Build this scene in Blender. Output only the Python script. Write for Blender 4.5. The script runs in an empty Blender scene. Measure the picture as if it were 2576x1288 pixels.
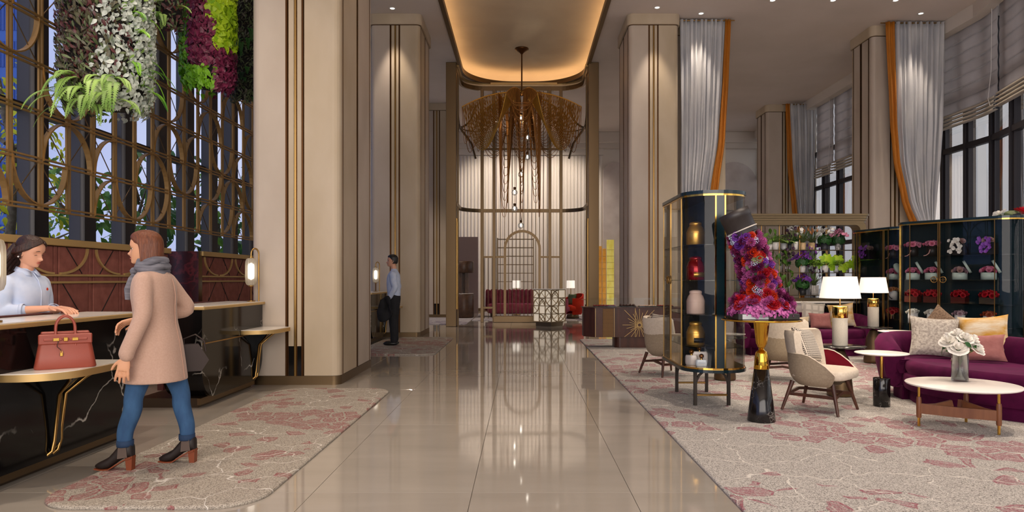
import bpy, math, random
from math import sin, cos, pi, sqrt, exp
from mathutils import Vector, Matrix, Euler

# ---------------------------------------------------------------- camera, sky, big light, exposure
SC = bpy.context.scene
COL = SC.collection
SC.view_settings.view_transform = 'Standard'
SC.view_settings.look = 'None'
SC.view_settings.exposure = -0.15
SC.view_settings.gamma = 1.0
SC.view_settings.use_curve_mapping = False
SC.cycles.max_bounces = 7
SC.cycles.diffuse_bounces = 4
SC.cycles.glossy_bounces = 4
SC.cycles.transmission_bounces = 6
SC.cycles.transparent_max_bounces = 16
SC.cycles.caustics_reflective = False
SC.cycles.caustics_refractive = False
SC.cycles.sample_clamp_indirect = 6.0
SC.cycles.use_denoising = True
SC.cycles.adaptive_threshold = .05

cam_data = bpy.data.cameras.new('camera')
cam_data.lens = 24.0
cam_data.sensor_width = 36.0
cam_data.shift_x = -25.0 / 2576
cam_data.shift_y = 58.0 / 2576
cam_data.clip_start = 0.05
cam_data.clip_end = 600
cam = bpy.data.objects.new('camera', cam_data)
cam.location = (0, 0, 1.37)
cam.rotation_euler = (pi / 2, 0, 0)
COL.objects.link(cam)
SC.camera = cam

def lin(h):
    r = [int(h[i:i + 2], 16) / 255 for i in (0, 2, 4)]
    return tuple(c / 12.92 if c <= .04045 else ((c + .055) / 1.055) ** 2.4 for c in r) + (1.0,)

# overcast bright sky, blue breaking through pale cloud
world = bpy.data.worlds.new('sky')
SC.world = world
world.use_nodes = True
wn = world.node_tree.nodes; wl = world.node_tree.links
wn.clear()
w_out = wn.new('ShaderNodeOutputWorld'); w_bg = wn.new('ShaderNodeBackground')
w_tc = wn.new('ShaderNodeTexCoord'); w_no = wn.new('ShaderNodeTexNoise'); w_cr = wn.new('ShaderNodeValToRGB')
w_no.inputs['Scale'].default_value = 2.2; w_no.inputs['Detail'].default_value = 5
# hazy white towards the sunny side (+x), clearer lavender blue away from it
w_sx = wn.new('ShaderNodeSeparateXYZ'); w_ma = wn.new('ShaderNodeMath'); w_ma.operation = 'MULTIPLY_ADD'; w_ma.inputs[1].default_value = .42
wl.new(w_tc.outputs['Generated'], w_no.inputs['Vector']); wl.new(w_tc.outputs['Generated'], w_sx.inputs[0])
w_cl = wn.new('ShaderNodeMath'); w_cl.operation = 'MULTIPLY_ADD'; w_cl.inputs[1].default_value = .7; w_cl.inputs[2].default_value = .12
wl.new(w_no.outputs['Fac'], w_cl.inputs[0]); wl.new(w_sx.outputs['X'], w_ma.inputs[0]); wl.new(w_cl.outputs[0], w_ma.inputs[2])
w_cr.color_ramp.elements[0].position = .1; w_cr.color_ramp.elements[0].color = lin('7f8fc4')
w_cr.color_ramp.elements[1].position = .72; w_cr.color_ramp.elements[1].color = lin('f4f2f4')
wl.new(w_ma.outputs[0], w_cr.inputs['Fac'])
wl.new(w_cr.outputs['Color'], w_bg.inputs['Color'])
w_bg.inputs['Strength'].default_value = 1.6
wl.new(w_bg.outputs[0], w_out.inputs[0])

def aim(o, d):
    o.rotation_euler = Vector(d).to_track_quat('-Z', 'Y').to_euler()

def area(name, loc, d, sx, sy, power, col, portal=False):
    l = bpy.data.lights.new(name, 'AREA'); l.shape = 'RECTANGLE'
    l.size = sx; l.size_y = sy; l.energy = power; l.color = col[:3]
    l.cycles.is_portal = portal
    o = bpy.data.objects.new(name, l); o.location = loc; aim(o, d); COL.objects.link(o)
    return o

def spot(name, loc, d, power, col, angle=60, blend=.6, rad=.06, parent=None):
    l = bpy.data.lights.new(name, 'SPOT'); l.energy = power; l.color = col[:3]
    l.spot_size = math.radians(angle); l.spot_blend = blend; l.shadow_soft_size = rad
    o = bpy.data.objects.new(name, l); o.location = loc; aim(o, d); COL.objects.link(o)
    if parent: o.parent = parent
    return o

def bulb(name, loc, power, col, rad=.05, parent=None):
    l = bpy.data.lights.new(name, 'POINT'); l.energy = power; l.color = col[:3]; l.shadow_soft_size = rad
    o = bpy.data.objects.new(name, l); o.location = loc; COL.objects.link(o)
    if parent: o.parent = parent
    return o

WARM = lin('ffecd8'); WARM2 = lin('ffc583'); NEUT = lin('fff0e0'); DAY = lin('f2f2ff')
# window portals: daylight of the sky entering through the glazing
area('window_portal_right', (10.8, 16, 3.9), (-1, 0, 0), 26, 6.9, 1, DAY, True)
area('window_portal_left', (-7.45, 12, 3.9), (1, 0, 0), 22, 6.6, 1, DAY, True)
# added fill light behind the camera, standing in for an unseen entrance
area('rear_fill', (-.5, -6.6, 3.9), (0.0, 1, -.03), 14, 6.0, 1300, lin('fff2e4'))

# ---------------------------------------------------------------- materials
MATS = {}
def nd(nt, t, **kw):
    n = nt.nodes.new(t)
    for k, v in kw.items():
        if k in n.inputs: n.inputs[k].default_value = v
        else: setattr(n, k, v)
    return n

def ramp(nt, fac, stops):
    r = nt.nodes.new('ShaderNodeValToRGB')
    e = r.color_ramp.elements
    while len(e) < len(stops): e.new(.5)
    for i, (p, c) in enumerate(stops):
        e[i].position = p; e[i].color = c if isinstance(c, tuple) else lin(c)
    nt.links.new(fac, r.inputs['Fac'])
    return r.outputs['Color']

def mix(nt, fac, a, b, blend='MIX'):
    m = nt.nodes.new('ShaderNodeMix'); m.data_type = 'RGBA'; m.blend_type = blend
    for s, v in ((m.inputs[0], fac), (m.inputs[6], a), (m.inputs[7], b)):
        if hasattr(v, 'is_linked'): nt.links.new(v, s)
        else: s.default_value = v
    return m.outputs[2]

def math_(nt, op, a, b=None, c=None):
    m = nt.nodes.new('ShaderNodeMath'); m.operation = op
    for i, v in enumerate((a, b, c)):
        if v is None: continue
        if hasattr(v, 'is_linked'): nt.links.new(v, m.inputs[i])
        else: m.inputs[i].default_value = v
    return m.outputs[0]

def coords(nt, scale=(1, 1, 1), rot=(0, 0, 0), kind='Object'):
    tc = nt.nodes.new('ShaderNodeTexCoord'); mp = nt.nodes.new('ShaderNodeMapping')
    mp.inputs['Scale'].default_value = scale; mp.inputs['Rotation'].default_value = rot
    nt.links.new(tc.outputs[kind], mp.inputs['Vector'])
    return mp.outputs[0]

def noise(nt, vec, scale, detail=3, rough=.5, dist=0):
    n = nt.nodes.new('ShaderNodeTexNoise')
    n.inputs['Scale'].default_value = scale; n.inputs['Detail'].default_value = detail
    n.inputs['Roughness'].default_value = rough; n.inputs['Distortion'].default_value = dist
    nt.links.new(vec, n.inputs['Vector'])
    return n.outputs['Fac']

def newmat(name):
    m = bpy.data.materials.new(name); m.use_nodes = True
    MATS[name] = m
    return m, m.node_tree, m.node_tree.nodes['Principled BSDF']

def bump(nt, p, h, strength, dist=.01):
    b = nt.nodes.new('ShaderNodeBump'); b.inputs['Strength'].default_value = strength
    b.inputs['Distance'].default_value = dist
    nt.links.new(h, b.inputs['Height']); nt.links.new(b.outputs[0], p.inputs['Normal'])

def M(name, col, rough=.5, metal=0., col2=None, ns=6, stretch=(1, 1, 1), bs=0, bstr=.2, coat=0, emit=0, ecol=None, sheen=0, spec=.5, sss=0, detail=4):
    m, nt, p = newmat(name)
    p.inputs['Base Color'].default_value = lin(col); p.inputs['Roughness'].default_value = rough
    p.inputs['Metallic'].default_value = metal; p.inputs['Specular IOR Level'].default_value = spec
    if coat: p.inputs['Coat Weight'].default_value = coat; p.inputs['Coat Roughness'].default_value = .05
    if sheen: p.inputs['Sheen Weight'].default_value = sheen; p.inputs['Sheen Roughness'].default_value = .4
    if sss: p.inputs['Subsurface Weight'].default_value = sss; p.inputs['Subsurface Radius'].default_value = (.02, .008, .004)
    v = coords(nt, stretch)
    if col2:
        nt.links.new(ramp(nt, noise(nt, v, ns, detail), [(.35, col), (.65, col2)]), p.inputs['Base Color'])
    if bs:
        bump(nt, p, noise(nt, v, bs, 3), bstr)
    if emit:
        p.inputs['Emission Color'].default_value = lin(ecol or col); p.inputs['Emission Strength'].default_value = emit
    return m

def two_sided_leaf(name, col, col2, tr=.25, rough=.45, ns=3):
    m, nt, p = newmat(name)
    oi = nt.nodes.new('ShaderNodeObjectInfo')
    v = coords(nt)
    f = noise(nt, v, ns, 3)
    f2 = math_(nt, 'ADD', f, math_(nt, 'MULTIPLY', oi.outputs['Random'], .25))
    c = ramp(nt, f2, [(.38, col), (.8, col2)])
    nt.links.new(c, p.inputs['Base Color']); p.inputs['Roughness'].default_value = rough
    t = nt.nodes.new('ShaderNodeBsdfTranslucent'); nt.links.new(c, t.inputs['Color'])
    ms = nt.nodes.new('ShaderNodeMixShader'); ms.inputs[0].default_value = tr
    nt.links.new(p.outputs[0], ms.inputs[1]); nt.links.new(t.outputs[0], ms.inputs[2])
    nt.links.new(ms.outputs[0], nt.nodes['Material Output'].inputs['Surface'])
    return m

def glass(name, tint='fbfdfd', refl=1.42, amount=.75):
    m = bpy.data.materials.new(name); m.use_nodes = True; MATS[name] = m
    nt = m.node_tree; nt.nodes.clear()
    o = nt.nodes.new('ShaderNodeOutputMaterial'); t = nt.nodes.new('ShaderNodeBsdfTransparent'); g = nt.nodes.new('ShaderNodeBsdfGlossy')
    t.inputs['Color'].default_value = lin(tint); g.inputs['Roughness'].default_value = .0
    f = nt.nodes.new('ShaderNodeFresnel'); f.inputs['IOR'].default_value = refl
    ms = nt.nodes.new('ShaderNodeMixShader')
    nt.links.new(math_(nt, 'MULTIPLY', f.outputs[0], amount), ms.inputs[0])
    nt.links.new(t.outputs[0], ms.inputs[1]); nt.links.new(g.outputs[0], ms.inputs[2]); nt.links.new(ms.outputs[0], o.inputs['Surface'])
    return m

def marble(name, base, vein, scale=2.0, rough=.08, width=.02, base2=None, dens=.5):
    m, nt, p = newmat(name)
    v = coords(nt)
    nz = nt.nodes.new('ShaderNodeTexNoise'); nz.inputs['Scale'].default_value = scale * 1.3; nz.inputs['Detail'].default_value = 5
    nt.links.new(v, nz.inputs['Vector'])
    mx = nt.nodes.new('ShaderNodeVectorMath'); mx.operation = 'MULTIPLY_ADD'
    nt.links.new(nz.outputs['Color'], mx.inputs[0]); mx.inputs[1].default_value = (.55, .55, .55); nt.links.new(v, mx.inputs[2])
    vo = nt.nodes.new('ShaderNodeTexVoronoi'); vo.feature = 'DISTANCE_TO_EDGE'; vo.inputs['Scale'].default_value = scale
    nt.links.new(mx.outputs[0], vo.inputs['Vector'])
    line = ramp(nt, vo.outputs['Distance'], [(0, (1, 1, 1, 1)), (width, (0, 0, 0, 1))])
    mask = ramp(nt, noise(nt, v, scale * .9, 3), [(dens, (0, 0, 0, 1)), (dens + .15, (1, 1, 1, 1))])
    fac = math_(nt, 'MULTIPLY', line, mask)
    b = ramp(nt, noise(nt, v, scale * 2, 4), [(.3, base), (.7, base2 or base)])
    nt.links.new(mix(nt, fac, b, lin(vein)), p.inputs['Base Color'])
    p.inputs['Roughness'].default_value = rough
    if name == 'marble_black': p.inputs['Specular IOR Level'].default_value = .22
    return m

def wood(name, a, b, scale=5, stretch=(1, 1, .12), rough=.4):
    m, nt, p = newmat(name)
    v = coords(nt, stretch)
    f = noise(nt, v, scale * 3, 5, .6, .8)
    nt.links.new(ramp(nt, f, [(.3, a), (.7, b)]), p.inputs['Base Color']); p.inputs['Roughness'].default_value = rough
    return m

def rug_mat(name, base, dark, red, white, seed, s=1.0):
    m, nt, p = newmat(name)
    v = coords(nt)
    mp = nt.nodes.new('ShaderNodeMapping'); mp.inputs['Location'].default_value = (seed, seed * .7, 0); nt.links.new(v, mp.inputs['Vector'])
    v = mp.outputs[0]
    sp = noise(nt, v, 120, 2, .8)
    b = ramp(nt, sp, [(.36, dark), (.5, base), (.7, white)])
    # petal shaped patches, gathered in drifts
    nz = nt.nodes.new('ShaderNodeTexNoise'); nz.inputs['Scale'].default_value = 3.5; nt.links.new(v, nz.inputs['Vector'])
    mx = nt.nodes.new('ShaderNodeVectorMath'); mx.operation = 'MULTIPLY_ADD'
    nt.links.new(nz.outputs['Color'], mx.inputs[0]); mx.inputs[1].default_value = (.16, .16, 0); nt.links.new(v, mx.inputs[2])
    vo = nt.nodes.new('ShaderNodeTexVoronoi'); vo.inputs['Scale'].default_value = 6.2 * s; vo.voronoi_dimensions = '2D'; nt.links.new(mx.outputs[0], vo.inputs['Vector'])
    ve = nt.nodes.new('ShaderNodeTexVoronoi'); ve.inputs['Scale'].default_value = 6.2 * s; ve.voronoi_dimensions = '2D'; ve.feature = 'DISTANCE_TO_EDGE'; nt.links.new(mx.outputs[0], ve.inputs['Vector'])
    inside = ramp(nt, ve.outputs['Distance'], [(.07, (0, 0, 0, 1)), (.085, (1, 1, 1, 1)), (.17, (1, 1, 1, 1)), (.2, (.3, .3, .3, 1)), (.26, (.8, .8, .8, 1))])
    rnd = nt.nodes.new('ShaderNodeSeparateColor'); nt.links.new(vo.outputs['Color'], rnd.inputs[0])
    drift = noise(nt, v, .62 * s, 2, .5)
    sel = math_(nt, 'GREATER_THAN', math_(nt, 'ADD', math_(nt, 'MULTIPLY', drift, 1.9), math_(nt, 'MULTIPLY', rnd.outputs[0], .6)), 1.36)
    rag = ramp(nt, noise(nt, v, 34, 4, .75), [(.4, (.0, .0, .0, 1)), (.58, (1, 1, 1, 1))])
    pf = math_(nt, 'MULTIPLY', math_(nt, 'MULTIPLY', math_(nt, 'MULTIPLY', inside, sel), math_(nt, 'MULTIPLY_ADD', rag, .6, .4)), .8)
    c = mix(nt, pf, b, lin(red))
    # raised pale outlines on the other side of the drift
    vl = nt.nodes.new('ShaderNodeTexVoronoi'); vl.inputs['Scale'].default_value = 2.4 * s; vl.voronoi_dimensions = '2D'; vl.feature = 'DISTANCE_TO_EDGE'
    m2 = nt.nodes.new('ShaderNodeVectorMath'); m2.operation = 'MULTIPLY_ADD'
    nt.links.new(nz.outputs['Color'], m2.inputs[0]); m2.inputs[1].default_value = (.35, .35, 0); nt.links.new(v, m2.inputs[2]); nt.links.new(m2.outputs[0], vl.inputs['Vector'])
    ln = ramp(nt, vl.outputs['Distance'], [(.007, (1, 1, 1, 1)), (.015, (0, 0, 0, 1))])
    lm = ramp(nt, drift, [(.5, (1, 1, 1, 1)), (.58, (0, 0, 0, 1))])
    lf = math_(nt, 'MULTIPLY', math_(nt, 'MULTIPLY', ln, lm), .7)
    c = mix(nt, lf, c, lin('e9e3da'))
    nt.links.new(c, p.inputs['Base Color']); p.inputs['Roughness'].default_value = 1.0; p.inputs['Specular IOR Level'].default_value = .05
    h = math_(nt, 'ADD', math_(nt, 'MULTIPLY', sp, .6), math_(nt, 'ADD', lf, math_(nt, 'MULTIPLY', pf, .5)))
    bump(nt, p, h, .7, .012)
    return m

def velvet(name, a, b, sheen=.7):
    m, nt, p = newmat(name)
    v = coords(nt)
    nt.links.new(ramp(nt, noise(nt, v, 5, 4, .6, .5), [(.35, a), (.7, b)]), p.inputs['Base Color'])
    p.inputs['Roughness'].default_value = .85; p.inputs['Sheen Weight'].default_value = sheen; p.inputs['Sheen Roughness'].default_value = .35
    p.inputs['Sheen Tint'].default_value = lin('c06a98'); p.inputs['Specular IOR Level'].default_value = .1
    return m

def shade_mat(name, col, e):
    m, nt, p = newmat(name)
    p.inputs['Base Color'].default_value = lin(col); p.inputs['Roughness'].default_value = .8
    p.inputs['Emission Color'].default_value = lin('fff3e2'); p.inputs['Emission Strength'].default_value = e
    return m

M('stone', 'c2b199', .55, col2='b4a287', ns=1.6, stretch=(1, 1, .5))
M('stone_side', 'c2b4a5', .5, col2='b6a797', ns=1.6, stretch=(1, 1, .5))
M('bronze', '5a3c22', .35, .9)
M('brass', 'ac8850', .3, 1)
M('brass_satin', '735f46', .42, .9)
M('brass_bright', 'd9ad55', .12, 1)
M('brass_pale', 'c6a56c', .4, .55)
M('gold_mirror', 'd8a63c', .06, 1)
M('lattice', 'a17d4a', .4, .6)
M('dark_metal', '3a332e', .4, .7)
M('ceiling', 'dfd3cb', .9, col2='d8ccc3', ns=.8)
M('cove', 'e6d3b4', .9, col2='d9c4a6', ns=.7)
M('plaster', 'e6dfd6', .85)
M('white_rib', 'efe8e0', .7)
M('soffit', 'd6cdc3', .85)
M('mauve', '98827d', .7)
M('niche_marble', 'd9cfc9', .4, col2='c6bab4', ns=1.4)
M('mullion', '2b272b', .5, .3)
M('mullion_light', '4b494b', .45, .3)
M('black_lacquer', '0b0a0a', .12)
M('plinth', '46382a', .4, .5)
marble('marble_black', '0b0a0a', 'c4bfb6', 1.5, .1, .014, '131111', .46)
marble('marble_black_fine', '12100f', 'c8c2ba', 6.5, .12, .022, '1d1a19', .5)
marble('marble_white', 'efe9df', 'cfc4b4', 1.5, .15, .03)
marble('marble_red', '3a0f12', '5a1c20', 3.0, .1, .08, '2a0a0d', .4)
M('leather_red', '8e564b', .8, col2='7f4a40', ns=9, bs=90, bstr=.12, spec=.25)
M('groove', '120d0b', .8)
glass('glass_clear'); glass('glass_smoke', 'dfe6e8', 1.45); glass('glass_window', 'f3f6fa', 1.4, .7)
M('curtain', 'c9c8c8', .75, col2='b2b3b8', ns=3, stretch=(1, 1, .35), sheen=.3)
M('curtain_gold', 'b9700f', .7, col2='a56108', ns=4, stretch=(4, 4, .3))
M('teal_lacquer', '0d2228', .18)
M('teal_panel', '0f2329', .6, spec=.15)
velvet('velvet_purple', '3d0a2b', '52103a', .22)
velvet('velvet_red', '5c0d1a', '701322', .35)
velvet('velvet_coral', 'b02a18', 'c23a22', .3)
velvet('velvet_rose', '74323c', '8a4450', .3)
M('fabric_cream', 'd8cbb9', .9, col2='cdbfac', ns=40, bs=140, bstr=.1)
M('fabric_taupe', 'a8977f', .9, col2='9a8a73', ns=60, bs=160, bstr=.12)
wood('walnut', '3a2015', '55301f', 5)
wood('walnut_light', '6b3d22', '80502f', 4)
wood('wood_counter', '35190f', '522a1a', 2.2, (1, 1, .15))
wood('wood_dark', '3b2618', '5c3f2a', 2.6, (1, .2, 1))
M('white_top', 'eee8e0', .3)
def frosted(name, col, fac):
    m = bpy.data.materials.new(name); m.use_nodes = True; MATS[name] = m
    nt = m.node_tree; nt.nodes.clear()
    o = nt.nodes.new('ShaderNodeOutputMaterial'); t = nt.nodes.new('ShaderNodeBsdfTransparent'); d = nt.nodes.new('ShaderNodeBsdfTranslucent'); g = nt.nodes.new('ShaderNodeBsdfDiffuse'); gl = nt.nodes.new('ShaderNodeBsdfGlossy')
    for q in (d, g): q.inputs['Color'].default_value = lin(col)
    gl.inputs['Roughness'].default_value = .15
    a = nt.nodes.new('ShaderNodeMixShader'); b = nt.nodes.new('ShaderNodeMixShader'); c = nt.nodes.new('ShaderNodeMixShader')
    nt.links.new(d.outputs[0], a.inputs[1]); nt.links.new(g.outputs[0], a.inputs[2]); a.inputs[0].default_value = .5
    nt.links.new(a.outputs[0], b.inputs[1]); nt.links.new(gl.outputs[0], b.inputs[2]); b.inputs[0].default_value = .12
    nt.links.new(t.outputs[0], c.inputs[1]); nt.links.new(b.outputs[0], c.inputs[2]); c.inputs[0].default_value = fac
    nt.links.new(c.outputs[0], o.inputs['Surface'])
frosted('ribbed_glass', 'b9ae9a', .66)
M('shade', 'f4efe6', .9, emit=1.0)
shade_mat('lamp_shade', 'f6f0e6', .85)
shade_mat('lamp_core', 'ffffff', 3.2)
shade_mat('led', 'ffffff', 12.0)
shade_mat('downlight_disc', 'ffffff', 6.0)
M('cream_knit', 'ddd5c4', .9, col2='d3cab8', ns=120, bs=160, bstr=.2)
M('black_box', '171312', .5)
M('hat_box', '2e2827', .42, bs=220, bstr=.08)
M('rope', 'cfc8bf', .8)
M('skin', 'd9a184', .5, sss=.08); M('skin_warm', 'd8a07c', .5, sss=.08)
M('lips', 'b0584c', .4)
M('eye_white', 'f0ece6', .2); M('iris', '2e1c12', .2); M('brow', '33201a', .8)
M('hair_dark', '23120c', .42, col2='3a1e12', ns=10, stretch=(6, 6, .6), bs=30, bstr=.5)
M('hair_auburn', '5a2c12', .42, col2='7a4220', ns=12, stretch=(9, 9, .35), bs=40, bstr=.5)
M('hair_black', '15100e', .45, bs=40, bstr=.4)
M('coat', 'bd9c8a', .95, col2='b79583', ns=90, bs=300, bstr=.05, sheen=.2)
M('coat_seam', 'b48f7d', .95)
M('scarf', '5f5e66', .95, col2='7b7a82', ns=9, stretch=(1, 1, 6), bs=90, bstr=.3)
M('shirt_blue', 'c9d3e8', .85, col2='bccae4', ns=14, bs=30, bstr=.05)
M('jeans', '27486e', .85, col2='33587f', ns=18, stretch=(1, 1, .4), bs=160, bstr=.1)
M('jeans_stitch', '1b3352', .85)
M('boot', '1c110e', .6, bs=60, bstr=.05); M('boot_elastic', '5a4c45', .9); M('boot_heel', '7a3a1c', .45)
M('bag_leather', '974636', .45, bs=200, bstr=.06); M('bag_dark', '26150f', .6)
M('black_cloth', '141417', .85, col2='1b1b20', ns=10); M('black_shoe', '0d0c0c', .3)
rug_mat('rug', 'a89f92', '6f6861', '8e4049', 'c4bbaf', 3.1)
rug_mat('carpet', 'b9b4ae', '68645f', '964459', 'd8d3cd', 11.7, .8)
rug_mat('far_carpet', 'b9b0ae', '5a5560', '5b4a66', 'ddd6d2', 23.3, .6)
two_sided_leaf('leaf_dark', '211f16', '6b664c', .2, .4, 30); two_sided_leaf('leaf_purple', '3e1228', '9c3a60', .2, .4, 22)
two_sided_leaf('leaf_maroon', '2c1218', '6d3a3a', .2, .4, 30); two_sided_leaf('leaf_silver', '6d7c68', 'dde4da', .2, .45, 28)
two_sided_leaf('leaf_green', '2f7a14', '8ecc2c'); two_sided_leaf('leaf_lime', '6fb01c', 'c8e62e')
two_sided_leaf('leaf_fern', '557f2e', 'a9cc6a'); two_sided_leaf('leaf_deep', '173a1e', '3f7a34')
two_sided_leaf('leaf_cream', '8fb05a', 'e3ebc6'); two_sided_leaf('leaf_olive', '4a5a34', '7c8a5e')
two_sided_leaf('leaf_yellow', 'a8b414', 'e6e03a', .4); two_sided_leaf('leaf_tree', '2c5a26', '7fae3c', .35)
M('bark', '5d5348', .9, col2='7b7266', ns=12, bs=30, bstr=.5)
for n, a, b in (('petal_red', '8a0c18', 'c4182a'), ('petal_orange', 'b02a0c', 'd8401a'), ('petal_magenta', '86285f', 'c766aa'),
                ('petal_violet', '5a2080', '8a4ab0'), ('petal_plum', '4a1038', '7a2050'), ('petal_pink', 'c86a90', 'eba6bf'),
                ('petal_rose', 'c04a76', 'e68aa6'), ('petal_white', 'e6e2d8', 'f6f3ec'), ('petal_blue', 'b0bcdc', 'dfe4f0'),
                ('petal_orchid', '7a2fa8', 'a858cc'), ('petal_mauve', '9c7a8a', 'c4a6b0'), ('petal_peach', 'c07a48', 'd89c6a'),
                ('petal_rust', '8a2f14', 'b0502a'), ('petal_dusty', 'b08a84', 'cdaaa2'), ('petal_dark', '2c1828', '4a2a44')):
    two_sided_leaf(n, a, b, .15, .5, 9)
M('pot_white', 'e4e1dc', .3); M('pot_grey', 'c2c4c4', .35); M('pot_black', '1f2022', .5); M('pot_wood', 'd0b58a', .6, col2='c2a478', ns=5, stretch=(1, 1, 8))
M('pot_terrazzo', 'd8d4ce', .5, col2='4a4644', ns=28); M('pot_dark', '33343a', .5)
M('mint', 'b9cbc2', .45); M('silver', 'c9c9cc', .1, 1); M('copper_box', '5a201c', .25, .3); M('ribbon_pink', 'cf9a92', .5); M('white_box', 'e9e7e4', .5)
M('jar_gold', 'd0a050', .3, .85); M('jar_red', '8c0f18', .16, .55); M('jar_pink', 'd9b9a8', .5)
M('perfume', 'ecdcd0', .25); M('perfume_pale', 'c9cdd0', .15); M('amber_cap', '7a4a18', .08, .6)
M('pillow_boucle', 'b8b0a4', .95, col2='8d857c', ns=40, bs=60, bstr=.6)
M('pillow_rose', '9a6460', .9, col2='8c5753', ns=12, bs=18, bstr=.5)
M('pillow_gold', 'd5cab2', .85, col2='b98a2e', ns=7, stretch=(.6, 1, 1.6), bs=50, bstr=.2)
M('pillow_beige', 'c3b49c', .85, col2='a99678', ns=30); M('pillow_brown', '5a4636', .9, col2='7d6650', ns=50, bs=60, bstr=.5)
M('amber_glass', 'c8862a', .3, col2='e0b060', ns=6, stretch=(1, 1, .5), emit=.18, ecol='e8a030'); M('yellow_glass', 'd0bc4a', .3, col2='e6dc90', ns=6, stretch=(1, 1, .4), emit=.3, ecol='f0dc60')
M('choco', '3a160c', .35); M('choco_red', '8a1c14', .3); M('tray', '141110', .25); M('macaron', 'd9b49a', .6)
M('hill', '8f93ad', 1.0, col2='a4a6bb', ns=.05); M('tower', '3a5fae', .6); M('tower_glass', '2c4c98', .25); M('ground', 'cfccc4', 1.0)
two_sided_leaf('blind', 'd8d2d0', 'cdc7c5', .6, .9, 2); M('blind_hem', 'c2b6a6', .85)
M('tile', 'a8a095', .05, col2='9d958a', ns=1.2, stretch=(.5, 2, 1), spec=.9); M('joint', '8d8376', .6)
M('screen_red', '4a1c1a', .5)
M('floor_slab', 'b3a998', .3)

def starpat(name, a, b, s):
    m, nt, p = newmat(name)
    v = coords(nt, (s, s, s), (pi / 2, 0, 0))
    vo = nt.nodes.new('ShaderNodeTexVoronoi'); vo.feature = 'DISTANCE_TO_EDGE'; vo.voronoi_dimensions = '2D'; vo.inputs['Randomness'].default_value = .15; vo.inputs['Scale'].default_value = 1
    nt.links.new(v, vo.inputs['Vector'])
    nt.links.new(ramp(nt, vo.outputs['Distance'], [(.1, a), (.2, b)]), p.inputs['Base Color']); p.inputs['Roughness'].default_value = .9
starpat('pillow_star', 'd9cfc0', '4a413c', 52); starpat('pillow_net', 'a9a298', 'c3bcb1', 8); starpat('pot_pattern', 'dedad4', '3a3a3a', 42); starpat('cane', '8a6a44', '5a4028', 38)
# ---------------------------------------------------------------- geometry helpers
R = random.Random(7)
def fin(name, me, mat, parent=None, loc=(0, 0, 0), rot=(0, 0, 0), scale=None):
    if mat and not me.materials: me.materials.append(MATS[mat])
    o = bpy.data.objects.new(name, me); o.location = loc; o.rotation_euler = rot
    if scale is not None: o.scale = (scale,) * 3 if not hasattr(scale, '__len__') else scale
    if parent: o.parent = parent
    COL.objects.link(o)
    return o

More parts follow.
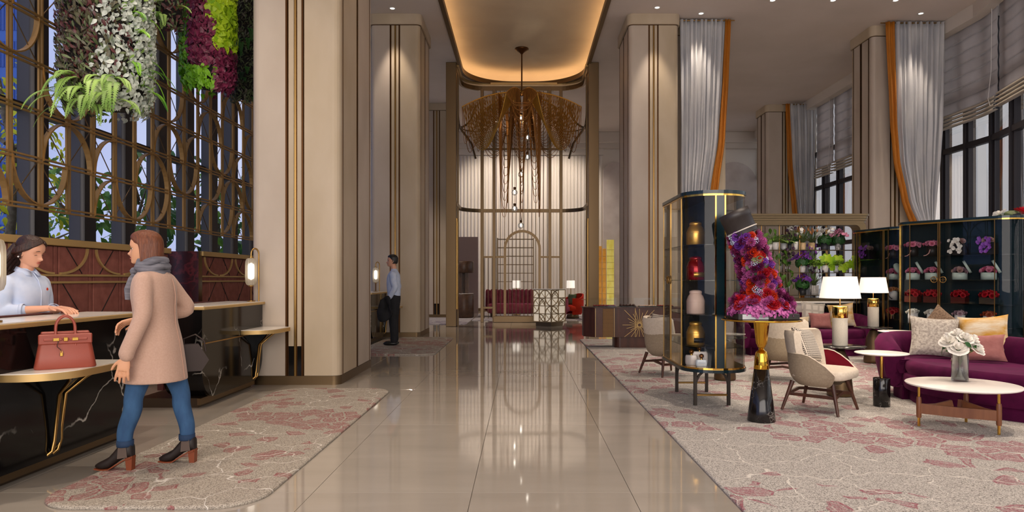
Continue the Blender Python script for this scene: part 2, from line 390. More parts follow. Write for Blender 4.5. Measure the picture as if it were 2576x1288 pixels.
class MB:
    def __init__(s): s.v = []; s.f = []; s.s = []
    def add(s, vs, fs, smooth=False):
        n = len(s.v); s.v.extend([tuple(p) for p in vs])
        s.f.extend([tuple(i + n for i in f) for f in fs]); s.s.extend([smooth] * len(fs))
        return s
    def box(s, x0, x1, y0, y1, z0, z1, M4=None):
        vs = [(x, y, z) for x in (x0, x1) for y in (y0, y1) for z in (z0, z1)]
        if M4 is not None: vs = [tuple(M4 @ Vector(p)) for p in vs]
        return s.add(vs, [(0, 1, 3, 2), (4, 6, 7, 5), (0, 4, 5, 1), (2, 3, 7, 6), (0, 2, 6, 4), (1, 5, 7, 3)])
    def bev(s, x0, x1, y0, y1, z0, z1, b):
        # box with chamfered edges
        vs = []; fs = []
        cx, cy, cz = (x0 + x1) / 2, (y0 + y1) / 2, (z0 + z1) / 2
        hx, hy, hz = (x1 - x0) / 2, (y1 - y0) / 2, (z1 - z0) / 2
        idx = {}
        for sx in (-1, 1):
            for sy in (-1, 1):
                for sz in (-1, 1):
                    for a in range(3):
                        p = [sx * (hx - b), sy * (hy - b), sz * (hz - b)]
                        p[a] = (sx * hx, sy * hy, sz * hz)[a]
                        idx[(sx, sy, sz, a)] = len(vs); vs.append((cx + p[0], cy + p[1], cz + p[2]))
                    fs.append((idx[(sx, sy, sz, 0)], idx[(sx, sy, sz, 1)], idx[(sx, sy, sz, 2)]))
        g = lambda *k: idx[k]
        for q in (-1, 1):
            fs.append((g(q, -1, -1, 0), g(q, 1, -1, 0), g(q, 1, 1, 0), g(q, -1, 1, 0)))
            fs.append((g(-1, q, -1, 1), g(1, q, -1, 1), g(1, q, 1, 1), g(-1, q, 1, 1)))
            fs.append((g(-1, -1, q, 2), g(1, -1, q, 2), g(1, 1, q, 2), g(-1, 1, q, 2)))
        for a in (-1, 1):
            for c in (-1, 1):
                fs.append((g(-1, a, c, 1), g(1, a, c, 1), g(1, a, c, 2), g(-1, a, c, 2)))
                fs.append((g(a, -1, c, 0), g(a, 1, c, 0), g(a, 1, c, 2), g(a, -1, c, 2)))
                fs.append((g(a, c, -1, 0), g(a, c, 1, 0), g(a, c, 1, 1), g(a, c, -1, 1)))
        return s.add(vs, fs)
    def prism(s, poly, z0, z1, fn=None, smooth=False):
        # poly: (a, b) list, extruded along c; fn maps (a, b, c) -> xyz
        fn = fn or (lambda a, b, c: (a, b, c)); n = len(poly)
        vs = [fn(a, b, z0) for a, b in poly] + [fn(a, b, z1) for a, b in poly]
        s.add(vs, [tuple(range(n - 1, -1, -1)), tuple(range(n, 2 * n))])
        return s.add(vs, [(i, (i + 1) % n, n + (i + 1) % n, n + i) for i in range(n)], smooth)
    def grid(s, rows, cu=False, cv=False, smooth=True, caps=False):
        # rows of points; cu: closed along row, cv: closed across rows
        m = len(rows); n = len(rows[0]); vs = [p for r in rows for p in r]; fs = []
        for i in range(m if cv else m - 1):
            for j in range(n if cu else n - 1):
                a = i * n + j; b = i * n + (j + 1) % n; i2 = (i + 1) % m
                fs.append((a, b, i2 * n + (j + 1) % n, i2 * n + j))
        s.add(vs, fs, smooth)
        if caps:
            s.add(rows[0], [tuple(range(n - 1, -1, -1))]); s.add(rows[-1], [tuple(range(n))])
        return s
    def lathe(s, prof, n=24, c=(0, 0, 0), a0=0, a1=2 * pi, smooth=True, sx=1, sy=1):
        full = abs(a1 - a0 - 2 * pi) < 1e-6; k = n if full else n + 1
        rows = [[(c[0] + sx * r * cos(a0 + (a1 - a0) * j / n), c[1] + sy * r * sin(a0 + (a1 - a0) * j / n), c[2] + z) for j in range(k)] for r, z in prof]
        return s.grid(rows, cu=full, smooth=smooth)
    def tube(s, path, r, n=8, closed=False, caps=True, flat=1.0, up=None, smooth=True):
        P = [Vector(p) for p in path]; m = len(P)
        rs = r if hasattr(r, '__len__') else [r] * m
        rows = []; u = None
        for i in range(m):
            if closed: t = P[(i + 1) % m] - P[i - 1]
            else: t = P[min(i + 1, m - 1)] - P[max(i - 1, 0)]
            if t.length < 1e-9: t = Vector((0, 0, 1))
            t.normalize()
            if up is not None: u = Vector(up) - t * Vector(up).dot(t)
            elif u is None: u = t.orthogonal()
            else: u = u - t * u.dot(t)
            if u.length < 1e-6: u = t.orthogonal()
            u.normalize(); w = t.cross(u)
            rows.append([tuple(P[i] + rs[i] * (u * cos(2 * pi * j / n) + w * (flat * sin(2 * pi * j / n)))) for j in range(n)])
        return s.grid(rows, cu=True, cv=closed, smooth=smooth, caps=caps and not closed)
    def rect(s, path, w, h, up=(0, 0, 1), closed=False):
        # rectangular bar swept along a path: w across, h along up
        P = [Vector(p) for p in path]; m = len(P); rows = []
        for i in range(m):
            t = (P[(i + 1) % m] - P[i - 1]) if closed else (P[min(i + 1, m - 1)] - P[max(i - 1, 0)])
            t.normalize(); u = Vector(up) - t * Vector(up).dot(t); u.normalize(); x = t.cross(u)
            rows.append([tuple(P[i] + x * (a * w / 2) + u * (b * h / 2)) for a, b in ((-1, -1), (1, -1), (1, 1), (-1, 1))])
        return s.grid(rows, cu=True, cv=closed, smooth=False, caps=not closed)
    def ball(s, c, r, nu=12, nv=8, e=1.0):
        r = (r,) * 3 if not hasattr(r, '__len__') else r
        sg = lambda v: math.copysign(abs(v) ** e, v)
        rows = [[(c[0] + r[0] * sg(cos(-pi / 2 + pi * i / nv)) * sg(cos(2 * pi * j / nu)), c[1] + r[1] * sg(cos(-pi / 2 + pi * i / nv)) * sg(sin(2 * pi * j / nu)), c[2] + r[2] * sg(sin(-pi / 2 + pi * i / nv))) for j in range(nu)] for i in range(nv + 1)]
        return s.grid(rows, cu=True)
    def mesh(s, name):
        me = bpy.data.meshes.new(name); me.from_pydata(s.v, [], s.f)
        me.polygons.foreach_set('use_smooth', s.s)
        me.validate(); me.update()
        return me
    def build(s, name, mat, parent=None, loc=(0, 0, 0), rot=(0, 0, 0), scale=None):
        return fin(name, s.mesh(name), mat, parent, loc, rot, scale)

def tag(o, label=None, cat=None, group=None, kind=None):
    for k, v in (('label', label), ('category', cat), ('group', group), ('kind', kind)):
        if v: o[k] = v
    return o
def thing(name, label, cat, loc=(0, 0, 0), rz=0, group=None):
    o = bpy.data.objects.new(name, None); o.location = loc; o.rotation_euler = (0, 0, rz); o.empty_display_size = .1
    COL.objects.link(o); return tag(o, label, cat, group)
def dup(src, loc, rz, label=None):
    def rec(o, par):
        c = o.copy(); COL.objects.link(c); c.parent = par
        for ch in o.children: rec(ch, c)
        return c
    r = rec(src, None); r.location = loc; r.rotation_euler = (0, 0, rz)
    if label: r['label'] = label
    return r
def struct(o): o['kind'] = 'structure'; return o

def rrect(w, d, r, n=6, cx=0, cy=0):
    pts = []
    for (sx, sy, a) in ((1, -1, -pi / 2), (1, 1, 0), (-1, 1, pi / 2), (-1, -1, pi)):
        for i in range(n + 1):
            t = a + pi / 2 * i / n
            pts.append((cx + sx * (w / 2 - r) + r * cos(t), cy + sy * (d / 2 - r) + r * sin(t)))
    return pts
def arc(c, r, a0, a1, n=12): return [(c[0] + r * cos(a0 + (a1 - a0) * i / n), c[1] + r * sin(a0 + (a1 - a0) * i / n)) for i in range(n + 1)]

# ---------------------------------------------------------------- floor
H = 7.6
fl = struct(MB().box(-7.6, 10.9, -7, 29.6, -.3, -.012).build('floor', 'joint'))
tile_me = MB().bev(0, 1.017, 0, 2.037, -.011, 0, .0008).mesh('tile'); tile_me.materials.append(MATS['tile'])
for i in range(-5, 4):
    for j in range(-1, 14):
        fin('tile', tile_me, None, fl, (-.32 + 1.02 * i + .0015, .3 + 2.04 * j, 0))
edge = MB().box(-7.6, -5.42, -7, 29.6, -.012, -.001); edge.box(3.76, 10.9, -7, 29.6, -.012, -.001); edge.box(-5.42, 3.76, -7, -1.74, -.012, -.001); edge.box(-5.42, 3.76, 28.86, 29.6, -.012, -.001)
edge.build('outer_slab', 'tile', fl)

# ---------------------------------------------------------------- ceiling with the long coved recess
OPC, OPW, OY0, OY1, OR = .06, 3.7, 5.0, 21.85, 1.55
hole = rrect(OPW, OY1 - OY0, OR, 10, OPC, (OY0 + OY1) / 2)
def dense(P, step):
    out = []
    for i in range(len(P)):
        a, b = Vector(P[i]), Vector(P[(i + 1) % len(P)]); n = max(1, int((b - a).length / step))
        out += [tuple(a.lerp(b, k / n)) for k in range(n)]
    return out
hole = dense(hole, .25)
def ring_to_rect(mb, inner, x0, x1, y0, y1, z):
    # annulus between a closed loop and a rectangle
    cx = sum(p[0] for p in inner) / len(inner); cy = sum(p[1] for p in inner) / len(inner)
    out = []
    for (x, y) in inner:
        dx, dy = x - cx, y - cy
        t = min((((x1 if dx > 0 else x0) - cx) / dx) if abs(dx) > 1e-9 else 1e9, (((y1 if dy > 0 else y0) - cy) / dy) if abs(dy) > 1e-9 else 1e9)
        out.append((cx + dx * t, cy + dy * t))
    n = len(inner); vs = [(a, b, z) for a, b in inner] + [(a, b, z) for a, b in out]; fs = []
    for i in range(n):
        j = (i + 1) % n; fs.append((i, n + i, n + j, j))
        a, b = out[i], out[j]
        if abs(a[0] - b[0]) > 1e-6 and abs(a[1] - b[1]) > 1e-6:
            for c in ((x0, y0), (x0, y1), (x1, y0), (x1, y1)):
                if (abs(c[0] - a[0]) < 1e-6 or abs(c[1] - a[1]) < 1e-6) and (abs(c[0] - b[0]) < 1e-6 or abs(c[1] - b[1]) < 1e-6):
                    vs.append((c[0], c[1], z)); fs.append((n + i, len(vs) - 1, n + j))
    mb.add(vs, fs)
cb = MB(); ring_to_rect(cb, hole, -7.6, 10.95, -7, 29.6, H)
ceil = struct(cb.build('ceiling', 'ceiling'))
# lip, ledge, curved cove side and roof
def loop(off, z): return [(x, y, z) for x, y in rrect(OPW + 2 * off, OY1 - OY0 + 2 * off, OR + off, 24, OPC, (OY0 + OY1) / 2)]
cv = MB().grid([loop(.30, H + .06), loop(.42, H + .1), loop(.42, H + .2), loop(.36, H + .33), loop(.22, H + .4), loop(.0, H + .42)], cu=True)
cv.add(loop(0, H + .42), [tuple(range(100))]); cv.build('cove_roof', 'cove', ceil)
MB().grid([loop(-.03, H + .09), loop(-.03, H - .05), loop(.07, H - .05), loop(.07, H - .004)], cu=True, smooth=False).build('cove_trim', 'brass_satin', ceil)
MB().grid([loop(.0, H + .09), loop(.0, H + .055), loop(.4, H + .055)], cu=True, smooth=False).build('cove_ledge', 'ceiling', ceil)
MB().grid([loop(.16, H + .075), loop(.21, H + .075)], cu=True, smooth=False).build('led_strip', 'cove_led' if 'cove_led' in MATS else shade_mat('cove_led', 'ffffff', 9).name, ceil)
MATS['cove_led'].node_tree.nodes['Principled BSDF'].inputs['Emission Color'].default_value = lin('ffd7a4')

# ---------------------------------------------------------------- columns
def sub_path(pts, s0, s1):
    out = []; acc = 0
    for i in range(len(pts) - 1):
        a, b = Vector(pts[i]), Vector(pts[i + 1]); L = (b - a).length
        if acc + L > s0 and acc < s1:
            t0 = max(0, (s0 - acc) / L); t1 = min(1, (s1 - acc) / L)
            if not out: out.append(tuple(a.lerp(b, t0)))
            out.append(tuple(a.lerp(b, t1)))
        acc += L
    return out
def column(x0, x1, y0, y1, label, detail=True, front=True):
    w, d = x1 - x0, y1 - y0
    t = thing('column', label, 'column', ((x0 + x1) / 2, (y0 + y1) / 2, 0), 0, 'stone clad columns of the hall')
    MB().prism(rrect(w - .05, d - .05, .09), 0, H, smooth=True).build('core', 'bronze', t)
    rr = .1
    # outline from front centre, counter clockwise
    half = [(0, -d / 2)] + [p for p in rrect(w, d, rr, 5)] + [(0, -d / 2)]
    half = [(0, -d / 2)] + rrect(w, d, rr, 5)[0:] + [(0, -d / 2)]
    per = sum((Vector(half[i + 1]) - Vector(half[i])).length for i in range(len(half) - 1))
    cor = w / 2 - rr + pi * rr / 2        # end of first corner
    sd = d - 2 * rr
    G = .011
    marks = [.105, cor + .06, cor + sd / 2 - .028, cor + sd / 2 + .028, cor + sd - .06]
    marks = marks + [per / 2] + [per - m for m in reversed(marks)]
    for i in range(len(marks) - 1):
        s0, s1 = marks[i] + G, marks[i + 1] - G
        if s1 - s0 < .05:
            continue
        o = sub_path(half, s0, s1)
        inn = [(x * (1 - .07 / w), y * (1 - .07 / d)) for x, y in o]
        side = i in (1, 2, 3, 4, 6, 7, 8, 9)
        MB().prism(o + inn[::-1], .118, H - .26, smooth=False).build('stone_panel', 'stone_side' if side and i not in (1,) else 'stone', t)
    for m in marks[:5] + marks[6:]:
        q = sub_path(half, m - .013, m + .013)[0]
        MB().box(-.011, .011, -.011, .011, .1, H - .26).build('metal_strip', 'bronze', t, (q[0] * (1 - .012 / w), q[1] * (1 - .012 / d), 0))
    # centre channel of the front face
    for sx in (-1, 1):
        MB().box(min(sx * .022, sx * .09), max(sx * .022, sx * .09), -d / 2 + .008, -d / 2 + .05, .5, H - .26).build('channel_panel', 'stone', t)
        MB().box(min(sx * .022, sx * .09), max(sx * .022, sx * .09), -d / 2 + .008, -d / 2 + .05, .115, .5).build('channel_foot', 'black_lacquer', t)
    MB().box(-.012, .012, -d / 2 - .003, -d / 2 + .04, .02, H - .26).build('centre_strip', 'brass', t)
    MB().prism(rrect(w + .014, d + .014, rr + .007), 0, .115, smooth=True).build('base_trim', 'brass_satin', t)
    MB().prism(rrect(w + .012, d + .012, rr), H - .262, H - .25).build('neck_trim', 'bronze', t)
    MB().prism(rrect(w + .09, d + .09, rr + .05, 8), H - .25, H - .002, smooth=True).build('capital', 'stone', t)
    return t
column(-3.51, -2.36, 8.84, 10.74, 'massive beige stone column beside the reception desk, cut off by the picture top')
column(-3.56, -2.40, 16.05, 17.75, 'beige stone column with spotlit top behind the standing man')
column(-3.60, -2.44, 24.2, 25.8, 'far beige stone column partly hidden beside the tall brass post')
column(2.52, 3.68, 16.05, 17.75, 'beige stone column with spotlit top next to the silver curtain')
column(3.72, 5.02, 16.75, 17.9, 'beige stone pier half hidden behind the silver curtain with ochre right hem')
column(8.62, 9.75, 16.8, 17.9, 'beige stone column behind the largest silver curtain by the window')
column(8.75, 10.1, 24.4, 25.5, 'far beige stone column behind the small silver curtain at the windows')

# ---------------------------------------------------------------- outer walls, windows
wb = struct(MB().box(-7.6, 10.9, 29.4, 29.7, -.3, H).build('wall_back', 'plaster'))
# ribbed white wall behind the screen: rods of plaster, too fine to tell apart singly
ribs = MB()
x = -3.2
while x < 3.4:
    ribs.lathe([(.055, 0), (.055, 6.55)], 6, (x, 29.4, .12), pi, 2 * pi); x += .15
tag(ribs.build('plaster_ribs', 'white_rib', wb), kind='stuff')
MB().box(-7.4, 10.2, 29.05, 29.4, 6.95, H).bev(-7.4, 10.2, 28.85, 29.4, 7.15, H, .02).build('cornice', 'soffit', wb)
MB().box(-3.3, 3.5, 29.3, 29.4, 6.7, 6.95).build('rib_frieze', 'plaster', wb)
MB().box(-7.4, 10.2, 29.36, 29.4, 0, .12).build('skirting', 'brass_satin', wb)
def niche(x0, x1, ztop):
    r = (x1 - x0) / 2; pl = [(x0, 0)] + [((x0 + x1) / 2 - r * cos(a), ztop - r + r * sin(a)) for a in [pi * i / 16 for i in range(17)]] + [(x1, 0)]
    MB().prism(pl, 29.3, 29.42, lambda a, b, c: (a, c, b)).build('arched_marble_panel', 'niche_marble', wb)
for a, b in ((3.5, 4.5), (4.7, 7.0), (7.15, 8.0), (8.1, 10.1)): niche(a, b, 6.4)
MB().box(-4.6, -1.75, 27.2, 27.3, 0, 3.05).build('mauve_partition', 'mauve', wb)
MB().box(-4.6, -2.6, 27.15, 27.2, .02, 3.0).build('partition_leaf', 'mauve', wb)

# right glazing: bent in plan, dark fins and transoms
wr = [(9.7, -7.0), (9.7, 11.5), (10.65, 15.4), (10.65, 17.2), (10.4, 20.2), (10.4, 24.5), (10.25, 29.4)]
right = struct(MB().box(9.6, 10.9, -7, 29.5, -.25, -.02).build('wall_right', 'mullion'))
def along(P, step):
    out = []; 
    for i in range(len(P) - 1):
        a, b = Vector(P[i]), Vector(P[i + 1]); L = (b - a).length; n = max(1, round(L / step))
        for k in range(n): out.append((a.lerp(b, k / n), (b - a).normalized()))
    out.append((Vector(P[-1]), (Vector(P[-1]) - Vector(P[-2])).normalized()))
    return out
pts = along(wr, 1.02)
fin_me = MB().box(-.09, .09, -.05, .13, 0, H).mesh('fin'); fin_me.materials.append(MATS['mullion'])
fin2_me = MB().box(-.035, .035, -.1, -.05, 0, H).mesh('fin_nose'); fin2_me.materials.append(MATS['mullion'])
wi = struct(thing('window_1', 'tall glazing with dark fins along the lounge', 'window'))
for k in ('category', 'label'): del wi[k]
for (p, d) in pts:
    a = math.atan2(d.y, d.x)
    f = fin('mullion', fin_me, None, wi, (p.x, p.y, 0), (0, 0, a - pi)); fin('mullion_nose', fin2_me, None, f, (0, 0, 0))
for i in range(len(pts) - 1):
    a, b = pts[i][0], pts[i + 1][0]
    mb = MB(); mb.add([(a.x, a.y, .0), (b.x, b.y, .0), (b.x, b.y, H), (a.x, a.y, H)], [(0, 1, 2, 3)]); mb.build('pane', 'glass_window', wi)
for z in (.45, 2.55, 4.55, 5.75):
    MB().rect([(p.x - .02, p.y, z) for p, d in pts], .12, .13).build('transom', 'mullion', wi)
# soffit beam over the windows and curved cornice
MB().rect([(x - .15, y, 7.44) for x, y in wr], .6, .315).build('window_soffit', 'soffit', ceil)

# left glazing
lw = struct(MB().box(-7.75, -7.3, -7, 29.5, -.25, -.02).build('wall_left', 'mullion'))
wi2 = struct(thing('window_2', 'x', 'x')); del wi2['label']; del wi2['category']
fm = MB().box(-.05, .17, -.05, .26, 0, H).mesh('fin'); fm.materials.append(MATS['mullion'])
fm2 = MB().lathe([(.1, 0), (.1, H)], 10, (.12, 0, 0), pi * .9, 1.75 * pi).box(-.05, .13, -.1, -.05, 0, H).mesh('fin_nose'); fm2.materials.append(MATS['mullion_light'])
y = 3.2
while y < 29:
    f = fin('mullion', fm, None, wi2, (-7.35, y, 0)); fin('mullion_nose', fm2, None, f)
    mb = MB(); mb.add([(-7.38, y, 0), (-7.38, y + 1.15, 0), (-7.38, y + 1.15, H), (-7.38, y, H)], [(0, 1, 2, 3)]); mb.build('pane', 'glass_window', wi2)
    y += 1.15
for z in (.5, 3.9): MB().box(-7.45, -7.3, -7, 29.4, z - .06, z + .06).build('transom', 'mullion', wi2)
# wall behind the camera with the wide entrance opening
wf = MB().box(-7.6, 10.4, -7.2, -7, 7.0, H); wf.box(-7.6, -7.2, -7.2, -7, 0, 7); wf.box(9.3, 10.4, -7.2, -7, 0, 7)
struct(wf.build('wall_front', 'plaster'))
# ---------------------------------------------------------------- leaves and petals
def leaf_geo(L, W, fold=.15, droop=.2, n=4):
    # pointed oval leaf along +x with a folded midrib
    vs = []; fs = []
    for i in range(n + 1):
        t = i / n; w = W / 2 * (sin(pi * (t ** .8)) if 0 < t < 1 else 0); z = -droop * L * t * t
        vs += [(L * t, w, z + fold * w), (L * t, 0, z), (L * t, -w, z + fold * w)]
    for i in range(n):
        a = 3 * i; fs += [(a, a + 1, a + 4, a + 3), (a + 1, a + 2, a + 5, a + 4)]
    return vs, fs
def heart_geo(L, W):
    pl = [(0, 0, 0), (-.12 * L, .3 * W, .02 * L), (.1 * L, .5 * W, .05 * L), (.5 * L, .36 * W, .02 * L), (L, 0, -.2 * L), (.5 * L, -.36 * W, .02 * L), (.1 * L, -.5 * W, .05 * L), (-.12 * L, -.3 * W, .02 * L), (.5 * L, 0, -.06 * L)]
    return pl, [(0, 1, 2, 8), (2, 3, 8), (3, 4, 8), (4, 5, 8), (5, 6, 8), (6, 7, 0, 8)]
def petal_geo(L, W, cup=.25, n=4):
    vs = []; fs = []
    for i in range(n + 1):
        t = i / n; w = W / 2 * (.18 + .82 * sqrt(max(0, 1 - (1.55 * (t - .62)) ** 2)) if t < 1 else .45)
        vs += [(L * t * .97, w, cup * w * .8 + .1 * L * t * t), (L * t, 0, .1 * L * t * t), (L * t * .97, -w, cup * w * .8 + .1 * L * t * t)]
    for i in range(n):
        a = 3 * i; fs += [(a, a + 1, a + 4, a + 3), (a + 1, a + 2, a + 5, a + 4)]
    return vs, fs
def leaf_mesh(name, geo, mat):
    me = bpy.data.meshes.new(name); me.from_pydata(geo[0], [], geo[1]); me.polygons.foreach_set('use_smooth', [True] * len(geo[1])); me.materials.append(MATS[mat]); return me
def orient(nrm, roll, pitch=0):
    # matrix whose x axis lies in the surface (rolled), z along the normal
    z = Vector(nrm).normalized(); down = Vector((0, 0, -1)); x = down - z * down.dot(z)
    if x.length < .05: x = z.orthogonal()
    x.normalize(); y = z.cross(x); m = Matrix((x, y, z)).transposed()
    return m @ Matrix.Rotation(roll, 3, 'Z') @ Matrix.Rotation(-pitch, 3, 'Y')
def scatter(mb, geo, p, m, s):
    p = Vector(p); mb.add([p + m @ (Vector(v) * s) for v in geo[0]], geo[1], True)
def frond(L, n=14, w=.14, droop=.6):
    # arching fern frond with paired leaflets
    vs = []; fs = []
    P = [(L * t * (1 - .25 * t), 0, L * (.25 * t - droop * t * t)) for t in [i / n for i in range(n + 1)]]
    for i in range(1, n + 1):
        t = i / n; ww = w * L * (1 - t) ** .6 * min(1, t * 4) + .01; x, _, z = P[i]; x0, _, z0 = P[i - 1]
        for sg in (-1, 1):
            k = len(vs); vs += [(x0, 0, z0), (x0 + .3 * (x - x0), sg * ww * .5, z0 + .004), (x + .02 * L, sg * ww, z - .02 * L), (x, sg * ww * .35, z)]; fs.append((k, k + 1, k + 2, k + 3))
    return vs, fs
def object_rot(m): return m.to_euler()

# ---------------------------------------------------------------- outside
tag(MB().box(-90, -7.9, -30, 120, -.6, -.35).build('ground', 'ground'), kind='structure')  # pale ground colour set to bounce daylight up onto the ceiling
tag(MB().box(10.6, 120, -30, 120, -.6, -.35).build('ground', 'ground'), kind='structure')
def tower(x, y, w, d, h, label):
    t = thing('office_tower', label, 'building', (x, y, -.4))
    MB().box(-w / 2, w / 2, -d / 2, d / 2, 0, h).build('wall', 'tower', t)
    for f in range(int(h / 3.4)):
        for k in range(6):
            a = -w / 2 + w * (k + .12) / 6
            MB().box(a, a + w / 6 * .76, -d / 2 - .06, -d / 2 + .02, 1 + f * 3.4, 3.4 + f * 3.4).build('window', 'tower_glass', t)
    return t
tower(-47.6, 64, 1.9, 1.5, 62, 'tall blue office tower seen through the upper panes above the reception')
hl = MB(); rows = []
for j in range(9):
    t = j / 8
    rows.append([(60 + 40 * t, 10 + 110 * i / 40, -4 + (13 * t) * (.35 + .65 * abs(sin(i * .31 + 1.2)) * (.6 + .4 * sin(i * .83)))) for i in range(41)])
hl.grid(rows); tag(hl.build('hill_ridge', 'hill'), 'misty lavender hills beyond the lounge windows', 'hills')

def tree(x, y, h, rad, mat, seed, label, leaf=.34, n=420, nparts=50, kind=0):
    r = random.Random(seed)
    t = thing('garden_tree', label, 'tree', (x, y, -.35), 0, 'garden trees outside the reception windows')
    P = [(0, 0, 0), (.1 * r.uniform(-1, 1), .1, h * .3), (.2 * r.uniform(-1, 1), .1 * r.uniform(-1, 1), h * .65), (.25 * r.uniform(-1, 1), 0, h * .95)]
    mb = MB().tube(P, [.11, .09, .07, .03], 8)
    for k in range(7):
        z = h * r.uniform(.2, .85); a = r.uniform(0, 6.28); L = rad * r.uniform(.6, 1)
        mb.tube([(0, 0, z), (L * .5 * cos(a), L * .5 * sin(a), z + .25), (L * cos(a), L * sin(a), z + .45)], [.04, .03, .012], 6)
    mb.build('trunk', 'bark', t)
    g = leaf_geo(leaf, leaf * .42, .2, .3); lm = leaf_mesh('leaf', g, mat); fo = MB()
    for i in range(n):
        while True:
            p = Vector((r.uniform(-1, 1), r.uniform(-1, 1), r.uniform(-1, 1)))
            if .25 < p.length < 1: break
        q = Vector((p.x * rad, p.y * rad, h * .56 + p.z * h * .46))
        nr = Vector((p.x + .4, p.y - .6, .5 + r.uniform(-.3, .6))); m = orient(nr, r.uniform(-1.2, 1.2), r.uniform(-.3, .5)); s = r.uniform(.6, 1.15)
        if i < nparts: fin('leaf', lm, None, t, q, object_rot(m), s)
        else: scatter(fo, g, q, m, s)
    tag(fo.build('foliage', mat, t), kind='stuff')
tree(-9.3, 12.3, 5.6, 1.0, 'leaf_yellow', 1, 'thin tree with yellow-green leaves behind the leftmost pane', .2, 420)
tree(-11.4, 16.0, 6.4, 1.25, 'leaf_yellow', 2, 'yellow-leaved tree outside behind the silvery hanging planter', .2, 520)
tree(-9.4, 14.4, 4.4, .95, 'leaf_tree', 3, 'broad-leaved green tree outside just above the receptionist wall', .32, 260)
tree(-9.2, 16.4, 4.9, 1.0, 'leaf_tree', 4, 'glossy green tree outside above the walking woman', .4, 190)
tree(-9.3, 18.5, 5.2, 1.0, 'leaf_deep', 5, 'glossy dark green tree outside right of the walking woman', .42, 190)
tree(-9.3, 20.6, 5.2, 1.05, 'leaf_tree', 6, 'fresh green tree outside below the crimson hanging planter', .4, 200)
tree(-9.4, 22.8, 5.4, 1.05, 'leaf_deep', 8, 'rearmost dark green tree outside next to the big column', .42, 200)

# ---------------------------------------------------------------- brass lattice hung above the reception
LX, LY0, LP, LZ0, LR = -5.0, 5.80, .43, 2.11, .49
lat = thing('lattice_screen', 'brass lattice screen of squares and arcs hanging above the reception back wall', 'lattice screen', (LX, 0, 0))
NC, NR = 18, 11
vb = MB().box(-.011, .011, -.009, .009, LZ0 - .02, H - .002).mesh('vertical_bar'); vb.materials.append(MATS['lattice'])
hb = MB().box(-.014, .014, LY0 - .04, LY0 + NC * LP + .04, -.009, .009).mesh('horizontal_bar'); hb.materials.append(MATS['lattice'])
for k in range(NC + 1):
    for s in (-.024, .024): fin('vertical_bar', vb, None, lat, (0, LY0 + k * LP + s, 0))
for r in range(NR + 1):
    for s in (-.02, .02): fin('horizontal_bar', hb, None, lat, (0, 0, LZ0 + r * LR + s))
def ell(cy, cz, ry, rz, a0, a1, n=10): return [(0, cy + ry * cos(a0 + (a1 - a0) * i / n), cz + rz * sin(a0 + (a1 - a0) * i / n)) for i in range(n + 1)]
def bow(q):
    return MB().rect(ell(0, 0, LP - .03, LR - .03, q * pi / 2, (q + 1) * pi / 2), .015, .06, (1, 0, 0)).mesh('arc_band')
bows = [bow(q) for q in range(4)]
for b in bows: b.materials.append(MATS['lattice'])
dg = [MB().tube([(.05, -LP / 2 + .03, s * (LR / 2 - .03)), (.05, LP / 2 - .03, -s * (LR / 2 - .03))], .006, 6).mesh('diagonal_rod') for s in (-1, 1)]
for m_ in dg: m_.materials.append(MATS['brass_satin'])
# u: cup open to the top, n: cup open to the bottom, each two cells wide; c/d single quarters
pat = [(2, 0, 'u'), (5, 0, 'c'), (6, 0, 'u'), (8, 0, 'd'), (11, 0, 'c'), (13, 0, 'd'), (14, 0, 'n'), (16, 0, 'u'), (3, 1, 'n'), (5, 1, 'c'), (3, 2, 'u'), (7, 1, 'n'), (9, 1, 'u'), (12, 1, 'd'), (13, 1, 'n'), (15, 1, 'u'),
       (1, 3, 'u'), (2, 4, 'n'), (0, 2, 'd'), (6, 3, 'u'), (8, 2, 'n'), (10, 2, 'c'), (11, 3, 'n'), (9, 3, 'd'), (10, 4, 'u'), (12, 2, 'u'), (14, 2, 'n'), (16, 2, 'u'), (15, 3, 'c'), (13, 4, 'n'), (12, 5, 'u'), (16, 4, 'n'),
       (4, 4, 'd'), (6, 5, 'n'), (8, 5, 'u'), (0, 0, 'n'), (4, 6, 'u'), (9, 6, 'n'), (14, 6, 'u'), (11, 7, 'n'), (2, 6, 'n'), (6, 8, 'u'), (16, 6, 'n')]
for (c, r, k) in pat:
    y0 = LY0 + c * LP; z0 = LZ0 + r * LR
    if k == 'u': L_ = [(2, y0 + LP, z0 + LR), (3, y0 + LP, z0 + LR)]
    elif k == 'n': L_ = [(1, y0 + LP, z0), (0, y0 + LP, z0)]
    elif k == 'c': L_ = [(1, y0 + LP, z0)]
    else: L_ = [(3, y0, z0 + LR)]
    for (q, cy, cz) in L_:
        fin('arc_band', bows[q], None, lat, (-.01, cy, cz))
        sy = 1 if q in (0, 3) else -1; sz = 1 if q in (0, 1) else -1
        fin('diagonal_rod', dg[0 if sy * sz > 0 else 1], None, lat, (-.07, cy + sy * LP / 2, cz + sz * LR / 2))

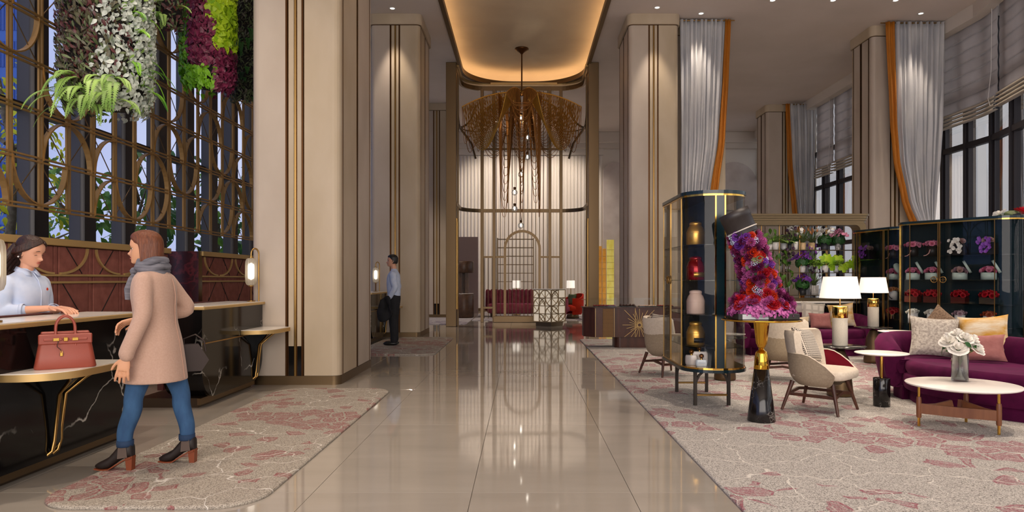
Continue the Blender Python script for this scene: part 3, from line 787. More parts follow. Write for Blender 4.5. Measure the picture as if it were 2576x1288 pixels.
# ---------------------------------------------------------------- hanging planters
def planter(x, y, z0, z1, rad, pick, label, n, seed, geos, fronds=(), nparts=75):
    r = random.Random(seed)
    t = thing('hanging_planter', label, 'hanging planter', (x, y, 0), 0, 'planted columns hanging over the reception')
    MB().lathe([(0, z0 + .05), (rad * .7, z0 + .08), (rad * .82, z0 + .3), (rad * .82, z1), (0, z1)], 20).build('planting_core', 'groove', t)
    MB().tube([(0, 0, z1), (0, 0, H - .01)], .012, 6).build('cable', 'bronze', t)
    mb = {}; cnt = {}
    me = {k: leaf_mesh('leaf', g, m) for k, (g, m) in geos.items()}
    vd = Vector((-x, -y)).normalized(); rt = Vector((-vd.y, vd.x)); rt = rt if rt.x > 0 else -rt
    for i in range(n):
        a = r.uniform(0, 2 * pi); 
        if r.random() < .72: a = math.atan2(vd.y, vd.x) + r.uniform(-1.75, 1.75)
        z = z0 + (z1 - z0) * r.random() ** 1.05
        e = Vector((cos(a), sin(a))); u = e.dot(rt); h = (z - z0)
        rr = rad * (.86 + .16 * r.random()) * (.72 + .28 * min(1, (h + .1) / .3))
        k = pick(u, h, r)
        if k is None: continue
        g, m_ = geos[k]
        m = orient((e.x, e.y, .3), r.uniform(-1.5, 1.5), r.uniform(-1.0, .0)); s = r.uniform(.5, 1.25)
        p = (rr * e.x, rr * e.y, z)
        cnt[k] = cnt.get(k, 0) + 1
        if cnt[k] <= nparts: fin('leaf', me[k], None, t, p, object_rot(m), s)
        else: scatter(mb.setdefault(k, MB()), g, p, m, s)
    for k, b in mb.items(): tag(b.build('foliage', geos[k][1], t), kind='stuff')
    for (u, h, L, m_) in fronds:
        a = math.atan2(vd.y, vd.x); e = vd * sqrt(max(0, 1 - u * u)) + rt * u
        mm = Matrix.Rotation(math.atan2(e.y, e.x) + r.uniform(-.5, .5), 3, 'Z')
        f = MB(); g = frond(L, 22, .15, r.uniform(.5, 1.1)); scatter(f, g, (e.x * rad * .8, e.y * rad * .8, z0 + h), mm, 1)
        f.build('fern_frond', m_, t)
G = leaf_geo
def pick1(u, h, r):
    d = u + .5 * (h - .6) - .08 * sin(h * 5)
    if h < .25 and u < .05: return 'fern' if r.random() < .5 else 'dark'
    if u > .15 + .35 * sin(h * 2.6): return 'sil' if r.random() < .86 else 'green'
    if u > -.25 and r.random() < .55: return 'sil'
    q = r.random()
    return 'dark' if q < .45 else ('mar' if q < .8 else 'olive')
rf = random.Random(5)
planter(-4.38, 7.2, 3.12, 5.2, .46, pick1, 'big hanging planter of silver and dark maroon foliage with pale ferns below', 5200, 3,
        {'sil': (G(.066, .042, .25, .25), 'leaf_silver'), 'dark': (G(.085, .03, .2, .3), 'leaf_dark'), 'mar': (G(.07, .03, .2, .3), 'leaf_maroon'), 'olive': (G(.09, .025, .2, .3), 'leaf_olive'), 'green': (G(.08, .03), 'leaf_fern'), 'fern': (G(.1, .03), 'leaf_fern')},
        [(rf.uniform(-1, .25), rf.uniform(-.02, .3), rf.uniform(.3, .55), 'leaf_fern') for _ in range(26)] + [(rf.uniform(.6, 1), rf.uniform(.2, 1.0), rf.uniform(.25, .4), 'leaf_green') for _ in range(10)] + [(rf.uniform(-1, 1), rf.uniform(1.2, 1.9), rf.uniform(.25, .4), 'leaf_fern') for _ in range(8)])
pc = bpy.data.objects['hanging_planter']
cm = leaf_mesh('leaf', leaf_geo(.17, .075, .25, .35, 5), 'leaf_cream')
for k in range(9):
    fin('leaf', cm, None, pc, (.18 + .05 * rf.uniform(-1.6, 1.6), -.42 + .03 * rf.uniform(-1, 1), 3.32 + .07 * rf.uniform(-1, 1)), object_rot(orient((.45, -.8, .45), rf.uniform(-.9, .9), rf.uniform(-.3, .2))), rf.uniform(.8, 1.1))
def pick2(u, h, r):
    d = u - .75 * (h - .75)
    if h < .28: return 'pur' if u > .25 else 'green'
    if u > -.45 + .62 * (1.35 - h) + .2 and h > .55: return 'lime' if u > .2 or h > .9 else 'pur'
    if d < -.55 - .1 and h < .6: return 'green'
    if u < -.75: return 'green'
    return 'pur'
planter(-4.27, 9.3, 3.92, 5.6, .36, pick2, 'hanging planter of crimson leaves between lime green leaves', 2900, 4,
        {'pur': (heart_geo(.08, .06), 'leaf_purple'), 'lime': (heart_geo(.095, .07), 'leaf_lime'), 'green': (heart_geo(.075, .05), 'leaf_green')}, nparts=100)
def pick3(u, h, r): return 'a' if r.random() < .6 else 'b'
planter(-4.36, 10.75, 4.15, 5.9, .27, pick3, 'slim dark green trailing planter beside the massive column', 1500, 5,
        {'a': (G(.09, .02), 'leaf_olive'), 'b': (G(.08, .025), 'leaf_dark')}, [(rf.uniform(-1, 1), rf.uniform(0, 1.4), rf.uniform(.2, .4), 'leaf_deep') for _ in range(22)])
planter(-4.45, 8.55, 4.5, 5.4, .24, lambda u, h, r: 'a' if r.random() < .5 else 'b', 'small dark hanging planter with pale fern tails between the two larger ones', 500, 6,
        {'a': (G(.08, .035), 'leaf_maroon'), 'b': (G(.09, .03), 'leaf_olive')}, [(rf.uniform(-1, .6), rf.uniform(0, .25), rf.uniform(.25, .4), 'leaf_fern') for _ in range(9)])

# ---------------------------------------------------------------- reception back walls
def back_panel(y0, y1, label, umid, dark_end=False):
    t = thing('reception_back_wall', label, 'partition', (-4.9, 0, 0), 0, 'leather back walls of the reception')
    MB().box(-.16, -.035, y0, y1, 0, 1.72).build('backing', 'groove', t)
    ys = [y0]; p = 7.18
    g = [p + .58 * k for k in range(-4, 12) if y0 + .1 < p + .58 * k < y1 - .1]
    cur = y0
    for c in g + [None]:
        e = (c - .045) if c else y1
        MB().bev(-.036, 0, cur, e, .05, 1.715, .006).build('leather_panel', 'leather_red', t)
        if c: MB().bev(-.036, -.004, c - .027, c + .027, .05, 1.715, .004).build('leather_batten', 'leather_red', t); cur = c + .045
    MB().bev(-.18, .045, y0 - .01, y1 + .01, 1.72, 1.795, .006).build('brass_cap', 'brass_pale', t)
    for z in (1.41, 1.335): MB().bev(-.004, .02, y0, y1, z - .012, z + .012, .003).build('brass_rail', 'brass_pale', t)
    for c in umid:
        for s in (-1, 1):
            a = [(.008, c + s * (.05 + .5 - .5 * cos(q * pi / 24)), 1.72 - .29 * sin(q * pi / 24)) for q in range(13)]
            a = [(.008, c + s * (.05 + .45 * (1 - q / 12)) if 0 else c + s * (.05 + .45 * cos(q / 12 * pi / 2)), 1.71 - .28 * sin(q / 12 * pi / 2)) for q in range(13)]
            if min(p_[1] for p_ in a) > y0 and max(p_[1] for p_ in a) < y1:
                MB().rect(a, .022, .03, (1, 0, 0)).build('brass_arc', 'brass_pale', t)
                MB().rect([(.0, c + s * .42, 1.43), (.0, c + s * .16, 1.71)], .008, .012, (1, 0, 0)).build('groove_line', 'groove', t)
                MB().rect([(.0, c + s * .1, 1.32), (.0, c + s * .42, .95)], .008, .012, (1, 0, 0)).build('groove_line', 'groove', t)
    return t
back_panel(3.5, 9.45, 'dusty red leather back wall with brass rails behind the receptionist', [7.18, 8.34, 6.02])
t2 = back_panel(10.42, 13.0, 'dusty red leather back wall segment beside the massive column', [11.02, 12.15])
MB().box(-1.2, .02, 10.3, 10.42, 0, 1.79).build('dark_marble_end', 'marble_red', t2)
MB().box(-.9, -.15, 10.42, 10.6, 0, 1.79).build('end_core', 'marble_red', t2)

# ---------------------------------------------------------------- reception counters
def counter(y0, y1, label, ledge, near_end):
    t = thing('reception_counter', label, 'counter', (-3.35, (y0 + y1) / 2, 0), 0, 'black marble reception counters')
    L = y1 - y0; r = .3
    # elevation with rounded lower corners
    el = [(-L / 2, 1.045)] + [(-L / 2 + r - r * cos(a), .1 + r - r * sin(a)) for a in [pi / 2 * i / 8 for i in range(9)]] + [(L / 2 - r + r * sin(a), .1 + r - r * cos(a)) for a in [pi / 2 * i / 8 for i in range(9)]] + [(L / 2, 1.045)]
    MB().prism(el[::-1], -.42, 0, lambda a, b, c: (c, a, b)).build('marble_front', 'marble_black', t)
    MB().box(-.75, -.1, -L / 2 + .12, L / 2 - .12, 0, .1).build('plinth', 'plinth', t)
    MB().box(-.1, -.06, -L / 2 + .1, L / 2 - .1, .03, .1).build('plinth_trim', 'brass_satin', t)
    MB().bev(-.46, .03, -L / 2 - .02, L / 2 + .02, 1.045, 1.078, .006).build('brass_edge', 'brass_pale', t)
    MB().box(-.45, .02, -L / 2 - .01, L / 2 + .01, 1.078, 1.086).build('stone_top', 'marble_white', t)
    MB().bev(-.56, -.42, -L / 2 + .05, L / 2 - .05, .72, .76, .005).build('inner_desk', 'leather_red', t)
    MB().box(-.48, -.42, -L / 2 + .02, L / 2 - .02, .2, 1.045).build('inner_face', 'screen_red', t)
    MB().bev(-.5, -.46, -L / 2 + .4, L / 2 - .4, 1.04, 1.10, .006).build('inner_upstand', 'screen_red', t)
    # ledge and its brass ribs
    a0, a1 = ledge; lm, lw = (a0 + a1) / 2 - (y0 + y1) / 2, (a1 - a0)
    pl = [(-.04, lm - lw / 2)] + [(.36 * sin(q * pi / 2 / 24) ** .8, lm - lw / 2 + .3 * (1 - cos(q * pi / 2 / 24))) for q in range(1, 25)] + [(.38, lm + lw / 2 - .06), (.33, lm + lw / 2), (-.04, lm + lw / 2)]
    MB().prism(pl, .705, .752, smooth=True).build('ledge', 'brass_pale', t)
    MB().prism([(x * .97, y * .995) for x, y in pl], .752, .758).build('ledge_top', 'marble_white', t)
    c = lm + .1
    for s in (-1, 1):
        pth = [(.22, c + s * .17, .705), (.17, c + s * .09, .66), (.06, c + s * .035, .55), (.03, c + s * .03, .3), (.025, c + s * .035, .22), (.02, c + s * .03 - .02, .15), (-.03, c - .05 + s * .03, .1)]
        MB().tube(pth, .012, 8).build('brass_rib', 'brass', t)
    MB().prism([(-.01, .1), (.03, .2), (.05, .55), (.19, .7), (-.01, .7)], c - .03, c + .03, lambda a, b, d: (a, d, b)).build('bracket', 'black_lacquer', t)
    e0, e1 = (c + .22, L / 2 - .05) if near_end else (-L / 2 + .02, c - .22)
    path = [(.004, e0, .69), (.004, e1, .69)]
    MB().rect(path, .012, .012).build('brass_inlay', 'brass', t)
    return t
counter(3.55, 5.95, 'near black marble reception counter with the red handbag on its ledge', (4.38, 5.2), True)
c2 = counter(7.15, 8.81, 'black marble reception counter with lamp next to the massive column', (8.14, 8.81), False)
t3 = dup(c2, (-3.15, 15.08, 0), 0, 'farther dark reception counter in front of the standing man')

# lamp on the counters: arched brass stem holding a ribbed glass lantern
def lantern(x, y, z, label):
    t = thing('counter_lamp', label, 'lamp', (x, y, z), 0, 'lantern lamps on the reception counters')
    MB().lathe([(0, 0), (.05, 0), (.05, .012), (0, .012)], 20).build('base', 'brass', t)
    MB().tube([(0, 0, .01), (0, 0, .21)], .014, 8).build('stem', 'bronze', t)
    MB().tube([(.07, .07, .0), (.07, .07, .6)] + [(.035 + .035 * cos(a), .035 + .035 * cos(a), .6 + .07 * sin(a)) for a in [pi * i / 10 for i in range(1, 11)]] + [(0, 0, .56)], .011, 8).build('arched_arm', 'brass', t)
    prof = [(.03, .2), (.055, .215), (.066, .25), (.068, .3), (.068, .46), (.066, .5), (.055, .535), (.03, .55)]
    rows = [[(r * (1 + .045 * cos(14 * a)) * cos(a), r * (1 + .045 * cos(14 * a)) * sin(a), z_) for a in [2 * pi * j / 56 for j in range(56)]] for r, z_ in prof]
    MB().grid(rows, cu=True).build('ribbed_glass', 'ribbed_glass', t)
    MB().lathe([(0, .27), (.036, .29), (.04, .32), (.04, .44), (.036, .47), (0, .49)], 16).build('glowing_core', 'lamp_core', t)
    MB().lathe([(.0, .565), (.032, .56), (.034, .545), (.0, .545)], 16).build('cap', 'brass', t)
    MB().lathe([(.0, .2), (.034, .205), (.03, .19), (.0, .185)], 16).build('collar', 'brass', t)
    return t
lantern(-3.455, 4.46, 1.087, 'ribbed glass counter lamp cut by the left picture edge').rotation_euler = (0, 0, pi)
lantern(-3.42, 8.62, 1.087, 'lit ribbed glass lamp on the counter beside the massive column')
lantern(-3.32, 15.5, 1.087, 'lit ribbed glass lamp on the far counter by the standing man')

# rugs
def rug(x0, x1, y0, y1, r, mat, name, label, z=.022):
    pl = rrect(x1 - x0, y1 - y0, r, 10); mb = MB()
    n = len(pl); w, d = x1 - x0, y1 - y0
    lp = lambda off, zz: [(px * (1 - 2 * off / w), py * (1 - 2 * off / d), zz) for px, py in pl]
    mb.grid([lp(.0, 0), lp(-.004, z * .5), lp(.006, z * .92), lp(.02, z)], cu=True); mb.add(lp(.02, z), [tuple(range(n))])
    return tag(mb.build(name, mat, None, ((x0 + x1) / 2, (y0 + y1) / 2, .0005)), label, 'rug')
rug(-2.97, -1.6, 4.05, 8.46, .3, 'rug', 'runner_rug', 'beige runner rug with red petals under the walking woman')
rug(-3.1, -1.58, 12.25, 15.9, .3, 'rug', 'runner_rug', 'beige rug with red petals under the standing man')
rug(1.3, 9.15, 1.2, 15.4, .15, 'carpet', 'lounge_carpet', 'large beige carpet with pink petals under the lounge seating', .02)
rug(-4.8, -1.68, 20.5, 24.15, .1, 'far_carpet', 'far_rug', 'pale lavender rug beside the wooden shelf totem', .015)
rug(-1.65, 3.4, 22.4, 28.2, .1, 'far_carpet', 'far_rug', 'pale lavender rug under the sofa behind the brass screen', .015)

# handbag on the ledge
hbag = thing('handbag', 'terracotta red leather handbag with two handles on the counter ledge', 'handbag', (-3.17, 4.74, .7585), .62)
rows = []
for i, (z, w, d) in enumerate(((0, .175, .085), (.008, .18, .09), (.1, .165, .07), (.2, .148, .045), (.235, .142, .03))):
    rows.append([(px, py, z) for px, py in rrect(2 * w, 2 * d, min(.03, d * .6), 4)])
MB().grid(rows, cu=True, caps=True).build('body', 'bag_leather', hbag)
MB().bev(-.14, .14, -.034, .034, .232, .25, .006).build('top_rim', 'bag_leather', hbag)
MB().bev(-.155, .155, -.064, -.045, .165, .235, .006).build('front_flap', 'bag_leather', hbag)
for s in (-1, 1):
    MB().tube([(-.058, s * .05, .15), (-.056, s * .045, .27)] + [(-.056 * cos(a), s * .04, .27 + .085 * sin(a)) for a in [pi * i / 14 for i in range(1, 14)]] + [(.056, s * .045, .27), (.058, s * .05, .15)], .0085, 8).build('handle', 'bag_leather', hbag)
    st = MB().bev(s * .02 if s > 0 else -.125, .125 if s > 0 else -.02, -.073, -.065, .19, .207, .003).build('belt', 'bag_leather', hbag)
    MB().bev(s * .055 - .018, s * .055 + .018, -.077, -.072, .188, .209, .002).build('buckle_plate', 'brass_bright', st)
MB().bev(-.013, .013, -.078, -.068, .185, .212, .003).build('clasp', 'brass_bright', hbag)
MB().tube([(-.04, -.072, .2), (-.05, -.078, .15), (-.03, -.08, .13), (-.026, -.08, .12)], .0022, 6).build('key_cord', 'bag_dark', hbag)
MB().bev(-.034, -.016, -.085, -.077, .085, .11, .002).tube([(-.03, -.081, .108), (-.03, -.081, .12), (-.02, -.081, .12), (-.02, -.081, .108)], .002, 6).build('padlock', 'brass_bright', hbag)
# ---------------------------------------------------------------- tall brass screen around the far end of the aisle
scr = thing('brass_screen', 'tall brass frame screen with posts, rods and an arched opening at the aisle end', 'screen', (0, 0, 0))
for sx, x in ((-1, -2.035), (1, 2.06)):
    MB().bev(x - .15, x + .15, 19.6, 19.92, 0, H, .01).build('post', 'brass_satin', scr)
    MB().tube([(x - sx * .16, 19.7, .5), (x - sx * .16, 19.7, 3.0), (x - sx * .15, 19.7, 3.12)], .045, 8).build('pull_handle', 'brass', scr)
SXL, SXR, SB, SRr = -1.9, 1.92, 21.7, .75
def spath(z, n=10):
    P = [(SXL, 19.75, z), (SXL, SB - SRr, z)] + [(SXL + SRr - SRr * cos(a), SB - SRr + SRr * sin(a), z) for a in [pi / 2 * i / n for i in range(1, n + 1)]]
    P += [(SXR - SRr + SRr * sin(a), SB - SRr + SRr * cos(a), z) for a in [pi / 2 * i / n for i in range(n + 1)]] + [(SXR, 19.75, z)]
    return P
MB().rect(spath(3.54), .06, .11).build('middle_ring', 'brass_satin', scr)
MB().rect(spath(7.42), .07, .14).build('top_ring', 'brass_satin', scr)
MB().rect(spath(7.56), .16, .07).build('crown_ring', 'brass_pale', scr)
def at_s(s, z):
    P = [Vector((p[0], p[1])) for p in spath(0)]; acc = 0
    for i in range(len(P) - 1):
        L = (P[i + 1] - P[i]).length
        if acc + L >= s: q = P[i].lerp(P[i + 1], (s - acc) / L); return (q.x, q.y, z)
        acc += L
    return (P[-1].x, P[-1].y, z)
TOT = sum((Vector(spath(0)[i + 1]) - Vector(spath(0)[i])).length for i in range(len(spath(0)) - 1))
sr = .35                                        # side rails
pair = [(0.35, 1.55), (1.55, 2.9)]
for side in (0, 1):
    g = (lambda s, z: at_s(s, z)) if side == 0 else (lambda s, z: at_s(TOT - s, z))
    p = g(sr, 0); MB().bev(p[0] - .04, p[0] + .04, p[1] - .05, p[1] + .05, 0, 7.4, .006).build('side_rail', 'brass_satin', scr)
    zn = 6.03
    for (s0, s1) in ((sr, 1.1), (2.05, 1.1)):
        for up in (-1, 1):
            q = [g(s0 + (s1 - s0) * sin(i * pi / 20), zn + up * 1.0 * (1 - sin(i * pi / 20) ** 1) if 0 else zn + up * (.85 - .85 * (1 - (1 - i / 10) ** 2) ** .5) if i else zn + up * .85) for i in range(11)]
            q = [g(s1 + (s0 - s1) * (1 - cos(a)), zn + up * (.85 * sin(a)) * 0 + up * .85 * (1 - sqrt(max(0, 1 - (1 - cos(a)) ** 2)))) for a in [pi / 2 * i / 10 for i in range(11)]]
            MB().rect(q, .045, .05).build('arc_brace', 'brass_satin', scr)
    MB().rect([g(.35 + .1 * i, zn) for i in range(18)], .04, .03).build('brace_band', 'brass_satin', scr)
for x in (-1.264, -.885, .885, 1.24):
    MB().bev(x - .05, x + .05, SB - .06, SB + .06, 0, 7.4, .006).build('upright', 'brass_satin', scr)
for k in range(14):
    x = -.81 + 1.62 * k / 13; MB().tube([(x, SB, .2), (x, SB, 7.4)], .011, 6).build('rod', 'brass_satin', scr)
for x0, x1 in ((-1.2, -.94), (.94, 1.19)):
    for k in range(3):
        x = x0 + (x1 - x0) * k / 2
        if x0 < 0: MB().tube([(x, SB, .12), (x, SB, 2.07)], .011, 6).build('rod', 'brass_satin', scr)
ax, ar = .01, .55
MB().rect([(ax - ar, SB - .03, .2), (ax - ar, SB - .03, 2.34)] + [(ax - ar * cos(a), SB - .03, 2.34 + ar * sin(a)) for a in [pi * i / 20 for i in range(1, 20)]] + [(ax + ar, SB - .03, 2.34), (ax + ar, SB - .03, .2)], .08, .085, (0, 1, 0)).build('arch_frame', 'brass_satin', scr)
for x0, x1, z in ((-1.264, -.54, 2.07), (.56, 1.24, 2.07), (-1.264, -.885, .46), (-1.26, 1.24, 5.5)):
    MB().box(x0, x1, SB - .03, SB + .03, z - .03, z + .03).build('transom', 'brass_satin', scr)
MB().bev(-.9, .9, SB - .12, SB + .1, 0, .2, .01).build('plinth', 'brass_satin', scr)

# ---------------------------------------------------------------- chandelier
M('chain_lit', 'c9963f', .38, .85); M('chain_shaded', '94632f', .42, .8)  # same chain metal: brighter copy for lit front swags, darker for shaded ones
CX, CY = -.005, 19.7
ch = thing('chandelier', 'large gold chain chandelier with draped swags and hanging glass bulbs', 'chandelier', (CX, CY, 0))
MB().lathe([(0, 8.019), (.2, 8.019), (.2, 7.99), (.13, 7.95), (.06, 7.9), (.03, 7.86), (0, 7.86)], 24).build('ceiling_rose', 'bronze', ch)
MB().tube([(0, 0, 7.9), (0, 0, 6.74)], .022, 8).build('stem', 'bronze', ch)
MB().lathe([(.05, 6.8), (.09, 6.76), (.09, 6.7), (.05, 6.66)], 12).build('hub', 'chain_shaded', ch)
RT = 1.72
ang = [-pi / 2 + math.radians(q) for q in (14, 82, 126, 166, 194, 234, 278, 346)]; NA = 8
def armp(k, t):
    a = ang[k % NA]; r = .2 + (RT - .2) * t
    return Vector((r * cos(a), r * sin(a), 6.76 - .04 * t - .44 * t * t))
for k in range(NA):
    MB().tube([armp(k, i / 8) for i in range(9)], [.024 - .0012 * i for i in range(9)], 6).build('arm', 'chain_lit', ch)
MB().rect([armp(0, .3), armp(0, 0), (0, -.12, 6.72), armp(7, 0), armp(7, .3)], .05, .02).build('front_collar', 'brass_bright', ch)
def cat_path(a, b, sag, n=14, e=2.2):
    P = []
    for i in range(n + 1):
        t = i / n; u = 2 * t - 1; q = a.lerp(b, t); P.append((q.x, q.y, q.z - sag * (1 - abs(u) ** e)))
    return P
for k in range(NA):
    mb = MB(); fr = MB(); wide = k in (0, 6); front = k == 7; back = k == 3
    for j in range(44 if wide else 22):
        t = .02 + .97 * j / (43 if wide else 21)
        a, b = armp(k, t), armp(k + 1, t)
        if front: mb.tube(cat_path(a, b, .25 + 3.2 * (1 - t) ** 1.1 * (.35 + .65 * ((j * 7) % 11) / 10), 16, 3.2), .0095, 4, caps=False)
        elif wide: mb.tube(cat_path(a, b, (.18 + 1.2 * t ** 1.1), 20, 2.0), .0125, 4, caps=False)
        else: mb.tube(cat_path(a, b, .3 + .9 * t, 12), .0095, 4, caps=False)
    for j in range(10):
        t = .68 + .32 * j / 9; t2 = t - .14
        if k not in (0, 7): fr.tube(cat_path(armp(k, t), armp(k, t2), .4 + .7 * (j / 9) ** .8, 12, 3.0), .009, 4, caps=False)
    mb.build('chain_swag', 'chain_lit' if wide else 'chain_shaded', ch)
    if fr.v: fr.build('chain_fringe', 'chain_shaded', ch)
for (aa, r0, ln, wd) in ((-pi / 2, .5, 3.6, .2), (-pi / 2 + .85, .52, 3.5, .3), (-pi / 2 - .85, .52, 3.5, .3), (pi / 2 + .7, .5, 3.0, .3), (pi / 2 - .7, .5, 3.0, .3)):
    mb = MB(); e = Vector((cos(aa), sin(aa), 0)); s_ = Vector((-sin(aa), cos(aa), 0)); c = e * r0 + Vector((0, 0, 6.62))
    for j in range(15):
        t = j / 14; w = wd * (1.25 - .85 * t); L = .35 + (ln - .35) * t ** 1.05
        mb.tube(cat_path(c + s_ * w * .8, c - s_ * w * .8 + e * .02 * j, L, 18, 3.0), .009, 4, caps=False)
    mb.build('chain_tassel', 'chain_shaded', ch)
bulb('chandelier_glow', (-.02, -.35, 5.93), 45, WARM, .03, ch)
for (bx, by) in ((1311, 300), (1327, 348), (1327, 397), (1311, 440), (1295, 485), (1295, 526), (1311, 568)):
    X = (bx - 1313) * .01132; Z = 1.37 + (702 - by) * .01132; Yy = -.35
    s = MB().tube([(X, Yy, 6.68), (X, Yy, Z + .13)], .005, 6).build('cord', 'bronze', ch)
    b = MB().ball((X, Yy, Z), .085, 16, 10).build('glass_bulb', 'glass_clear', s)
    MB().lathe([(0, .15), (.035, .15), (.038, .09), (.02, .08), (0, .08)], 12, (X, Yy, Z)).build('socket', 'bronze', s)
    MB().ball((X, Yy, Z + .01), (.022, .022, .05), 8, 6).build('filament', 'led', s)

# ---------------------------------------------------------------- host stand of back-lit panels
M('panel_lit', 'f3e6d0', .6, emit=.35, ecol='fff0d8'); M('stand_frame', 'a58f6c', .45, .4)
hs = thing('host_stand', 'glowing cream host stand with bronze arc lattice at the aisle end', 'host stand', (.845, 19.62, 0), math.radians(40))
S_ = .66
MB().box(.05, S_ - .05, .05, S_ - .05, 0, .13).build('plinth', 'brass_satin', hs)
MB().box(0.02, S_ - .02, .02, S_ - .02, .13, 1.06).build('body', 'panel_lit', hs)
MB().bev(-.012, S_ + .012, -.012, S_ + .012, 1.055, 1.085, .004).build('top', 'marble_white', hs)
def lat_face(fn, cols, rows):
    cw, chh = S_ / cols, .925 / rows
    for c in range(cols):
        for r in range(rows):
            mb = MB(); mb.prism([(c * cw + .012, r * chh + .012), ((c + 1) * cw - .012, r * chh + .012), ((c + 1) * cw - .012, (r + 1) * chh - .012), (c * cw + .012, (r + 1) * chh - .012)], 0, .018, fn); mb.build('lit_panel', 'panel_lit', hs)
    for c in range(cols + 1):
        mb = MB(); mb.prism([(c * cw - .011, 0), (c * cw + .011, 0), (c * cw + .011, .925), (c * cw - .011, .925)], -.0, .035, fn); mb.build('upright_bar', 'stand_frame', hs)
    for r in range(rows + 1):
        mb = MB(); mb.prism([(0, r * chh - .011), (S_, r * chh - .011), (S_, r * chh + .011), (0, r * chh + .011)], 0, .033, fn); mb.build('cross_bar', 'stand_frame', hs)
    for (c, r, q) in ((0, 3, 1), (0, 3, 0) if cols < 3 else (1, 3, 0), (1, 2, 1), (1, 2, 0), (0, 1, 0), (2 if cols > 2 else 1, 2, 0), (0, 0, 2), (1, 0, 3), (1, 0, 1), (0, 2, 3), (2 if cols > 2 else 0, 3, 1), (2 if cols > 2 else 0, 1, 2)):
        cx, cz = (c + (1 if q in (1, 2) else 0)) * cw, (r + (1 if q in (2, 3) else 0)) * chh
        for (rad_) in (1.0,):
            P = [(cx + cw * cos(q * pi / 2 + a), cz + chh * sin(q * pi / 2 + a)) for a in [pi / 2 * i / 8 for i in range(9)]]
            Q = [(cx + (cw - .022) * cos(q * pi / 2 + a), cz + (chh - .022) * sin(q * pi / 2 + a)) for a in [pi / 2 * i / 8 for i in range(9)]]
            MB().prism(P + Q[::-1], .0, .04, fn).build('arc_bar', 'stand_frame', hs)
            d = Vector((cos(q * pi / 2 + pi / 4) * cw, sin(q * pi / 2 + pi / 4) * chh)); nn = Vector((-d.y, d.x)).normalized() * .006
            MB().prism([(cx + nn.x, cz + nn.y), (cx - nn.x, cz - nn.y), (cx + d.x - nn.x, cz + d.y - nn.y), (cx + d.x + nn.x, cz + d.y + nn.y)], 0, .03, fn).build('diagonal_bar', 'stand_frame', hs)
lat_face(lambda a, b, c: (.02 - c, a, .13 + b), 3, 4)
lat_face(lambda a, b, c: (a, .02 - c, .13 + b), 2, 4)
hs.rotation_euler = (0, 0, math.radians(50))

# ---------------------------------------------------------------- pastry counter
pc_ = thing('pastry_counter', 'dark wood pastry counter with a metal starburst and woven inset', 'counter', (0, 0, 0))
MB().prism([(1.225, 13.9), (1.225, 13.62), (1.43, 13.38), (1.80, 13.38), (1.80, 13.9)], .23, .8).build('cantilever', 'wood_counter', pc_)
MB().prism([(1.80, 13.38), (3.25, 13.38), (3.4, 13.6), (3.4, 13.9), (1.80, 13.9)], .23, .8).build('body', 'wood_counter', pc_)
MB().prism(rrect(1.35, .5, .12, 5, 2.5, 13.66), .0215, .23).build('pedestal', 'wood_counter', pc_)
MB().box(1.585, 1.79, 13.365, 13.385, .235, .79).build('woven_inset', 'cane', pc_)
for x in (1.44, 1.81, 2.22): MB().box(x - .004, x + .004, 13.37, 13.385, .235, .8).build('metal_inlay', 'brass_pale', pc_)
MB().prism([(1.2, 13.92), (1.2, 13.6), (1.42, 13.35), (3.27, 13.35), (3.42, 13.6), (3.42, 13.92)], .8, .815).build('top', 'wood_counter', pc_)
for k in range(24):
    a = 2 * pi * k / 24; L = (.33, .26, .2)[k % 3] * (1.25 if abs(cos(a)) < .8 else 1)
    P0, P1 = (2.3 + .03 * cos(a), 13.366, .47 + .03 * sin(a)), (2.3 + L * cos(a), 13.366, max(.24, min(.79, .47 + L * sin(a))))
    MB().rect([P0, P1], .007, .012, (0, 1, 0)).build('starburst_ray', 'brass_pale', pc_)
gc = tag(MB().box(1.3, 3.3, 13.42, 13.44, .816, 1.0).build('sneeze_guard', 'glass_clear', None), 'clear glass guard standing on the pastry counter', 'glass guard')
def tray(x0, x1, y0, y1, mat, n, m, label, rr, kind):
    t = thing('pastry_tray', label, 'tray', ((x0 + x1) / 2, (y0 + y1) / 2, .816), 0, 'trays of sweets on the pastry counter')
    w, d = x1 - x0, y1 - y0
    MB().bev(-w / 2, w / 2, -d / 2, d / 2, 0, .018, .004).build('tray_plate', 'tray', t)
    for i in range(n):
        for j in range(m):
            c = (-w / 2 + w * (i + .5) / n, -d / 2 + d * (j + .5) / m, .018)
            if kind: MB().lathe([(0, rr * 1.7), (rr * .25, rr * 1.3), (rr * .85, rr * .8), (rr, rr * .4), (rr * .7, 0), (0, 0)], 8, c).build('chocolate', mat, t)
            else: MB().lathe([(0, rr), (rr * .8, rr * .95), (rr, rr * .6), (rr, 0), (0, 0)], 8, c).build('pastry', mat, t)
tray(1.42, 1.86, 13.5, 13.72, 'choco_red', 9, 2, 'dark tray of red pastries at the left counter end', .021, 0)
tray(1.94, 2.26, 13.5, 13.72, 'choco', 5, 2, 'dark tray of round chocolates in the counter middle', .028, 1)
tray(2.33, 2.66, 13.5, 13.72, 'macaron', 8, 2, 'dark tray of pale pastries beside the glass cabinet', .018, 0)
tray(2.70, 3.0, 13.5, 13.72, 'choco_red', 6, 2, 'dark tray of red pastries behind the glass cabinet edge', .02, 0)

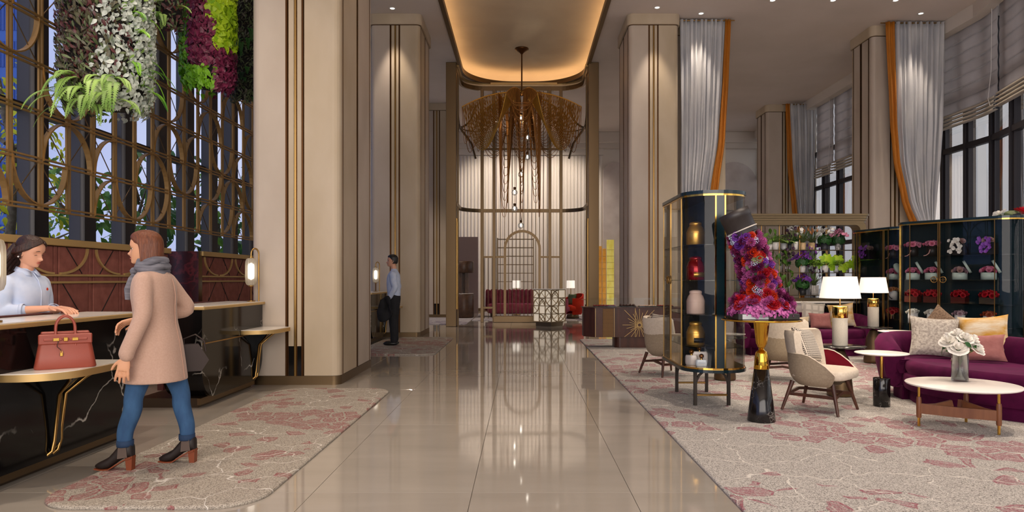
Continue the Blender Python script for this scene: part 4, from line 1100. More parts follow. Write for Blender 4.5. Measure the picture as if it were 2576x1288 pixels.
# ---------------------------------------------------------------- furniture beyond the screen
tt = thing('display_totem', 'round dark wood display totem with two drums left of the screen', 'display stand', (-2.05, 24.0, .016))
MB().lathe([(0, .84), (.34, .84), (.36, .81), (.36, .06), (.33, 0), (0, 0)], 24).build('lower_drum', 'wood_dark', tt)
MB().lathe([(0, 1.98), (.34, 1.98), (.36, 1.95), (.36, 1.6), (.34, 1.57), (0, 1.57)], 24).build('upper_drum', 'wood_dark', tt)
for a in (-.9, -2.2, 1.6): MB().box(-.06, .06, -.06, .06, .84, 1.57).build('post', 'wood_dark', tt, (.2 * cos(a), .2 * sin(a), 0))
MB().lathe([(0, .852), (.35, .852), (.35, .84), (0, .84)], 24).build('stone_disc', 'white_top', tt)

sh = thing('display_shelf', 'tall brass display shelf seen through the arched screen', 'shelf', (-.25, 26.6, .016))
for x in (-.7, .7):
    for y in (-.15, .15): MB().box(x - .015, x + .015, y - .015, y + .015, 0, 2.95).build('upright', 'brass_satin', sh)
for k in range(9): MB().box(-.7, .7, -.17, .17, .25 + .33 * k, .275 + .33 * k).build('shelf_board', 'brass_satin', sh)
MB().bev(-.4, .4, -.12, .12, .28, .56, .01).build('lit_niche', 'panel_lit', sh)

def soft_block(mb, x0, x1, y0, y1, z0, z1, e=.35):
    mb.ball(((x0 + x1) / 2, (y0 + y1) / 2, (z0 + z1) / 2), ((x1 - x0) / 2, (y1 - y0) / 2, (z1 - z0) / 2), 28, 14, e); return mb
so = thing('red_sofa', 'dusty red channel-back sofa seen through the brass rods', 'sofa', (-.3, 24.6, .016))
soft_block(MB(), -.95, .95, -.45, .42, .12, .48, .25).build('seat', 'velvet_rose', so)
bk = MB()
for k in range(13):
    a = -1.05 + 2.1 * k / 12
    bk.tube([(.95 * a / 1.05, .38, .2), (.95 * a / 1.05, .44, .9)], [.09, .085], 10)
    bk.ball((.95 * a / 1.05, .44, .9), .085, 10, 6)
bk.build('channel_back', 'velvet_rose', so)
for x in (-.8, .8):
    for y in (-.35, .3): MB().lathe([(.02, 0), (.03, .14)], 8, (x, y, 0)).build('leg', 'walnut', so)

def tub_chair(x, y, rz, mat, label, name='tub_chair'):
    t = thing(name, label, 'armchair', (x, y, .016), rz)
    rows = []
    for (s, z) in ((.78, .14), (.95, .3), (1.0, .5), (1.0, .7)):
        rows.append([(.38 * s * cos(a) , .38 * s * sin(a), z + (.16 * max(0, sin(a)) if z > .5 else 0)) for a in [(-.25 + 1.5 * i / 20) * pi for i in range(21)]])
    inn = [[(p[0] * .86, p[1] * .86, p[2]) for p in r] for r in rows]
    MB().grid(rows).grid([rows[-1], inn[-1]]).grid(inn[::-1]).grid([[r[0] for r in rows], [r[0] for r in inn]]).grid([[r[-1] for r in rows], [r[-1] for r in inn]]).build('tub_shell', mat, t)
    soft_block(MB(), -.33, .33, -.36, .3, .26, .46, .4).build('seat', mat, t)
    MB().lathe([(.2, 0), (.22, .02), (.2, .14)], 16).build('base', 'brass_satin', t)
    return t
tub_chair(1.75, 23.5, -.9, 'velvet_coral', 'coral red tub armchair with green pillow by the far lamp', 'tub_chair')
tub_chair(1.15, 22.5, 2.4, 'velvet_rose', 'mauve tub armchair behind the glowing host stand', 'tub_chair')

def pillow(x, y, z, w, h, th, rz, tilt, mat, label, roll=0, name='cushion', group=None):
    # square cushion with pinched corners, standing on its lower edge and leaning back; local front is -y
    n = 12; f = []; b = []
    for i in range(n + 1):
        u = 2 * i / n - 1; ra = []; rb = []
        for j in range(n + 1):
            v = 2 * j / n - 1
            q = ((1 - u ** 4) * (1 - v ** 4)) ** .55
            pin = 1 - .10 * (1 - u * u) * v ** 4 - 0; pin2 = 1 - .10 * (1 - v * v) * u ** 4
            px, pz = w / 2 * u * pin2, h / 2 * v * pin
            ra.append((px, -th / 2 * q - .003, pz)); rb.append((px, th / 2 * q + .003, pz))
        f.append(ra); b.append(rb)
    mb = MB().grid(f).grid([r[::-1] for r in b])
    for A, B in ((f[0], b[0]), (f[-1], b[-1]), ([r[0] for r in f], [r[0] for r in b]), ([r[-1] for r in f], [r[-1] for r in b])): mb.grid([A, B])
    me = mb.mesh(name)
    M4 = Matrix.Rotation(rz, 4, 'Z') @ Matrix.Rotation(-tilt, 4, 'X') @ Matrix.Rotation(roll, 4, 'Y')
    lo = min((M4 @ v.co).z for v in me.vertices)
    return tag(fin(name, me, mat, None, (x, y, z - lo), M4.to_euler()), label, 'cushion', group)
pillow(1.72, 23.62, .47, .4, .4, .13, -.9, .25, 'leaf_olive', 'green cushion on the coral tub armchair')

def flower_bunch(parent, n, rad, z, mats, r, size=.05, flat=.6, name='blossom', mesh=None):
    for i in range(n):
        a = i * 2.4; q = sqrt((i + .5) / n); h = flat * rad * sqrt(max(0, 1 - q * q))
        e = Vector((q * rad * cos(a), q * rad * sin(a), z + h)); nr = Vector((q * cos(a), q * sin(a), .25 + flat * (1 - q)))
        m = nr.normalized().to_track_quat('Z', 'Y').to_matrix() @ Matrix.Rotation(r.uniform(0, 6), 3, 'Z')
        fin(name, mesh[i % len(mesh)], None, parent, e, m.to_euler(), size * r.uniform(.85, 1.12))

# petal built blossoms, unit radius, facing +z
def rose_me(mat, layers=((.25, 3, 1.35), (.5, 4, 1.1), (.75, 5, .75), (1.0, 6, .42)), name='rose'):
    mb = MB()
    for li, (rad_, n, hgt) in enumerate(layers):
        for k in range(n):
            a0 = 2 * pi * (k / n) + li * .7; wd = 2 * pi / n * .72; rows = []
            for i in range(4):
                t = i / 3; rr = rad_ * (.35 + .65 * t ** .8) + (.12 * rad_ * t ** 4); z = hgt * (t ** 1.4) * .62 - .1 * li * .5 - (.12 * rad_ * t ** 6)
                rows.append([((rr) * cos(a0 + wd * u * (1 - .1 * t)), rr * sin(a0 + wd * u * (1 - .1 * t)), z - .1 * rad_ * t * u * u) for u in (-1, -.5, 0, .5, 1)])
            mb.grid(rows)
    mb.ball((0, 0, .45), (.16, .16, .4), 8, 5)
    me = mb.mesh(name); me.materials.append(MATS[mat]); return me
def mum_me(mat, n=46, name='chrysanthemum'):
    mb = MB(); r = random.Random(n)
    for i in range(n):
        t = (i + .5) / n; a = i * 2.39996; el = pi / 2 * (1 - t ** .7) ; e = Vector((cos(a) * cos(el), sin(a) * cos(el), sin(el)))
        g = leaf_geo(.62, .28, .5, -.25, 3); m = orient(Vector((cos(a) * sin(el) * -1, sin(a) * sin(el) * -1, cos(el) + .05)), 0)
        x = e; y = Vector((-sin(a), cos(a), 0)); z = x.cross(y); m = Matrix((x, y, z)).transposed()
        scatter(mb, g, e * .32, m, r.uniform(.9, 1.15))
    me = mb.mesh(name); me.materials.append(MATS[mat]); return me
def cluster_me(mat, n=22, name='flower_cluster', s=.16):
    mb = MB(); r = random.Random(n)
    for i in range(n):
        t = (i + .5) / n; a = i * 2.39996; z = 1 - 1.15 * t; q = sqrt(max(0, 1 - z * z)); mb.ball((.8 * q * cos(a), .8 * q * sin(a), .7 * z), s * r.uniform(.8, 1.2), 6, 4)
    me = mb.mesh(name); me.materials.append(MATS[mat]); return me
def flat_me(mat, n=5, name='blossom', w=.75):
    mb = MB()
    for k in range(n):
        m = Matrix.Rotation(2 * pi * k / n, 3, 'Z') @ Matrix.Rotation(-.3, 3, 'Y'); scatter(mb, petal_geo(1, w * 1.25), (0, 0, 0), m, 1)
    mb.ball((0, 0, .1), .16, 6, 4)
    me = mb.mesh(name); me.materials.append(MATS[mat]); return me
def tulip_me(mat):
    mb = MB()
    for k in range(5):
        a0 = 2 * pi * k / 5; rows = []
        for (t, rr, z) in ((0, .15, 0), (.3, .5, .5), (.6, .55, 1.1), (1, .25, 1.9)):
            rows.append([(rr * cos(a0 + u * .75 * (1 - t * .7)), rr * sin(a0 + u * .75 * (1 - t * .7)), z) for u in (-1, 0, 1)])
        mb.grid(rows)
    me = mb.mesh('tulip'); me.materials.append(MATS[mat]); return me
RO = {k: rose_me('petal_' + k) for k in ('red', 'orange', 'violet', 'pink', 'rose', 'white', 'mauve', 'dusty', 'rust', 'peach', 'plum')}
PE = {k: rose_me('petal_' + k, ((.45, 4, 1.5), (.75, 5, 1.35), (.95, 5, 1.0)), 'peony') for k in ('pink', 'rose', 'dusty', 'mauve')}
MU = {k: mum_me('petal_' + k) for k in ('magenta', 'plum', 'dark')}
CL = {k: cluster_me('petal_' + k) for k in ('blue', 'white', 'violet')}
FB = {k: flat_me('petal_' + k) for k in ('white', 'pink', 'violet', 'orchid', 'magenta', 'dark', 'rose')}
TU = {k: tulip_me('petal_' + k) for k in ('peach', 'violet', 'dark')}

bt = thing('side_table', 'black pedestal side table by the far coral armchair', 'side table', (2.2, 22.9, .016))
MB().lathe([(0, .5), (.09, .5), (.09, 0), (0, 0)], 16).build('base', 'marble_black_fine', bt)
MB().tube([(0, 0, .5), (0, 0, .66)], .012, 8).build('stem', 'brass', bt)
MB().lathe([(0, .675), (.2, .675), (.2, .66), (0, .66)], 24).build('top', 'brass_pale', bt)
fv = thing('flower_vase', 'small brass vase of white flowers on the far black side table', 'vase', (2.2, 22.9, .692))
MB().lathe([(.0, 0), (.045, .0), (.06, .05), (.045, .11), (.05, .13)], 12).build('vase', 'brass', fv)
flower_bunch(fv, 12, .13, .17, None, R, .05, 1.0, 'blossom', [FB['white']])
fl_ = thing('floor_lamp', 'lit white drum lamp behind the coral armchair', 'lamp', (1.8, 25.2, .016))
MB().lathe([(0, .03), (.14, .03), (.15, 0), (0, 0)], 20).build('base', 'brass', fl_)
MB().tube([(0, 0, .03), (0, 0, 1.05)], .014, 8).build('pole', 'brass', fl_)
MB().lathe([(.155, 1.02), (.15, 1.3)], 24).build('shade', 'lamp_shade', fl_)
fl2 = dup(fl_, (-.2, 25.6, .016), 0, 'lit white drum lamp behind the red sofa seen through the rods')
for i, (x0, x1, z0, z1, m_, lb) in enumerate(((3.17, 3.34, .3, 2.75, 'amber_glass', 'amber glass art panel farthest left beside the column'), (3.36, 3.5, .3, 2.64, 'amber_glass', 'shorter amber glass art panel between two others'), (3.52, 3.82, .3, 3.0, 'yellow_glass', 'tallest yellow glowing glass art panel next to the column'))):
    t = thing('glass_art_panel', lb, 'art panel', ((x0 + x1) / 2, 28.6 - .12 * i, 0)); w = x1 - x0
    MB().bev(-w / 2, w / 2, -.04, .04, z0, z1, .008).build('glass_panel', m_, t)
    MB().bev(-w / 2, w / 2, -.08, .08, 0, z0, .008).build('foot', 'brass_satin', t)
    for k in range(9): MB().box(-w / 2, w / 2, -.046, -.04, z0 + .2 + k * .26, z0 + .21 + k * .26).build('seam', 'brass_pale', t)
# ---------------------------------------------------------------- curtains and blinds
def interp(tab, z):
    for i in range(len(tab) - 1):
        (z0, *v0), (z1, *v1) = tab[i], tab[i + 1]
        if z <= z0 and z >= z1:
            t = (z0 - z) / (z0 - z1); t = t * t * (3 - 2 * t) * .4 + t * .6
            return [a + (b - a) * t for a, b in zip(v0, v1)]
    return tab[-1][1:] if z < tab[-1][0] else tab[0][1:]
def curtain(y, tab, gold_left, label, folds=9, amp=.055):
    # tab rows: z, gold outer edge, gold/white seam, white outer edge (x)
    t = thing('curtain', label, 'curtain', (0, y, 0), 0, 'silver curtains with ochre lining')
    zt = tab[0][0]; nz = 40; nu = folds * 10; rows = []; grow = []
    for i in range(nz + 1):
        z = zt - (zt - .03) * i / nz; g, s, w = interp(tab, z)
        sq = abs(w - s) / abs(tab[0][3] - tab[0][2])
        rows.append([(s + (w - s) * j / nu + .012 * sin(j * .9 + i * .21), amp * (1.25 - .35 * sq) * sin(2 * pi * folds * j / nu + .5 * sin(i * .11) + (.9 * sin(j * .05 * 2 * pi + i * .15))) + .012 * sin(i * .5 + j * 1.7) * .4, z) for j in range(nu + 1)])
        grow.append([(g + (s - g) * j / 12, -.03 + .03 * sin(2 * pi * 2 * j / 12 + i * .1), z) for j in range(13)])
    o = MB().grid(rows).build('drape', 'curtain', t); g = MB().grid(grow).build('ochre_hem', 'curtain_gold', t)
    for q in (o, g):
        sm = q.modifiers.new('thickness', 'SOLIDIFY'); sm.thickness = .006
    x0, x1 = sorted((tab[0][1], tab[0][3]))
    MB().tube([(x0 - .1, 0, zt - .02), (x1 + .1, 0, zt - .02)], .014, 8).build('rod', 'brass', t)
curtain(16.32, [(7.57, 4.985, 4.85, 3.78), (6.16, 4.94, 4.79, 3.78), (4.73, 4.86, 4.70, 3.79), (3.49, 4.70, 4.51, 3.80), (2.4, 4.3, 4.2, 3.85), (2.1, 4.2, 4.12, 3.85), (.03, 4.45, 4.3, 3.85)], False, 'silver curtain with ochre right hem beside the spotlit column')
curtain(16.48, [(7.57, 8.76, 8.98, 10.2), (5.23, 8.88, 9.05, 10.14), (4.27, 8.96, 9.12, 10.08), (3.31, 9.15, 9.32, 9.98), (2.49, 9.42, 9.64, 9.92), (2.1, 9.5, 9.66, 9.9), (.03, 9.4, 9.58, 9.95)], True, 'largest silver curtain with ochre left hem near the right windows', 9, .065)
curtain(23.9, [(7.5, 9.215, 9.36, 10.28), (5.57, 9.28, 9.46, 10.25), (3.63, 9.46, 9.65, 10.2), (2.4, 9.75, 9.9, 10.18), (.03, 9.7, 9.86, 10.18)], True, 'smallest silver curtain with ochre left hem, far back at the windows', 8)
def wall_x(y):
    for i in range(len(wr) - 1):
        if wr[i][1] <= y <= wr[i + 1][1]: return wr[i][0] + (wr[i + 1][0] - wr[i][0]) * (y - wr[i][1]) / (wr[i + 1][1] - wr[i][1])
def blind(y0, y1, zb, label):
    t = thing('roman_blind', label, 'blind', (0, 0, 0), 0, 'roman blinds on the lounge windows')
    n = 10; ys = [y0 + (y1 - y0) * k / n for k in range(n + 1)]; ztop = 7.3; m = 7
    for k in range(m):
        za, zc = zb + .35 + (ztop - zb - .35) * k / m, zb + .35 + (ztop - zb - .35) * (k + 1) / m
        rows = [[(wall_x(y) - .2 - .012 * sin(pi * q / 4) , y, za + (zc - za - .004) * q / 4) for y in ys] for q in range(5)]
        o = MB().grid(rows).build('blind_panel', 'blind', t); sm = o.modifiers.new('thickness', 'SOLIDIFY'); sm.thickness = .004
    for k in range(4):
        zz = zb + .09 * k
        rows = [[(wall_x(y) - .2 - (.09 + .012 * (3 - k)) * sin(pi * q / 6), y, zz + .1 - .13 * q / 6 * (1 if q < 5 else .6)) for y in ys] for q in range(7)]
        o = MB().grid(rows).build('fold', 'blind_hem', t); sm = o.modifiers.new('thickness', 'SOLIDIFY'); sm.thickness = .004
    ye = y0 + .08
    MB().tube([(wall_x(ye) - .3, ye, 7.25), (wall_x(ye) - .3, ye + .02, zb + .9), (wall_x(ye) - .3, ye + .12, zb + .3), (wall_x(ye) - .3, ye + .05, zb + .12)], .006, 6).build('cord', 'white_box', t)
blind(11.7, 14.68, 5.05, 'roman blind over the nearest window, cut by the right picture edge')
blind(14.76, 17.4, 5.02, 'roman blind next to the largest silver curtain')
blind(18.0, 22.25, 4.86, 'roman blind between the two window columns')
blind(22.33, 23.6, 4.82, 'narrow roman blind next to the smallest silver curtain')

# ---------------------------------------------------------------- glass display cabinets
def cabinet(x, y, th, L, W, r, label, split=0.0, shelves=(.42, .665, 1.0, 1.36, 1.73)):
    t = thing('display_cabinet', label, 'display cabinet', (x, y, .0215), th, 'teal glass display cabinets with brass trim')
    z0, z1 = .385, 2.26
    P = rrect(L, W, r, 10)
    MB().prism(rrect(L + .03, W + .03, r + .015, 10), z0, z0 + .032, smooth=False).build('base_slab', 'teal_lacquer', t)
    MB().prism(rrect(L + .012, W + .012, r + .006, 10), z0 + .032, z0 + .05).build('base_trim', 'brass_bright', t)
    MB().prism(rrect(L + .012, W + .012, r + .006, 10), z1 - .055, z1 - .035).build('top_trim', 'brass_bright', t)
    MB().prism(rrect(L + .03, W + .03, r + .015, 10), z1 - .035, z1).build('top_slab', 'teal_lacquer', t)
    MB().box(-L / 2 + .02, L / 2 - .02, -.03, .03, z0 + .05, z1 - .055).build('back_panel', 'teal_panel', t)
    for s in (-1, 1):
        a, b = sorted((s * (L / 2 - .03), s * (L / 2 + .004)))
        MB().box(a, b, -.04, .04, z0 + .03, z1 - .03).build('end_post', 'teal_lacquer', t)
        for q in (-1, 1):
            c, d = sorted((q * .041, q * .056)); e, f = sorted((s * (L / 2 - .01), s * (L / 2 + .006)))
            MB().box(e, f, c, d, z0 + .05, z1 - .05).build('post_trim', 'brass_bright', t)
    # glass skin: straight doors and curved ends, each pane its own piece
    loopP = P + [P[0]]
    def pane(pts):
        o = MB().grid([[(px, py, z0 + .05) for px, py in pts], [(px, py, z1 - .055) for px, py in pts]]).build('glass_pane', 'glass_clear', t)
    n = 11
    fr = (P[-1], P[0])       # front straight, y = -W/2
    pane([(-L / 2 + r, -W / 2), (split - .01, -W / 2)]); pane([(split + .01, -W / 2), (L / 2 - r, -W / 2)])
    pane([(L / 2 - r, W / 2), (-L / 2 + r, W / 2)])
    for k in range(4): pane(P[k * n:(k + 1) * n])
    if W > 2 * r + .02:
        for s in (-1, 1): pane([(s * L / 2, -W / 2 + r), (s * L / 2, W / 2 - r)])
    for q in (-1, 1): MB().box(split + q * .012 - .007, split + q * .012 + .007, -W / 2 - .008, -W / 2 + .008, z0 + .05, z1 - .055).build('door_stile', 'brass', t)
    for s in (-1, 1): MB().box(s * (L / 2 - r) - .005, s * (L / 2 - r) + .005, -W / 2 - .005, -W / 2 + .005, z0 + .05, z1 - .055).build('corner_trim', 'brass', t)
    for q in (-1, 1):
        hd = MB().tube([(split + q * .065 + .045 * cos(a), -W / 2 - .02, 1.34 + .045 * sin(a)) for a in [2 * pi * i / 20 for i in range(20)]], .006, 6, closed=True).build('round_handle', 'brass', t)
        MB().rect([(split + q * .065 - .04, -W / 2 - .02, 1.34), (split + q * .065 + .04, -W / 2 - .02, 1.34)], .006, .006).rect([(split + q * .065, -W / 2 - .02, 1.30), (split + q * .065, -W / 2 - .02, 1.38)], .006, .006, (0, 1, 0)).build('handle_spoke', 'brass', hd)
    for z in shelves[1:]:
        for s in (-1, 1):
            pl = [p for p in rrect(L - .04, W - .04, r - .02, 8) if p[1] * s > .03]
            c = sorted(pl, key=lambda p: math.atan2(p[1] * s, p[0]))
            MB().prism([(p[0], p[1]) for p in (c if s > 0 else c[::-1])] + [], z - .03, z - .0215).build('glass_shelf', 'glass_smoke', t)
    lx, ly = L * .29, W * .27
    for sx in (-1, 1):
        for sy in (-1, 1):
            lg = MB().bev(sx * lx - .014, sx * lx + .014, sy * ly - .018, sy * ly + .018, 0, z0, .003).build('leg', 'dark_metal', t)
            MB().rect([(sx * lx, sy * ly, .18), (sx * lx, sy * ly - sy * .012, .26), (sx * lx, sy * ly - sy * .04, .32), (sx * lx, sy * ly - sy * .09, .365), (sx * lx, sy * ly - sy * .1, .384)], .022, .026, (1, 0, 0)).build('curved_brace', 'dark_metal', lg)
        MB().bev(sx * lx - .01, sx * lx + .01, -ly, ly, .1, .122, .003).build('stretcher', 'brass', t)
    return t
cab1 = (2.03, 7.73, -pi / 2, 1.5)
cabinet(2.03, 7.73, -pi / 2, 1.5, .66, .3, 'tall teal glass cabinet of gold and red jars beside the aisle', -.08)
TH_A = math.radians(-56.3)
cabinet(6.75, 10.52, TH_A, 1.75, .62, .28, 'wide teal glass cabinet full of flower boxes behind the near sofa', -.16)
TH_B = math.radians(-80)
cabinet(6.66, 12.45, TH_B, 1.4, .62, .28, 'narrow-looking teal glass cabinet of flower boxes beside the plant shelf', .3)
def in_cab(cx, cy, th, lx, ly): return (cx + lx * cos(th) - ly * sin(th), cy + lx * sin(th) + ly * cos(th))

# jars and bottles of the aisle cabinet
def jar(z, mat, label, lx=.42, band=False):
    px, py = in_cab(*cab1[:3], lx, -.17)
    t = thing('tea_jar', label, 'jar', (px, py, z + .001), 0, 'jars on the aisle cabinet shelves')
    MB().lathe([(0, 0), (.093, 0), (.096, .004), (.096, .135), (.092, .15), (.08, .185), (.062, .21), (.06, .214)], 32).build('body', mat, t)
    MB().lathe([(.062, .212), (.066, .215), (.066, .236), (.055, .245), (.03, .252), (0, .253)], 32).build('lid', mat, t)
    MB().lathe([(.0965, .126), (.098, .13), (.0965, .134)], 32).build('rim_line', mat, t)
    if band: MB().lathe([(.0968, .03), (.0975, .03), (.0975, .08), (.0968, .08)], 16, (0, 0, 0), -2.0, -.6).build('printed_label', band, t)
jar(1.73, 'jar_gold', 'gold jar on the top shelf of the aisle cabinet')
jar(1.36, 'jar_red', 'deep red glossy jar in the aisle cabinet', band='jar_gold')
jar(1.0, 'jar_pink', 'pale pink jar in the middle of the aisle cabinet')
jar(.665, 'jar_gold', 'gold jar with dark label low in the aisle cabinet', band='black_box')
def perfume(lx, ly, w, h, mat, label):
    px, py = in_cab(*cab1[:3], lx, ly)
    t = thing('perfume_bottle', label, 'bottle', (px, py, .4575), -.15, 'bottles on the cabinet floor')
    me = MB(); rows = []
    for (z, s) in ((0, .86), (.012, .97), (.03, 1), (h - .03, 1), (h - .012, .97), (h, .86)):
        rows.append([(px_, py_, z) for px_, py_ in rrect(w * s, .062 * s, .022 * s, 5)])
    me.grid(rows, cu=True, caps=True).build('bottle', mat, t)
    MB().lathe([(.014, h), (.014, h + .012)], 12).build('neck', 'brass_bright', t)
    MB().ball((0, 0, h + .036), .026, 16, 10).build('round_cap', 'amber_cap', t)
perfume(.43, -.13, .17, .14, 'perfume', 'tallest white bottle with dark round cap, back of the cabinet floor')
perfume(.46, -.225, .13, .105, 'perfume', 'white bottle with gold round cap at the cabinet floor edge')
perfume(.58, -.15, .12, .07, 'perfume_pale', 'low pale grey bottle in front on the cabinet floor')

# flower boxes of the two rear cabinets
def round_box(parent, r_, h, mat, lid=None, rim=True):
    MB().lathe([(0, 0), (r_, 0), (r_, h), (r_ - .006, h), (r_ - .006, h - .03), (0, h - .03)], 28).build('box', mat, parent)
def fbox(cab, lx, z, kind, label, seed):
    px, py = in_cab(*cab, lx, -.165); r = random.Random(seed)
    t = thing('flower_box', label, 'flower box', (px, py, z + .001), cab[2], 'flower boxes in the glass cabinets')
    if kind == 'rose_black':
        round_box(t, .075, .155, 'black_box'); flower_bunch(t, 15, .115, .165, None, r, .04, .45, 'rose', [RO['rose'], RO['pink']])
        MB().rect([(-.09, -.078, .005), (-.05, -.08, .012), (-.01, -.082, .04), (.01, -.08, .1)], .012, .003, (0, 1, 0)).build('ribbon', 'ribbon_pink', t)
    elif kind in ('mint', 'mint_dusty'):
        round_box(t, .1, .105, 'mint'); flower_bunch(t, 14, .085, .115, None, r, .038, .6, 'peony', [PE['pink'], PE['rose']] if kind == 'mint' else [PE['dusty'], PE['mauve']])
        ld = MB().lathe([(0, .0), (.104, 0), (.104, -.035), (.1, -.035), (.1, -.005), (0, -.005)], 28).build('lid', 'mint', t, (.1, .04, .2), (-.35, 1.05, 0))
    elif kind in ('red_mirror', 'red_copper', 'red_silver'):
        m_ = {'red_mirror': 'copper_box', 'red_copper': 'copper_box', 'red_silver': 'silver'}[kind]
        MB().bev(-.1, .1, -.075, .075, 0, .1, .003).build('box', m_, t); flower_bunch(t, 20, .115, .1, None, r, .036, .75, 'rose', [RO['red']])
    elif kind in ('white_hat', 'mauve_hat', 'rust_hat', 'peach_hat'):
        round_box(t, .072, .16, 'white_box'); flower_bunch(t, 13, .088, .165, None, r, .034, .5, 'rose', [RO[{'white_hat': 'white', 'mauve_hat': 'mauve', 'rust_hat': 'rust', 'peach_hat': 'peach'}[kind]]])
        if kind in ('rust_hat', 'peach_hat'): MB().rect([(-.03, -.074, .11), (-.0, -.078, .06), (.05, -.08, .03), (.08, -.078, .025)], .014, .003, (0, 1, 0)).build('ribbon', 'black_box', t)
    elif kind in ('orchid_white', 'orchid_violet'):
        MB().bev(-.08, .1, -.07, .08, 0, .17, .004).build('box', 'black_box', t)
        m_ = FB['white' if kind == 'orchid_white' else 'orchid']
        for s, x in ((0, -.07), (1, .02)):
            for i in range(12):
                a = r.uniform(-.04, .04); zz = .24 - .018 * i
                m = Vector((r.uniform(-.4, .4), -1, .3)).to_track_quat('Z', 'Y').to_matrix()
                fin('orchid', m_, None, t, (x + a, -.09 - .01 * (i % 3), zz), m.to_euler(), .03)
        flower_bunch(t, 8, .07, .19, None, r, .036, .5, 'peony', [PE['dusty']])
A_ = (6.75, 10.52, TH_A); B_ = (6.66, 12.45, TH_B)
sh_ = (1.73, 1.36, 1.0, .665)
grid_ = [('rose_black', 'rose_black', 'orchid_white', 'orchid_violet'), ('mint', 'mint', 'mint_dusty', 'mint'), ('red_copper', 'red_mirror', 'red_mirror', 'red_silver'), ('white_hat', 'white_hat', 'mauve_hat', 'rust_hat')]
names_ = {'rose_black': 'black round box of pink roses', 'orchid_white': 'black box spilling white orchids', 'orchid_violet': 'black box spilling violet orchids', 'mint': 'mint box of pink peonies with open lid', 'mint_dusty': 'mint box of dusty peonies with open lid', 'red_copper': 'red roses in a brown lacquer box', 'red_mirror': 'red roses in a brown lacquer box', 'red_silver': 'red roses in a mirrored silver box', 'white_hat': 'white round box of white roses', 'mauve_hat': 'white round box of mauve roses', 'rust_hat': 'white round box of rust flowers with black ribbon', 'peach_hat': 'white round box of peach roses with black ribbon'}
pos_ = ('leftmost in the wide cabinet', 'left of the brass door stile', 'right of the brass door stile', 'rightmost in the wide cabinet')
row_ = ('top shelf', 'second shelf', 'third shelf', 'lowest shelf')
for ri in range(4):
    for ci, lx in enumerate((-.62, -.33, .07, .46)):
        fbox(A_, lx, sh_[ri], grid_[ri][ci], names_[grid_[ri][ci]] + ', ' + row_[ri] + ', ' + pos_[ci], ri * 7 + ci)
for ri, k in enumerate(('rose_black', 'mint', 'peach_hat', 'red_silver')):
    fbox(B_, .36, sh_[ri], k, names_[k] + ', ' + row_[ri] + ' of the narrow-looking cabinet', 60 + ri)
fbox(B_, -.28, 1.73, 'orchid_violet', 'black box spilling violet orchids, top shelf of the narrow-looking cabinet', 71)

# ---------------------------------------------------------------- flower tower on its pedestal
PX, PY = 2.28, 6.5
pd = thing('pedestal_table', 'black marble and gold pedestal table under the flower tower', 'pedestal table', (PX, PY, .0215))
MB().lathe([(0, 0), (.128, 0), (.13, .01), (.068, .495), (0, .495)], 40).build('marble_cone', 'marble_black_fine', pd)
MB().lathe([(.069, .494), (.07, .5), (.062, .6), (.055, .64), (.048, .66), (.03, .668), (.022, .69)], 32).build('gold_cone', 'gold_mirror', pd)
n_ = 12
rows = [[(rr * (1 + .03 * cos(n_ * a)) * cos(a), rr * (1 + .03 * cos(n_ * a)) * sin(a), z) for a in [2 * pi * j / 72 for j in range(72)]] for rr, z in ((.02, .685), (.036, .705), (.04, .72), (.05, .735), (.072, .93), (.078, .945), (.1, .95))]
MB().grid(rows, cu=True).build('fluted_goblet', 'gold_mirror', pd)
MB().lathe([(0, .95), (.36, .953), (.368, .958), (.368, .968), (.36, .97), (0, .97)], 56).build('gold_plate', 'gold_mirror', pd)
ft = thing('flower_tower', 'tall leaning tower of magenta and red flowers pouring from a tilted box', 'flower arrangement', (PX, PY, .993))
MB().bev(-.285, .285, -.2, .2, 0, .055, .004).build('flower_tray', 'black_box', ft)
MB().box(-.245, -.005, -.203, -.2, .004, .05).build('tray_face', 'pot_grey', ft)
def axis(z): t = max(0, (z - .2) / .62); return Vector((.03 - .17 * t - .03 * t * t, .0 + .02 * t, z))
core = MB()
core.tube([(0, 0, .05), (.01, 0, .12)] + [axis(.15 + .07 * i) for i in range(9)], [.22, .2] + [.17, .15, .135, .13, .13, .13, .125, .12, .11], 14)
core.build('foliage_core', 'leaf_deep', ft)
rt_ = random.Random(12)
for i in range(150):
    z = .2 + .6 * ((i + .5) / 150) + rt_.uniform(-.02, .02); a = i * 2.39996
    rad_ = .15 + .03 * max(0, (.32 - z) / .12) if z < .32 else .145 - .04 * (z - .3)
    e = Vector((cos(a), sin(a), .12)); p = axis(z) + Vector((cos(a), sin(a), 0)) * rad_
    q = rt_.random(); sc = rt_.uniform(.048, .066)
    if q < .38: me, nm = MU['magenta'], 'chrysanthemum'
    elif q < .54: me, nm = MU['plum'], 'chrysanthemum'
    elif q < .67: me, nm = RO['orange'], 'ranunculus'
    elif q < .80: me, nm = RO['violet'], 'rose'
    elif q < .92: me, nm = RO['red'], 'rose'; 
    else: me, nm = CL['blue'], 'flower_cluster'; sc *= .7
    m = e.to_track_quat('Z', 'Y').to_matrix() @ Matrix.Rotation(rt_.uniform(0, 6), 3, 'Z')
    fin(nm, me, None, ft, p, m.to_euler(), sc)
hy = MB(); pg = leaf_geo(.036, .03, .3, .15, 3)
